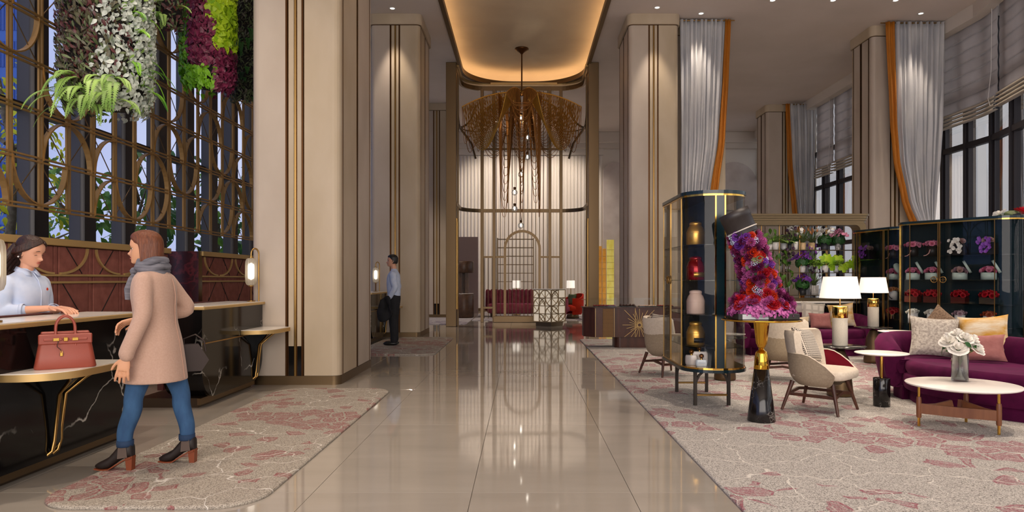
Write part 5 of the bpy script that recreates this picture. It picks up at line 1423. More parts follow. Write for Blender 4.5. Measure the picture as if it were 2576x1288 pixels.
for i in range(2000):
    a = rt_.uniform(0, 2 * pi); t = rt_.random(); q = 1 - .55 * t * t
    rr = q * rt_.uniform(.85, 1.03); p = Vector((.315 * rr * cos(a), .25 * rr * sin(a), .045 + .2 * t)); nr = Vector((cos(a), sin(a), .3 + 1.2 * t))
    scatter(hy, pg, p, orient(nr, rt_.uniform(-1.5, 1.5), rt_.uniform(-.6, .4)), rt_.uniform(.7, 1.15))
tag(hy.build('petals', 'petal_magenta', ft), kind='stuff')
for i in range(46):
    a = i * 2.4; t = .3 + .65 * rt_.random(); q = 1 - .5 * t * t
    p = Vector((.3 * q * cos(a), .24 * q * sin(a), .07 + .19 * t)); e = Vector((cos(a), sin(a), .5 + t))
    m = e.to_track_quat('Z', 'Y').to_matrix() @ Matrix.Rotation(rt_.uniform(0, 6), 3, 'Z'); k = rt_.random()
    fin('chrysanthemum' if k < .7 else 'rose', MU['plum' if k < .4 else 'magenta'] if k < .7 else RO['red'], None, ft, p, m.to_euler(), rt_.uniform(.045, .06))
ll = leaf_mesh('leaf', leaf_geo(.09, .045, .2, .2), 'leaf_olive')
for i in range(26):
    z = rt_.uniform(.2, .8); a = rt_.uniform(-2.9, .2); fin('leaf', ll, None, ft, axis(z) + Vector((cos(a), sin(a), 0)) * .17, object_rot(orient((cos(a), sin(a), .2), rt_.uniform(-2, 2), -.4)), rt_.uniform(.7, 1.1))
# the tilted hat box pouring the flowers
ax_ = (Vector((-.42, .1, 1)).normalized()); q_ = ax_.to_track_quat('Z', 'Y')
hb_ = MB().lathe([(.125, 0), (.139, 0), (.14, .003), (.14, .16), (.144, .162), (.144, .238), (.135, .24), (0, .24)], 36).lathe([(.125, 0), (.125, .2), (0, .2)], 36).build('hat_box', 'hat_box', ft, axis(.80) + Vector((.0, 0, .0)), q_.to_euler())
MB().tube([(.145 * cos(a), .145 * sin(a), .045) for a in [2 * pi * i / 40 for i in range(40)]], .006, 6, closed=True).build('rope_trim', 'rope', hb_)

# ---------------------------------------------------------------- plant shelf
es = thing('plant_shelf', 'bronze framed plant shelf with rounded corners above a stone console', 'shelf', (5.42, 13.45, 0))
def frame_loop(x0, x1, z0, z1, r, y): return [(px, y, pz) for px, pz in rrect(x1 - x0, z1 - z0, r, 8, (x0 + x1) / 2, (z0 + z1) / 2)]
M('bronze_pale', '75644a', .32, .9)
fb = MB()
for (off, y0, y1) in ((0, -.2, -.17), (.02, -.17, -.14), (0.0, -.14, .14)):
    A = frame_loop(-1.26 - off, 1.26 + off, .94 - off * 0, 2.5 + off, .14 + off, y0); Bq = frame_loop(-1.26 - off, 1.26 + off, .94, 2.5 + off, .14 + off, y1)
    A2 = frame_loop(-1.15, 1.15, 1.0, 2.42, .1, y0); B2 = frame_loop(-1.15, 1.15, 1.0, 2.42, .1, y1)
    fb.grid([A2, A, Bq, B2, A2], cu=True, smooth=False)
fb.build('frame', 'bronze_pale', es)
for k in range(4): MB().prism(rrect(2.56 + .03 * k, .42 + .03 * k, .1, 6), 2.46 + .045 * k, 2.50 + .045 * k).build('cornice_moulding', 'bronze_pale', es)
MB().bev(-1.3, 1.3, -.25, .2, .9, .94, .006).build('console_top', 'marble_white', es)
MB().bev(-1.27, .25, -.22, .18, .06, .9, .006).build('stone_console', 'niche_marble', es)
MB().bev(.27, 1.27, -.22, .18, .06, .9, .006).build('dark_console', 'marble_black', es)
MB().box(-1.2, 1.2, -.18, .15, 0.0, .06).build('console_plinth', 'plinth', es)
for x in (-1.05, -.72, -.37, .03, .55, .64): MB().tube([(x, -.05 if x != .64 else .1, .94), (x, -.05 if x != .64 else .1, 2.42)], .011, 6).build('brass_rod', 'brass', es)
for z in (1.93, 1.485, 1.045): MB().bev(-1.14, 1.14, -.12, .12, z, z + .012, .003).build('shelf_board', 'bronze_pale', es)
def pot_mesh(parent, kind, w, h):
    prof = {'pot_white': [(0, 0), (.34, 0), (.4, .05), (.5, .6), (.5, 1), (.46, 1), (.45, .9), (0, .88)], 'pot_grey': [(0, 0), (.4, .02), (.48, .2), (.5, 1), (.46, 1), (.45, .9), (0, .88)],
            'glass': [(0, 0), (.4, 0), (.42, .5), (.5, 1)]}.get(kind, [(0, 0), (.42, 0), (.44, .03), (.5, 1), (.46, 1), (.45, .9), (0, .88)])
    MB().lathe([(a * w, b * h) for a, b in prof], 20).build('pot', 'glass_clear' if kind == 'glass' else kind, parent)
def potted(xp, shelf, kind, w, h, plant, label, seed, dy=0):
    r = random.Random(seed); X = (xp - 1313) * (13.42 + dy) / 1717; z = {1: 1.943, 2: 1.498, 3: 1.058}[shelf]
    t = thing('potted_plant', label, 'potted plant', (X, 13.42 + dy, z), 0, 'pots on the plant shelf')
    pot_mesh(t, kind, w, h); st = MB()
    def stem(tip, base=None): st.tube([base or (r.uniform(-.01, .01), r.uniform(-.01, .01), h * .85), (tip[0] * .5, tip[1] * .5, h + (tip[2] - h) * .55), tip], .003, 4, caps=False)
    if plant == 'fern':
        for i in range(20):
            f = MB(); scatter(f, frond(r.uniform(.2, .32), 10, .15, .5), (0, 0, h * .9), Matrix.Rotation(i * 2.4, 3, 'Z') @ Matrix.Rotation(-r.uniform(.3, 1.0), 3, 'Y'), 1); f.build('frond', 'leaf_fern', t)
    elif plant.startswith('tulip'):
        for i in range(14):
            a = i * 2.4; q = .11 * sqrt(i / 14); tip = (1.25 * q * cos(a), q * sin(a), h + r.uniform(.12, .28)); stem(tip); fin('tulip', TU[plant[6:]], None, t, tip, (r.uniform(-.2, .2), r.uniform(-.2, .2), a), .026)
        lf = MB()
        for i in range(20): scatter(lf, leaf_geo(.22, .03, .3, .5), (0, 0, h * .9), Matrix.Rotation(i * 2.4, 3, 'Z') @ Matrix.Rotation(-r.uniform(.7, 1.3), 3, 'Y'), r.uniform(.7, 1.1))
        lf.build('foliage', 'leaf_olive' if plant != 'tulip_violet' else 'leaf_tree', t)
    elif plant.startswith('bloom'):
        col = plant[6:]; lf = MB()
        for i in range(110):
            e = Vector((r.gauss(0, 1), r.gauss(0, 1), r.uniform(-.3, 1))).normalized(); scatter(lf, leaf_geo(.07, .04), e * .105 + Vector((0, 0, h + .04)), orient(e, r.uniform(-2, 2), -.2), r.uniform(.7, 1.2))
        tag(lf.build('foliage', 'leaf_deep', t), kind='stuff')
        for i in range(34):
            a = i * 2.4; q = .15 * sqrt((i + .5) / 34); zz = h + .2 - .8 * q + (.12 if col == 'white' else .02) * r.random()
            fin('blossom', FB[col], None, t, (q * cos(a), q * sin(a), zz), (r.uniform(.2, 1.2), r.uniform(-.6, .6), a), r.uniform(.026, .037))
    elif plant.startswith('ball'):
        col = plant[5:]; lf = MB()
        for i in range(13):
            a = i * 2.4; q = .12 * sqrt((i + .5) / 13); tip = (q * cos(a), q * sin(a), h + r.uniform(.03, .24)); stem(tip)
            fin('anemone', FB[col], None, t, tip, (1.2 + r.uniform(-.4, .4), 0, r.uniform(-.5, .5)), r.uniform(.028, .036))
        for i in range(20): scatter(lf, leaf_geo(.08, .03), (r.uniform(-.04, .04), r.uniform(-.04, .04), h * .95), Matrix.Rotation(i * 2.4, 3, 'Z') @ Matrix.Rotation(-r.uniform(.2, 1.2), 3, 'Y'), 1)
        lf.build('foliage', 'leaf_deep', t)
    elif plant == 'monstera':
        for i in range(7):
            a = -pi / 2 + (i - 3) * .6 + r.uniform(-.2, .2); tip = (.13 * cos(a), .06 * sin(a), h + r.uniform(.05, .2)); stem(tip)
            fin('leaf', MONS, None, t, tip, object_rot(orient((.2 * cos(a), -1, .35), r.uniform(-.6, .6), -.1)), r.uniform(.95, 1.25))
    elif plant == 'leafy':
        for i in range(12):
            a = i * 2.4; tip = Vector((.1 * cos(a), .07 * sin(a), h + .03 + .02 * i)); stem(tuple(tip)); fin('leaf', LFY, None, t, tip, object_rot(orient((cos(a), sin(a) - .6, .4), r.uniform(-1, 1), -.2)), 1)
    if st.v: st.build('stem', 'leaf_tree', t)
    P = Vector((0, 0, h * .92)); k = 1.28
    for ch_ in t.children:
        if not ch_.name.startswith('pot'): ch_.location = P + k * (ch_.location - P); ch_.scale = ch_.scale * k
# split monstera leaf
mv = []; 
for i in range(25):
    a = -pi + 2 * pi * i / 24; q = (.5 + .5 * cos(a)) ** .35 * .07 + .012; q *= (.72 if i % 4 == 2 else 1.0)
    mv.append((.045 + q * cos(a) * 1.1, q * sin(a), -.25 * q))
MONS = leaf_mesh('leaf', (mv + [(.045, 0, .006)], [(i, i + 1, 25) for i in range(24)]), 'leaf_lime'); LFY = leaf_mesh('leaf', leaf_geo(.1, .055), 'leaf_tree')
PL = [(1936, 1, 'pot_white', .10, .11, 'leafy', 'white pot of round green leaves beside the tilted box, upper shelf'), (1951, 1, 'pot_white', .13, .15, 'fern', 'large white pot with fern on the upper plant shelf'), (1971.5, 1, 'pot_grey', .105, .13, 'fern', 'smaller grey-white pot with fern on the upper plant shelf'),
      (1986, 1, 'pot_dark', .08, .12, 'ball_dark', 'dark pot of dark anemones on the upper plant shelf'), (2001.5, 1, 'pot_white', .09, .16, 'ball_white', 'slim white vase of white anemones on the upper plant shelf'),
      (2019.5, 1, 'pot_wood', .115, .14, 'tulip_peach', 'pale wooden pot of peach tulips left of its twin'), (2041.5, 1, 'pot_wood', .13, .14, 'tulip_peach', 'pale wooden pot of peach tulips beside the white blossoms'),
      (2074, 1, 'pot_dark', .155, .13, 'bloom_white', 'dark pot overflowing with white blossoms on the upper shelf'), (2108, 1, 'pot_terrazzo', .115, .135, 'bloom_pink', 'terrazzo pot of pink blossoms at the upper shelf end'),
      (1963, 2, 'glass', .09, .16, 'leafy', 'glass vase of leafy stems next to the flower tower, middle shelf'), (1981, 2, 'glass', .1, .16, 'ball_dark', 'glass vase of plum anemones on the middle shelf'),
      (2018, 2, 'pot_white', .12, .135, 'bloom_violet', 'white pot of violet blossoms on the middle shelf'), (2039, 2, 'glass', .075, .16, 'tulip_violet', 'glass vase of violet tulips on the middle shelf'), (2053.5, 2, 'pot_grey', .075, .12, 'fern', 'small grey pot with sparse green on the middle shelf'),
      (2075, 2, 'pot_white', .135, .14, 'monstera', 'fluted white pot with lime split leaves on the middle shelf'), (2103, 2, 'pot_grey', .1, .135, 'fern', 'grey footed pot with fine green on the middle shelf'), (2128, 2, 'pot_terrazzo', .125, .125, 'monstera', 'terrazzo pot with lime split leaves at the middle shelf end'),
      (1980, 3, 'glass', .1, .18, 'leafy', 'glass vase of green branches on the lowest plant shelf'), (2018, 3, 'pot_black', .155, .14, 'bloom_violet', 'black pot of violet flowers on the lowest shelf'), (2048, 3, 'pot_pattern', .17, .19, 'tulip_dark', 'black and white patterned pot on the lowest shelf')]
for i, a in enumerate(PL): potted(*a, 200 + i)

# ---------------------------------------------------------------- armchairs
def armchair(x, y, th, label):
    t = thing('armchair', label, 'armchair', (x, y, .0215), th, 'cream and burgundy lounge armchairs')
    U = [(-.335, -.27), (-.35, -.18), (-.36, -.09)] + [(.36 * cos(pi - a), .33 * sin(a) - .02) for a in [pi * i / 16 for i in range(17)]] + [(.36, -.09), (.35, -.18), (.335, -.27)]
    n = len(U)
    def top(i): 
        s = abs(i - (n - 1) / 2) / ((n - 1) / 2); return .60 - .015 * (1 - s) - (.2 * max(0, (s - .6) / .4) ** 2.2)
    R0 = [(.66 * a, .66 * b, .265) for a, b in U]; R1 = [(.86 * a, .88 * b, .32) for a, b in U]; R2 = [(.96 * a, .97 * b, .42) for a, b in U]
    R2 = [(p[0], p[1], min(p[2], top(i) - .02)) for i, p in enumerate(R2)]; R3 = [(a * 1.0, b, top(i)) for i, (a, b) in enumerate(U)]
    outer = MB().grid([R0, R1, R2, R3]); outer.add(R0, [tuple(range(n))])
    o = outer.build('outer_shell', 'fabric_taupe', t); o.modifiers.new('soften', 'SUBSURF').levels = 1; o.modifiers[0].render_levels = 2
    inn = lambda Rr, k: [(p[0] * k, p[1] * k, p[2]) for p in Rr]
    lin_ = MB().grid([inn(R3, .955), inn(R2, .93), inn(R1, .9)]); lin_.build('inner_lining', 'velvet_red', t)
    MB().grid([R3, [(p[0] * .978, p[1] * .978, p[2] + .008) for p in R3], inn(R3, .955)]).build('rim_piping', 'fabric_cream', t)
    # tall cream back
    rows = []
    for (z, k, lean) in ((.36, .88, 0), (.5, .9, .015), (.65, .93, .04), (.76, .93, .06), (.80, .9, .07)):
        w = 1.0 if z < .7 else (.97 if z < .78 else .86)
        rows.append([(k * .37 * w * sin(a), k * .34 * cos(a) + lean - .03, z + (.025 * abs(sin(a)) if z > .7 else 0)) for a in [-1.2 + 2.4 * i / 14 for i in range(15)]])
    b = [[(p[0] * .86, p[1] - .055, p[2] - (.01 if i == 4 else 0)) for p in r_] for i, r_ in enumerate(rows)]
    bk = MB().grid(rows).grid([r_[::-1] for r_ in b]).grid([rows[-1], b[-1]]).grid([[r_[0] for r_ in rows], [r_[0] for r_ in b]]).grid([[r_[-1] for r_ in rows], [r_[-1] for r_ in b]])
    q = bk.build('backrest', 'fabric_cream', t)
    soft_block(MB(), -.29, .29, -.33, .22, .33, .45, .45).build('seat_cushion', 'fabric_cream', t)
    for sx in (-1, 1):
        for sy in (-1, 1):
            MB().tube([(sx * .28, sy * .28, 0), (sx * .2, sy * .2, .3)], [.014, .024], 8).build('leg', 'walnut', t)
    for s in (-1, 1):
        MB().rect([(-.235, s * .235, .17), (0, s * .22, .2), (.235, s * .235, .17)], .022, .03).build('stretcher', 'walnut', t)
        MB().rect([(s * .235, -.235, .17), (s * .235, .235, .17)], .022, .03).build('stretcher', 'walnut', t)
    return t
armchair(3.08, 7.06, math.radians(46), 'taupe and burgundy armchair nearest the aisle with star-pattern cushion')
armchair(3.52, 9.15, math.radians(152), 'cream-backed armchair seen from behind, between pedestal and lamp table')
armchair(2.06, 9.7, math.radians(114), 'armchair seen from behind, half hidden by the aisle cabinet')
pillow(2.99, 7.17, .485, .40, .38, .12, math.radians(46), .42, 'pillow_star', 'star-pattern cushion on the nearest armchair', .12)
pillow(3.57, 9.02, .485, .42, .40, .12, math.radians(152), .12, 'pillow_beige', 'beige patterned cushion peeking over the cream-backed armchair')
pillow(1.98, 9.66, .485, .40, .40, .12, math.radians(114), .15, 'pillow_star', 'patterned cushion on the armchair behind the aisle cabinet')

# ---------------------------------------------------------------- sofas
def offset(P, d):
    out = []
    for i in range(len(P)):
        a, b = Vector(P[max(0, i - 1)]), Vector(P[min(len(P) - 1, i + 1)]); t = (b - a).normalized(); out.append((P[i][0] + t.y * d, P[i][1] - t.x * d))
    return out
def smooth_path(P, n=6):
    out = []
    for i in range(len(P) - 1):
        p0, p1, p2, p3 = [Vector(P[max(0, min(len(P) - 1, k))]) for k in (i - 1, i, i + 1, i + 2)]
        for k in range(n):
            t = k / n; out.append(tuple(.5 * ((2 * p1) + (-p0 + p2) * t + (2 * p0 - 5 * p1 + 4 * p2 - p3) * t * t + (-p0 + 3 * p1 - 3 * p2 + p3) * t ** 3)))
    out.append(tuple(P[-1])); return out
def round_slab(poly, z0, z1, r):
    # extruded plan with softened rim
    c = Vector((sum(p[0] for p in poly) / len(poly), sum(p[1] for p in poly) / len(poly)))
    def ins(k): return [(p[0] + (c.x - p[0]) * k / max(.2, (Vector(p) - c).length), p[1] + (c.y - p[1]) * k / max(.2, (Vector(p) - c).length)) for p in poly]
    L = [(ins(r * .6), z0), (ins(0), z0 + r), (ins(0), z1 - r), (ins(r * .3), z1 - r * .3), (ins(r), z1), ]
    mb = MB().grid([[(a, b, z) for a, b in p] for p, z in L], cu=True); mb.add([(a, b, z1) for a, b in L[-1][0]], [tuple(range(len(poly)))]); mb.add([(a, b, z0) for a, b in L[0][0]], [tuple(range(len(poly)))[::-1]])
    return mb
def sofa(front, back, label):
    t = thing('curved_sofa', label, 'sofa', (0, 0, .0215), 0, 'purple velvet curved sofas')
    F, Bk = smooth_path(front), smooth_path(back)
    poly = F + Bk[::-1]
    cx, cy = sum(p[0] for p in poly) / len(poly), sum(p[1] for p in poly) / len(poly)
    base = [(cx + (p[0] - cx) * .9, cy + (p[1] - cy) * .9) for p in poly]
    MB().prism(base, 0, .15).build('plinth', 'velvet_purple', t)
    round_slab(poly, .13, .3, .03).build('seat_base', 'velvet_purple', t)
    seat = [(cx + (p[0] - cx) * .97, cy + (p[1] - cy) * .97) for p in poly]
    round_slab(seat, .29, .445, .055).build('seat', 'velvet_purple', t)
    rows = []; prof = [(0, .13), (.06, .2), (.1, .45), (.11, .62), (.07, .70), (0, .72), (-.07, .70), (-.11, .62), (-.1, .4), (-.06, .2)]
    for i in range(len(Bk)):
        a, b = Vector(Bk[max(0, i - 1)]), Vector(Bk[min(len(Bk) - 1, i + 1)]); tt = (b - a).normalized(); nn = Vector((tt.y, -tt.x)); e = min(i, len(Bk) - 1 - i) / 8
        zs = 1 - .28 * max(0, 1 - e) ** 2
        rows.append([(Bk[i][0] + nn.x * o, Bk[i][1] + nn.y * o, .13 + (z - .13) * zs) for o, z in prof])
    MB().grid(rows, cu=True, caps=True).build('backrest', 'velvet_purple', t)
    return t
sofa([(4.3, 7.72), (4.22, 7.4), (4.28, 7.0), (4.5, 6.55), (4.9, 6.1), (5.4, 5.75)], [(4.2, 7.7), (4.28, 8.05), (4.6, 8.28), (5.0, 8.2), (5.28, 7.75), (5.42, 7.2), (5.65, 6.75), (6.0, 6.4)], 'curved purple velvet sofa nearest the camera behind the coffee table')
sofa([(4.0, 12.1), (4.3, 11.9), (5.0, 11.82), (5.8, 11.9), (6.1, 12.05)], [(3.92, 12.0), (3.95, 12.4), (4.25, 12.8), (5.0, 12.92), (5.85, 12.8), (6.16, 12.4), (6.15, 12.0)], 'curved purple velvet sofa in front of the plant shelf')
cs = 'cushions on the purple sofas'
pillow(4.72, 7.82, .468, .50, .47, .15, math.radians(-22), .3, 'pillow_boucle', 'beige boucle cushion at the near sofa arm', .06, group=cs)
pillow(4.95, 7.42, .468, .52, .30, .13, math.radians(-30), .35, 'pillow_rose', 'woven dusty rose lumbar cushion on the near sofa', -.05, group=cs)
pillow(5.16, 7.62, .468, .48, .48, .14, math.radians(-40), .22, 'pillow_gold', 'gold and cream cushion behind the rose lumbar cushion', -.1, group=cs)
pillow(4.93, 8.02, .468, .44, .44, .12, math.radians(-20), .2, 'pillow_brown', 'brown cushion tucked behind the boucle cushion', .7, group=cs)
pillow(5.38, 12.62, .468, .46, .46, .14, math.radians(4), .25, 'pillow_net', 'grey quilted cushion on the far sofa behind the lamp', .12, group=cs)
pillow(5.42, 12.4, .468, .4, .3, .12, math.radians(0), .3, 'pillow_rose', 'small rose cushion in front of the grey quilted one', 0, group=cs)
pillow(5.86, 12.52, .468, .44, .44, .13, math.radians(-25), .25, 'pillow_gold', 'yellow streaked cushion at the far sofa end by the lamp', -.12, group=cs)
pillow(4.88, 12.66, .468, .46, .5, .13, math.radians(8), .2, 'pillow_gold', 'yellow streaked cushion beside the flower tower on the far sofa', .05, group=cs)
pillow(4.4, 12.5, .468, .42, .42, .13, math.radians(15), .3, 'pillow_rose', 'rose cushion on the far sofa behind the pedestal', 0, group=cs)

# ---------------------------------------------------------------- tables
ct = thing('coffee_table', 'round white coffee table with three brass legs and walnut braces', 'coffee table', (4.0, 6.2, .0215))
MB().lathe([(0, .365), (.38, .365), (.45, .38), (.462, .392), (.455, .398), (0, .4)], 64).build('top', 'white_top', ct)
lg = [(-.36, .06), (.13, -.29), (.19, .24)]
for (a, b) in lg:
    MB().tube([(a, b, 0), (a, b, .366)], .012, 10).build('leg', 'brass_bright', ct)
    MB().lathe([(.02, .08), (.022, .1), (.022, .24), (.018, .27)], 12, (a, b, 0)).build('wood_sleeve', 'walnut_light', ct)
    P = [(a, b, .165), (a * .6, b * .6, .175), (a * .15 - .02, b * .15 + .02, .21)]
    MB().rect(P, .03, .07).build('wood_brace', 'walnut_light', ct)
MB().rect([(lg[0][0], lg[0][1], .165), ((lg[0][0] + lg[1][0]) / 2, (lg[0][1] + lg[1][1]) / 2, .16), (lg[1][0], lg[1][1], .165)], .028, .09).build('front_rail', 'walnut_light', ct)
def side_table(x, y, z, r_, label, base=True):
    t = thing('side_table', label, 'side table', (x, y, .0215), 0)
    MB().lathe([(0, z - .045), (r_ * .7, z - .045), (r_ * .95, z - .034), (r_, z - .026), (r_ * .98, z - .0215), (0, z - .0215)], 48).build('top', 'white_top', t)
    if base:
        MB().lathe([(0, .3), (.08, .3), (.083, .296), (.083, .004), (.08, 0), (0, 0)], 32).build('marble_base', 'marble_black_fine', t); MB().tube([(0, 0, .3), (0, 0, z - .045)], .017, 12).build('stem', 'brass_bright', t)
    else:
        MB().lathe([(0, .015), (.15, .012), (.155, 0), (0, 0)], 28).build('foot', 'brass', t); MB().tube([(0, 0, .012), (0, 0, z - .045)], .014, 12).build('stem', 'brass_bright', t)
side_table(3.82, 7.25, .59, .265, 'white round side table on a black marble drum beside the near sofa')
side_table(5.56, 10.1, .6, .27, 'white round side table standing before the wide glass cabinet', False)
side_table(3.28, 10.62, .52, .19, 'low white side table behind the cream-backed armchair', False)
def lamp_table(x, y, label, lamp_label):
    t = thing('lamp_table', label, 'side table', (x, y, .0215), 0, 'dark round tables on brass cone bases')
    MB().lathe([(0, .0), (.13, 0), (.142, .012), (.142, .05), (.105, .4), (.1, .42), (.055, .515), (.05, .53), (.025, .535), (.02, .56)], 40).build('brass_cone', 'brass_satin', t)
    MB().lathe([(0, .556), (.2, .556), (.275, .566), (.285, .572), (.28, .578), (0, .579)], 56).build('dark_top', 'marble_black_fine', t)
    if lamp_label:
        l = thing('table_lamp', lamp_label, 'table lamp', (x, y, .602), 0, 'white shaded table lamps')
        MB().lathe([(0, 0), (.08, 0), (.083, .004), (.083, .32)], 32).build('woven_base', 'cream_knit', l)
        MB().lathe([(.083, .32), (.085, .322), (.085, .45), (.08, .455), (0, .455)], 32).build('brass_cap', 'brass_bright', l)
        MB().tube([(0, 0, .455), (0, 0, .58)], .008, 8).build('stem', 'brass', l)
        for zz, rr in ((.548, .222), (.795, .18)): MB().tube([(rr * cos(a), rr * sin(a), zz) for a in [2 * pi * i / 40 for i in range(40)]], .003, 5, closed=True).build('shade_ring', 'white_box', l)
        MB().lathe([(.222, .548), (.18, .795)], 48).build('shade', 'lamp_shade', l)
        MB().lathe([(0, .788), (.17, .788)], 32).build('shade_diffuser', 'lamp_shade', l)
        MB().ball((0, 0, .63), .035, 10, 8).build('bulb', 'lamp_core', l)
lamp_table(3.68, 7.9, 'dark stone lamp table behind the nearest armchair', 'large white-shaded lamp on the nearer dark table')
lamp_table(5.66, 11.0, 'dark stone lamp table in front of the far sofa', 'smaller-looking white-shaded lamp before the narrow cabinet')
lamp_table(2.72, 9.15, 'brass cone table seen below the aisle cabinet', None)

# vase of white roses
vz = thing('rose_vase', 'clear glass vase of white roses on the coffee table', 'vase', (4.08, 6.36, .4225))
MB().lathe([(.0, .002), (.068, .002), (.07, .006), (.07, .26), (.066, .26), (.066, .012), (0, .012)], 32).build('glass_vase', 'glass_clear', vz)
MB().lathe([(0, .013), (.064, .013), (.064, .11), (0, .11)], 32).build('water', 'glass_smoke', vz)
rv = random.Random(4); stv = MB()
heads = [(-.13, -.03, .37, .062), (-.08, -.1, .31, .068), (-.02, .0, .43, .06), (.08, -.05, .38, .062), (.15, .03, .31, .055), (.02, .09, .36, .058), (-.06, .08, .39, .056), (.1, -.1, .3, .055), (.0, -.08, .40, .058)]
for (a, b, c, s) in heads:
    stv.tube([(-a * .25, -b * .25, .03), (a * .25, b * .25, .24), (a * .9, b * .9, c)], .004, 6)
    m = Vector((a * 1.5, b * 1.5 - .1, .35)).to_track_quat('Z', 'Y'); fin('rose', RO['white'], None, vz, (a, b, c), m.to_euler(), s * 1.18)
stv.build('stems', 'leaf_tree', vz)
lv = leaf_mesh('leaf', leaf_geo(.07, .035, .2, .2), 'leaf_deep')
for i in range(34):
    a = rv.uniform(0, 6.28); q = rv.uniform(.04, .17); fin('leaf', lv, None, vz, (q * cos(a), q * sin(a), rv.uniform(.26, .38)), object_rot(orient((cos(a), sin(a) - .4, .5), rv.uniform(-2, 2), -.2)), rv.uniform(.8, 1.2))

# tall arrangement behind the wide cabinet
ta = thing('tall_arrangement', 'tall vase arrangement of branches and exotic flowers right of the wide cabinet', 'flower arrangement', (7.72, 10.74, .0215))
MB().lathe([(0, 0), (.16, 0), (.17, .01), (.14, .75), (.15, 1.45), (.14, 1.45), (.13, .76), (.15, .02), (0, .02)], 24).build('tall_vase', 'yellow_vase' if 'yellow_vase' in MATS else M('yellow_vase', '8a8420', .25, col2='3f4a16', ns=18).name, ta)
ra = random.Random(9); br = MB()
el = leaf_mesh('leaf', leaf_geo(.26, .07, .2, .3), 'leaf_olive'); el2 = leaf_mesh('leaf', heart_geo(.09, .08), 'leaf_silver')
for i in range(24):
    a = i * 2.4; sp = ra.uniform(.1, .46); tip = Vector((sp * cos(a), sp * sin(a), 1.45 + ra.uniform(.25, 1.05) - .3 * sp)); br.tube([(0, 0, 1.3), (tip.x * .4, tip.y * .4, 1.45 + (tip.z - 1.45) * .7), tip], [.008, .006, .003], 5)
    for k in range(5):
        p = Vector((0, 0, 1.4)).lerp(tip, .35 + .16 * k); fin('leaf', el if i % 3 else el2, None, ta, p, object_rot(orient((cos(a + k), sin(a + k), .5), ra.uniform(-2, 2), -.3)), ra.uniform(.7, 1.2))
    if i % 2 == 0: fin('flower', (RO['red'], FB['magenta'], FB['white'], CL['white'])[(i // 2) % 4], None, ta, tip, (ra.uniform(.3, 1), ra.uniform(-.5, .5), a), ra.uniform(.06, .1))
br.build('branches', 'leaf_deep', ta)
bn = thing('upholstered_bench', 'brown upholstered bench at the right edge beside the tall arrangement', 'bench', (7.75, 9.55, .0215), .5)
soft_block(MB(), -.5, .5, -.28, .28, .3, .45, .3).build('seat', 'pillow_brown', bn)
for sx in (-1, 1):
    for sy in (-1, 1): MB().tube([(sx * .42, sy * .2, 0), (sx * .4, sy * .19, .32)], [.014, .022], 8).build('leg', 'walnut', bn)
pillow(7.62, 9.7, .473, .48, .46, .13, -.35, .1, 'pillow_brown', 'brown woven cushion on the bench at the right picture edge')
# ---------------------------------------------------------------- people (local frame: +x forward, +y left, +z up)
def catmull(P, n=5):
    out = []
    for i in range(len(P) - 1):
        p = [P[max(0, min(len(P) - 1, k))] for k in (i - 1, i, i + 1, i + 2)]
        for k in range(n):
            t = k / n; out.append([.5 * (2 * b + (c - a) * t + (2 * a - 5 * b + 4 * c - d) * t * t + (3 * b - a - 3 * c + d) * t ** 3) for a, b, c, d in zip(*p)])
    out.append(list(P[-1])); return out
def limb(mb, P, n=14, flat=1.0, up=None):
    Q = catmull(P, 5); mb.tube([q[:3] for q in Q], [max(.002, q[3]) for q in Q], n, flat=flat, up=up)
    for e in (Q[0], Q[-1]): mb.ball(e[:3], e[3] * .98, 10, 6)
def loft(mb, rings, n=32, e=.9, caps=True):
    # rings: (x, y, z, half depth a, half width b)
    rows = []
    for (x, y, z, a, b) in catmull([list(r) for r in rings], 4):
        rows.append([(x + a * math.copysign(abs(cos(t)) ** e, cos(t)), y + b * math.copysign(abs(sin(t)) ** e, sin(t)), z) for t in [2 * pi * i / n for i in range(n)]])
    mb.grid(rows, cu=True, caps=caps)
def gs(x, s): return exp(-(x / s) ** 2)
HEAD = [(-.108, .062, -.005, .02), (-.1, .082, -.02, .036), (-.085, .090, -.036, .048), (-.06, .090, -.055, .058), (-.03, .090, -.076, .066), (0, .089, -.092, .071), (.03, .094, -.1, .074), (.06, .090, -.101, .0745), (.085, .076, -.094, .068), (.105, .052, -.072, .05), (.118, .02, -.04, .026), (.122, -.006, -.012, .004)]
def head_pts(k=1.0, male=False, n=44):
    rows = []
    for (z, xf, xb, w) in catmull([list(h) for h in HEAD], 5):
        row = []
        for i in range(n):
            t = 2 * pi * i / n; c, s = cos(t), sin(t)
            x = (xf if c > 0 else -xb) * math.copysign(abs(c) ** .82, c); y = w * math.copysign(abs(s) ** .9, s)
            if c > 0:
                nz = .027 * gs(z + .034, .014) + .014 * gs(z + .012, .02) if z < .03 else .014 * gs(z + .012, .02)
                x += (nz * (1.15 if male else 1)) * gs(y, .0105 + .005 * gs(z + .034, .014))
                x -= .011 * gs(z - .004, .014) * (gs(y - .033, .017) + gs(y + .033, .017))
                x += .004 * gs(z - .026, .009) * gs(abs(y) - .03, .025)
                x += .0065 * (gs(z + .054, .0055) + gs(z + .067, .006)) * gs(y, .019) - .004 * gs(z + .0605, .003) * gs(y, .02)
                x += .007 * gs(z + .093, .014) * gs(y, .02)
            row.append((x * k, y * k, z * k))
        rows.append(row)
    return rows
def xf(rows, M4): return [[tuple(M4 @ Vector(p)) for p in r] for r in rows]
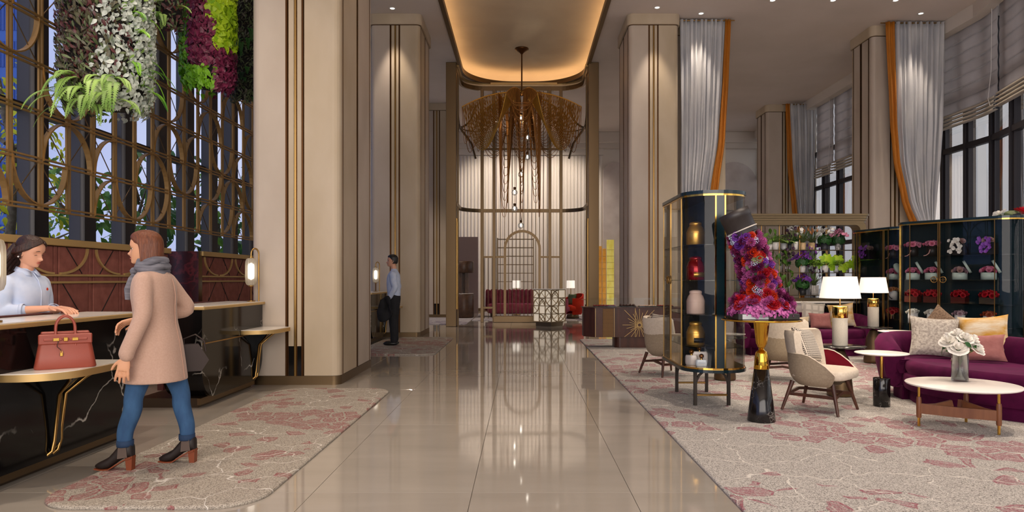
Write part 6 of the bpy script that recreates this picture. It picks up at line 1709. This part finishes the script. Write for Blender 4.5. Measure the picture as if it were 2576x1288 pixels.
def hand(mb, wrist, d, nrm, thumb, curl=.35, size=1.0, spread=.06):
    # d: pointing direction, nrm: back of the hand, thumb: +1/-1 side
    d = Vector(d).normalized(); nrm = (Vector(nrm) - d * Vector(nrm).dot(d)).normalized(); s = d.cross(nrm) * thumb; w = Vector(wrist); S = size
    rows = []
    for (t, wd, th) in ((-.02, .024, .02), (.0, .027, .018), (.03, .037, .0165), (.065, .041, .015), (.085, .039, .012)):
        c = w + d * t * S
        rows.append([tuple(c + s * (wd * S * cos(a)) + nrm * (th * S * sin(a))) for a in [2 * pi * i / 14 for i in range(14)]])
    mb.grid(rows, cu=True, caps=True)
    for k, L in ((1.5, .088), (.5, .099), (-.5, .093), (-1.5, .073)):
        p = w + (d * .078 + s * (.0205 * k)) * S; dd = (d + s * spread * k).normalized(); ax = dd.cross(nrm).normalized(); P = [list(p - dd * .014 * S) + [.0092 * S], list(p) + [.0092 * S]]
        for seg, cu in ((.46, curl), (.3, curl * 1.1), (.24, curl * .7)):
            dd = Matrix.Rotation(-cu, 3, ax) @ dd; p = p + dd * L * seg * S; P.append(list(p) + [(.0098 if seg > .4 else .009 if seg > .26 else .0078) * S])
        mb.tube([q[:3] for q in P], [q[3] for q in P], 8); mb.ball(P[-1][:3], P[-1][3], 8, 6)
    p = w + (d * .018 + s * .026) * S; dd = (d * .75 + s * .75 - nrm * .25).normalized(); P = [list(p - dd * .02 * S) + [.013 * S], list(p) + [.013 * S]]
    for L, r_, turn in ((.036, .0105, .0), (.028, .0095, .35), (.022, .0075, .2)):
        dd = (dd + (d - s * .3) * turn).normalized(); p = p + dd * L * S; P.append(list(p) + [r_ * S])
    mb.tube([q[:3] for q in P], [q[3] for q in P], 8); mb.ball(P[-1][:3], P[-1][3], 8, 6)
def remesh(o, vox, sm=4, fac=.5):
    m = o.modifiers.new('unite', 'REMESH'); m.mode = 'VOXEL'; m.voxel_size = vox; m.use_smooth_shade = True
    if sm:
        s = o.modifiers.new('soften', 'SMOOTH'); s.iterations = sm; s.factor = fac
    return o
def head_m(c, yaw, pitch, k=1.0): return Matrix.Translation(c) @ Matrix.Rotation(yaw, 4, 'Z') @ Matrix.Rotation(pitch, 4, 'Y') @ Matrix.Scale(k, 4)
def face_parts(t, H4, k, brow='brow', closed=False, lipm='lips'):
    tr = lambda *p: tuple(H4 @ Vector(p))
    for s in (-1, 1):
        if not closed:
            e = MB().ball((0, 0, 0), (.0115 * k, .0125 * k, .0085 * k), 10, 8).build('eye', 'eye_white', t, tr(.066, s * .032, .001))
            MB().ball((0, 0, 0), .0078 * k, 8, 6).build('iris', 'iris', t, tr(.073, s * .0325, .0015))
        MB().tube([tr(.0815 - .004 * abs(u), s * (.032 + .0155 * u), (.005 if not closed else -.0035) - .005 * u * u) for u in (-1, -.5, 0, .5, 1)], [.0008, .0018, .002, .002, .001], 6).build('eyelash', 'brow', t)
        MB().tube([tr(.0925 - .006 * abs(u + .4) ** 1.5, s * (.033 + .019 * u), .026 + .004 * (1 - u * u) - .003 * max(0, u)) for u in (-1, -.5, 0, .5, 1)], [.0015, .0028, .0028, .002, .001], 6).build('eyebrow', brow, t)
        ear = MB(); rows = []
        for (q, xo) in ((1.0, 0), (.8, .007), (.45, .004), (.1, .0)):
            rows.append([tr(-.012 + .017 * q * cos(a) - .006 * sin(a), s * (.069 + xo + .006 * max(0, -cos(a))), -.012 + .031 * q * sin(a)) for a in [2 * pi * i / 14 for i in range(14)]])
        ear.grid(rows, cu=True); ear.build('ear', 'skin', t)
    lp = MB()
    for (z, h, pr) in ((-.0545, .0045, .0985), (-.0665, .0058, .0985)):
        lp.tube([tr(pr - .010 * u * u * 1.4, .0205 * u, z + (.003 if z > -.06 else -.0) * (0.3 - abs(u)) ) for u in (-1, -.66, -.33, 0, .33, .66, 1)], [.001, h * .55, h * .85, h * .8, h * .85, h * .55, .001], 8)
    lp.build('lips', lipm, t)

# ---- the woman in the rose coat, walking past the counter
cw = thing('person', 'woman in a rose coat, grey scarf and jeans walking along the counter', 'person', (-2.645, 4.93, .0225), math.radians(180))
b = MB()
Hc = head_m((.075, .0, 1.565), math.radians(8), .03, 1.02)
b.grid(xf(head_pts(), Hc), cu=True, caps=True)
limb(b, [(.03, 0, 1.36, .058), (.045, 0, 1.42, .052), (.062, 0, 1.5, .05)])
loft(b, [(0, 0, .84, .12, .16), (0, 0, 1.0, .1, .13), (.01, 0, 1.15, .11, .14), (.015, 0, 1.28, .09, .13), (.015, 0, 1.36, .06, .1), (.02, 0, 1.4, .04, .05)])
limb(b, [(.005, .145, 1.325, .042), (-.012, .19, 1.22, .038), (-.03, .225, 1.1, .034), (.04, .285, .86, .026), (.046, .29, .82, .024)])
limb(b, [(.005, -.145, 1.325, .042), (-.055, -.21, 1.22, .038), (-.1, -.25, 1.12, .034), (.14, -.1, 1.06, .027), (.17, -.07, 1.055, .024)])
for s, K, A in ((1, (.1, .1, .5), (.165, .1, .12)), (-1, (-.13, -.1, .5), (-.18, -.1, .12))):
    limb(b, [(0, s * .08, .86, .07), (K[0] * .5, s * .088, .7, .058), (K[0], K[1], .52, .042), (K[0] * .85 + A[0] * .15, K[1], .42, .042), (A[0] * .9 + K[0] * .1, A[1], .28, .038), (A[0], A[1], .17, .032), (A[0], A[1], .14, .028)])
hand(b, (.05, .293, .808), (.16, .05, -1), (-.3, 1, 0), 1, .17, 1.0, .09)
hand(b, (.18, -.06, 1.05), (.9, .35, -.3), (.2, -.5, 1), 1, .45)
remesh(b.build('body', 'skin_warm', cw), .0045, 1)
face_parts(cw, Hc, 1.02)
co = MB()
loft(co, [(.0, 0, .615, .205, .225), (.0, 0, .75, .188, .212), (0, 0, .9, .166, .195), (0, 0, 1.03, .138, .165), (.005, 0, 1.12, .134, .162), (.012, 0, 1.24, .138, .178), (.012, 0, 1.34, .12, .18), (.014, 0, 1.39, .095, .14), (.02, 0, 1.425, .07, .085), (.025, 0, 1.44, .06, .065)], 40, .95)
limb(co, [(.005, .148, 1.335, .068), (-.012, .19, 1.22, .063), (-.03, .225, 1.1, .057), (.0, .258, .98, .052), (.04, .284, .86, .05), (.043, .288, .83, .05)], 18)
limb(co, [(.005, -.148, 1.335, .068), (-.055, -.21, 1.22, .063), (-.1, -.25, 1.12, .056), (.02, -.18, 1.09, .052), (.12, -.115, 1.065, .05)], 18)
remesh(co.build('coat', 'coat', cw), .0095, 7)
def coat_at(z, a):     # rough point on the coat surface
    tab = [(.615, .205, .225), (.75, .188, .212), (.9, .166, .195), (1.03, .138, .165), (1.12, .134, .162), (1.24, .138, .178), (1.34, .12, .18), (1.4, .09, .13)]
    for i in range(len(tab) - 1):
        if tab[i][0] <= z <= tab[i + 1][0]:
            t = (z - tab[i][0]) / (tab[i + 1][0] - tab[i][0]); A, B = [tab[i][k] + (tab[i + 1][k] - tab[i][k]) * t for k in (1, 2)]
            return ((A + .001) * cos(a), (B + .001) * sin(a), z)
MB().tube([coat_at(.63 + .04 * i, pi + .05) for i in range(19)], .0035, 6).build('back_seam', 'coat_seam', cw)
MB().tube([coat_at(.63 + .04 * i, .32) for i in range(19)], .005, 6).build('front_edge', 'coat_seam', cw)
MB().rect([coat_at(z, 1.25) for z in (.74, .8, .86, .9)], .03, .006, (0, 1, 0)).build('pocket_flap', 'coat_seam', cw)
for z in (.8, 1.0): 
    p = coat_at(z, .45); MB().ball(p, (.008, .008, .012), 8, 6).build('button', 'coat_seam', cw)
sc_ = MB()
for k, (z, r_, th, til) in enumerate(((1.412, .1, .026, .02), (1.43, .096, .028, .0), (1.46, .083, .026, -.02), (1.48, .074, .02, .01))):
    sc_.tube([(.035 + (r_ + .012 * cos(3 * a + k)) * cos(a), (r_ * 1.02) * sin(a), z + til * cos(a) + .009 * sin(2 * a + k) - (.035 if cos(a) > .6 else 0) * max(0, cos(a))) for a in [2 * pi * i / 36 for i in range(36)]], [th * (1 + .15 * sin(5 * a + k)) for a in [2 * pi * i / 36 for i in range(36)]], 8, closed=True)
sc_.tube([(.10, .03, 1.4), (.13, .06, 1.34), (.15, .08, 1.27), (.152, .09, 1.2)], [.03, .034, .03, .016], 10, flat=.4)
sc_.build('scarf', 'scarf', cw)
hr = MB(); rows = []
for (z, xfr, xbk, w) in catmull([[-.115, -.02, .098, .086], [-.09, .0, .112, .094], [-.05, .012, .118, .096], [0, .03, .12, .094], [.04, .068, .12, .092], [.08, .09, .11, .084], [.11, .078, .088, .066], [.13, .04, .05, .036], [.136, -.0, .01, .006]], 4):
    row = []
    for i in range(41):
        a = .42 * pi + (1.16 * pi) * i / 40 if z < .03 else (.42 - .42 * min(1, (z - .03) / .04)) * pi + (1.16 + .84 * min(1, (z - .03) / .04)) * pi * i / 40
        c, s = cos(a), sin(a); rr = 1 + .012 * sin(a * 26 + z * 18)
        row.append(((xfr if c > 0 else xbk) * c * rr, w * s * rr, z))
    rows.append(row)
hh = hr.grid(xf(rows, Hc)).build('hair', 'hair_auburn', cw); so_ = hh.modifiers.new('thickness', 'SOLIDIFY'); so_.thickness = .012; so_.offset = -1
je = MB()
for s, K, A in ((1, (.1, .1, .5), (.165, .1, .14)), (-1, (-.13, -.1, .5), (-.18, -.1, .14))):
    limb(je, [(0, s * .08, .86, .102), (K[0] * .5, s * .088, .7, .086), (K[0], K[1], .52, .064), (K[0] * .85 + A[0] * .15, K[1], .42, .062), (A[0] * .9 + K[0] * .1, A[1], .28, .055), (A[0], A[1], .2, .05)], 16)
remesh(je.build('jeans', 'jeans', cw), .009, 4)
for s, A in ((1, (.165, .1, .14)), (-1, (-.18, -.1, .14))):
    MB().lathe([(.05, .165), (.0545, .165), (.056, .18), (.056, .208), (.05, .208)], 18, (A[0] - .003 * s, A[1], 0)).build('jeans_cuff', 'jeans_stitch', cw)
    # ankle boot with block heel
    bx = A[0]; bt_ = MB(); rows = []
    lift = .0
    for (x, wz, z0, z1) in ((-.062, .022, .075, .085), (-.055, .034, .07, .15), (-.03, .04, .068, .155), (.0, .042, .064, .155), (.03, .042, .052, .145), (.06, .042, .035, .115), (.1, .044, .012, .085), (.14, .044, .006, .065), (.175, .036, .008, .05), (.2, .018, .012, .035), (.208, .004, .018, .024)):
        zc, hz = (z0 + z1) / 2, (z1 - z0) / 2; z0 *= 1.25; z1 = z1 * 1.22 if z1 > .09 else z1 * 1.1; zc, hz = (z0 + z1) / 2, (z1 - z0) / 2; rows.append([(bx + x, A[1] + wz * math.copysign(abs(cos(t)) ** .8, cos(t)), zc + hz * math.copysign(abs(sin(t)) ** .8, sin(t))) for t in [2 * pi * i / 18 for i in range(18)]])
    bo = bt_.grid(rows, cu=True, caps=True).build('boot', 'boot', cw)
    MB().prism([(bx - .06, .0), (bx - .024, .0), (bx - .014, .085), (bx - .064, .1)], A[1] - .024, A[1] + .024, lambda a_, b_, c_: (a_, c_, b_)).build('heel', 'boot_heel', bo)
    MB().rect([(bx - .06, A[1], .088), (bx - .01, A[1], .074), (bx + .05, A[1], .038), (bx + .1, A[1], .006), (bx + .15, A[1], .003), (bx + .2, A[1], .01)], .07, .008).build('sole', 'boot_heel', bo)
    for q in (-1, 1): MB().prism([(bx - .04, .095), (bx + .03, .085), (bx + .022, .185), (bx - .03, .185)], A[1] + q * .0415 - .002, A[1] + q * .0415 + .002, lambda a_, b_, c_: (a_, c_, b_)).build('elastic_gusset', 'boot_elastic', bo)
sb = thing('shoulder_bag', 'dark brown bag showing behind the hem of the rose coat', 'bag', (-2.47, 5.12, .0225), .5)
MB().prism([(-.1, .66), (.06, .66), (.11, .74), (.04, .86), (-.06, .86)], -.04, .04, lambda a_, b_, c_: (a_, c_, b_)).build('pouch', 'bag_dark', sb)
MB().tube([(-.05, .0, .8), (-.06, .02, .9), (.02, .03, .93), (.08, .02, .88), (.09, 0, .8)], .006, 6).build('strap', 'bag_dark', sb)

# ---- the receptionist behind the counter
rc = thing('person', 'receptionist in a light blue shirt looking down behind the near counter', 'person', (-4.06, 5.58, 0), math.radians(-8))
b = MB(); Hr = head_m((.045, 0, 1.592), math.radians(6), .3, 1.04)
b.grid(xf(head_pts(), Hr), cu=True, caps=True)
limb(b, [(.0, 0, 1.38, .058), (.012, 0, 1.44, .05), (.03, 0, 1.53, .049)])
loft(b, [(0, 0, .86, .12, .16), (0, 0, 1.02, .1, .13), (.01, 0, 1.18, .11, .14), (.01, 0, 1.32, .1, .16), (.0, 0, 1.4, .06, .12), (0, 0, 1.43, .04, .06)])
for s in (-1, 1): limb(b, [(0, s * .08, .88, .085), (0, s * .085, .5, .055), (-.01, s * .09, .1, .038), (.01, s * .09, .03, .035), (.1, s * .1, .03, .03)])
limb(b, [(.0, -.165, 1.35, .045), (.0, -.225, 1.11, .04), (.13, -.17, 1.12, .036), (.27, -.1, 1.135, .025), (.3, -.085, 1.137, .023)])
limb(b, [(.0, .165, 1.35, .045), (-.0, .2, 1.1, .04), (.13, .13, 1.105, .036), (.26, .06, 1.125, .025), (.29, .045, 1.13, .023)])
hand(b, (.305, -.08, 1.138), (.98, .18, -.06), (.0, .1, 1), 1, .3)
hand(b, (.3, .04, 1.133), (1, -.25, -.05), (0, .05, 1), -1, .32)
remesh(b.build('body', 'skin', rc), .0045, 1)
face_parts(rc, Hr, 1.04, closed=True)
sh2 = MB()
loft(sh2, [(0, 0, .9, .13, .17), (0, 0, 1.02, .12, .155), (.012, 0, 1.15, .13, .165), (.018, 0, 1.27, .132, .178), (.008, 0, 1.35, .11, .18), (.0, 0, 1.395, .08, .14), (.002, 0, 1.43, .06, .075), (.006, 0, 1.46, .054, .06)], 36)
limb(sh2, [(.0, -.15, 1.335, .07), (.0, -.2, 1.22, .066), (.005, -.226, 1.11, .062), (.07, -.2, 1.112, .058), (.13, -.172, 1.118, .053)], 16)
limb(sh2, [(.0, .15, 1.335, .07), (.0, .185, 1.22, .066), (.0, .2, 1.1, .06), (.07, .165, 1.102, .056), (.13, .13, 1.107, .05)], 16)
s_o = remesh(sh2.build('shirt', 'shirt_blue', rc), .0085, 5)
for s in (-1, 1):
    cl = MB().grid([[(.065, s * .012, 1.43), (.052, s * .045, 1.445), (.01, s * .066, 1.465), (-.04, s * .045, 1.475)], [(.092, s * .028, 1.395), (.08, s * .065, 1.4), (.01, s * .085, 1.425), (-.055, s * .055, 1.44)]]).build('collar', 'shirt_blue', rc)
    cl.modifiers.new('thickness', 'SOLIDIFY').thickness = .006
    MB().lathe([(.054, -.012), (.058, -.012), (.058, .012), (.054, .012)], 16).build('rolled_cuff', 'shirt_blue', rc, (.135, -.17 if s < 0 else .127, 1.119 if s < 0 else 1.108), (0, pi / 2, math.radians(27 if s < 0 else -28)))
MB().tube([(.075, 0, 1.42), (.122, 0, 1.36), (.15, 0, 1.27), (.146, 0, 1.15), (.125, 0, 1.02)], .004, 6).build('placket', 'shirt_blue', rc)
MB().prism([(.05, 1.29), (.056, 1.3), (.062, 1.296), (.066, 1.283), (.058, 1.276), (.052, 1.28)], .148, .153, lambda a_, b_, c_: (c_ - .0008, a_, b_)).build('chest_emblem', 'petal_orange', rc)
hr = MB(); rows = []
for (z, xfr, xbk, w) in catmull([[-.06, -.03, .1, .074], [-.03, -.012, .112, .082], [0, .005, .116, .083], [.03, .04, .116, .083], [.055, .082, .114, .083], [.085, .084, .105, .077], [.11, .066, .08, .06], [.128, .03, .045, .03], [.133, -.005, .01, .005]], 4):
    row = []
    for i in range(41):
        f = min(1, max(0, (z - .064) / .03)); a0_ = .5 - .12 * min(1, max(0, (z - .0) / .07)); a = (a0_ - a0_ * f) * pi + (2 - 2 * a0_ + 2 * a0_ * f) * pi * i / 40
        c, s = cos(a), sin(a); rr = 1 + .01 * sin(a * 24 + z * 10); row.append(((xfr if c > 0 else xbk) * c * rr, w * s * rr, z + ((.014 * max(0, c) ** 8 - .008 * exp(-((abs(s) - .9) / .3) ** 2)) * min(1, max(0, (.105 - z) / .03)) if c > 0 and z > .03 else 0)))
    rows.append(row)
hr.grid(xf(rows, Hr))
tr = lambda *p: tuple(Hr @ Vector(p))
for k in range(7):
    o = (k - 3) * .014
    hr.tube([tr(-.085, o, .03), (-.085, o * 1.2 - .01, 1.57), (-.125 - .012 * (k % 2), o * 1.5 - .03, 1.5), (-.155, o * 1.5 - .05, 1.43), (-.14 + .015 * (k % 3), o * 1.3 - .08, 1.37)], [.03, .034, .032, .026, .008], 8)
for s in (-1, 1):
    for k in range(6):
        q = k / 5
        hr.tube([tr(.083 - .03 * q, s * (.012 + .01 * q), .098 + .014 * q), tr(.074 - .025 * q, s * (.046 + .006 * q), .078 + .018 * q), tr(.03 - .03 * q, s * .0775, .03 + .03 * q), tr(-.03 - .02 * q, s * .084, -.012 + .022 * q), tr(-.075, s * .07, -.035 + .02 * q), tr(-.105, s * .03, -.04 + .02 * q)], [.006, .011, .0125, .013, .014, .012], 8)
hh = hr.build('hair', 'hair_dark', rc)
MB().ball(tr(-.018, -.081, -.047), .007, 8, 6).build('pearl_earring', 'white_box', rc)
sk = MB(); loft(sk, [(0, 0, .45, .13, .17), (0, 0, .7, .14, .185), (0, 0, .93, .12, .16)]); sk.build('skirt', 'black_cloth', rc)
for s in (-1, 1): sh3 = MB().ball((.045, s * .095, .03), (.13, .045, .035), 14, 8).build('shoe', 'black_shoe', rc)

# ---- the man waiting at the far counter
mn = thing('person', 'man in a pale blue shirt and black trousers with a jacket over his arm', 'person', (-2.62, 14.0, .0225), math.radians(183))
b = MB(); Hm = head_m((.035, 0, 1.715), 0, -.02, 1.06)
b.grid(xf(head_pts(1, True), Hm), cu=True, caps=True)
limb(b, [(.0, 0, 1.5, .066), (.01, 0, 1.56, .06), (.022, 0, 1.63, .058)])
loft(b, [(0, 0, .9, .11, .15), (0, 0, 1.1, .11, .15), (.01, 0, 1.3, .12, .17), (.005, 0, 1.45, .1, .19), (0, 0, 1.53, .05, .08)])
for s in (-1, 1):
    limb(b, [(0, s * .09, .92, .085), (.01, s * .1, .5, .06), (-.01, s * .1, .1, .042), (.0, s * .1, .05, .04)])
    limb(b, [(.0, s * .19, 1.45, .05), (-.05, s * .26, 1.18, .042), (.07, s * .21, .97, .028), (.08, s * .2, .94, .026)])
    hand(b, (.085, s * .197, .935), (.25, 0, -1), (.1, s, 0), 1 if s > 0 else -1, .3, 1.05)
remesh(b.build('body', 'skin', mn), .007, 2)
face_parts(mn, Hm, 1.06)
st2 = MB()
loft(st2, [(0, 0, .98, .125, .165), (.005, 0, 1.1, .135, .168), (.012, 0, 1.28, .14, .19), (.008, 0, 1.42, .125, .2), (.0, 0, 1.49, .09, .16), (0, 0, 1.535, .065, .08), (.005, 0, 1.56, .062, .064)], 36)
for s in (-1, 1): limb(st2, [(.0, s * .175, 1.43, .078), (-.02, s * .23, 1.3, .07), (-.05, s * .262, 1.18, .064), (.01, s * .24, 1.07, .056), (.06, s * .215, .985, .05)], 16)
remesh(st2.build('shirt', 'shirt_blue', mn), .01, 5)
tr2 = MB()
for s in (-1, 1): limb(tr2, [(0, s * .085, .97, .105), (0, s * .09, .85, .108), (.01, s * .1, .5, .085), (-.005, s * .1, .25, .072), (-.005, s * .1, .09, .07)], 16)
loft(tr2, [(0, 0, .84, .12, .175), (0, 0, .95, .13, .175), (0, 0, 1.02, .126, .165)])
remesh(tr2.build('trousers', 'black_cloth', mn), .012, 4)
for s in (-1, 1):
    MB().ball((.06, s * .1, .035), (.15, .05, .04), 16, 8, .8).build('shoe', 'black_shoe', mn)
jk = MB()
rows = []
for i in range(13):
    u = i / 12
    rows.append([(.02 + .25 * u + .03 * sin(v * 4 + u * 5), .25 + .035 * sin(u * 8 + v * 3) + (.05 if v > .5 else -.02), 1.04 - (.02 if v == 0 else 0) - .5 * v * (.75 + .25 * sin(u * 3.1)) - .1 * u) for v in [k / 10 for k in range(11)]])
jk.grid(rows); jk.grid([[(p[0], p[1] - .07, p[2] + .0) for p in r_][::-1] for r_ in rows]); jk.grid([[r_[0] for r_ in rows], [(r_[0][0], r_[0][1] - .07, r_[0][2]) for r_ in rows]])
jj = jk.build('jacket', 'black_cloth', mn); jj.modifiers.new('thickness', 'SOLIDIFY').thickness = .012
hr = MB(); rows = []
for (z, xfr, xbk, w) in catmull([[-.05, -.03, .09, .068], [-.02, -.015, .104, .077], [.02, .01, .109, .079], [.05, .07, .11, .08], [.08, .092, .104, .076], [.11, .075, .08, .058], [.13, .03, .04, .03], [.134, 0, .01, .005]], 3):
    row = []
    for i in range(31):
        f = min(1, max(0, (z - .02) / .035)); a = (.52 - .52 * f) * pi + (.96 + 1.04 * f) * pi * i / 30; c, s = cos(a), sin(a); row.append(((xfr if c > 0 else xbk) * c, w * s, z))
    rows.append(row)
hr.grid(xf(rows, Hm)).build('hair', 'hair_black', mn)

# ---------------------------------------------------------------- ceiling downlights: trim, disc and their own light
def downlight(x, y, power, ang_, d, label, col=WARM, rad=.05):
    t = thing('downlight', label, 'downlight', (x, y, H), 0, 'recessed ceiling downlights')
    MB().lathe([(.055, -.002), (.075, -.004), (.075, -.012), (.055, -.012), (.05, -.004)], 24).build('trim_ring', 'white_box', t)
    MB().lathe([(0, -.005), (.052, -.005)], 20).build('lens', 'downlight_disc', t)
    if power: spot('downlight_beam', (0, 0, -.03), d, power, col, ang_, .7, rad, t)
DL = [(-2.98, 15.7, 260, 46, (0, .05, -1), 'small ceiling downlight above the column behind the standing man'),
      (3.1, 15.65, 260, 46, (0, .05, -1), 'small ceiling downlight above the spotlit column right of the recess'),
      (4.2, 16.0, 220, 50, (0, .03, -1), 'small ceiling downlight above the silver curtain with ochre right hem'),
      (5.6, 15.25, 620, 90, (-.05, -.25, -1), 'ceiling downlight leftmost of the three in a row over the lounge'),
      (6.95, 15.25, 620, 90, (-.05, -.3, -1), 'ceiling downlight in the middle of the three over the lounge'),
      (8.35, 15.25, 620, 90, (-.05, -.3, -1), 'ceiling downlight rightmost of the three over the lounge'),
      (9.35, 16.0, 260, 50, (0, .05, -1), 'small ceiling downlight above the largest silver curtain')]
for a in DL: downlight(*a)
# added fill downlights, unseen, to brighten reception, lounge and far end
for (x, y, p, an, d, lb) in ((-3.0, 3.6, 420, 80, (-.12, .12, -1), 'added fill downlight over the near end of the reception'), (-2.6, 7.2, 450, 75, (-.2, -.05, -1), 'added fill downlight over the middle of the reception'), (-4.3, 6.2, 420, 70, (.06, -.05, -1), 'added fill downlight over the receptionist'),
                          (2.7, 4.2, 720, 85, (.05, .12, -1), 'added fill downlight over the lounge carpet edge'), (5.0, 4.6, 720, 85, (0, .1, -1), 'added fill downlight over the coffee table'), (4.6, 9.6, 720, 85, (.1, .1, -1), 'added fill downlight over the middle of the lounge'),
                          (7.4, 7.6, 900, 80, (-.1, .25, -1), 'added fill downlight over the near lounge sofa'),
                          (-1.0, 27.0, 560, 100, (0, .5, -1), 'added fill downlight washing the ribbed wall left'), (1.4, 27.0, 560, 100, (0, .5, -1), 'added fill downlight washing the ribbed wall right'), (4.2, 22.5, 1100, 90, (0, .1, -1), 'added fill downlight behind the right hand columns'), (-4.2, 20.5, 900, 90, (0, .1, -1), 'added fill downlight behind the left hand columns')):
    downlight(x, y, p, an, d, lb)
# lamp light
for (x, y) in ((3.68, 7.9), (5.66, 11.0)): bulb('lamp_glow', (x, y, 1.25), 28, WARM, .06)
for (x, y, p) in ((-3.455, 4.46, 2), (-3.42, 8.62, 7), (-3.32, 15.5, 7)): bulb('lamp_glow', (x, y, 1.465), p, WARM, .03)
for o in [o for o in bpy.data.objects if o.type == 'LIGHT']: o['kind'] = 'helper'
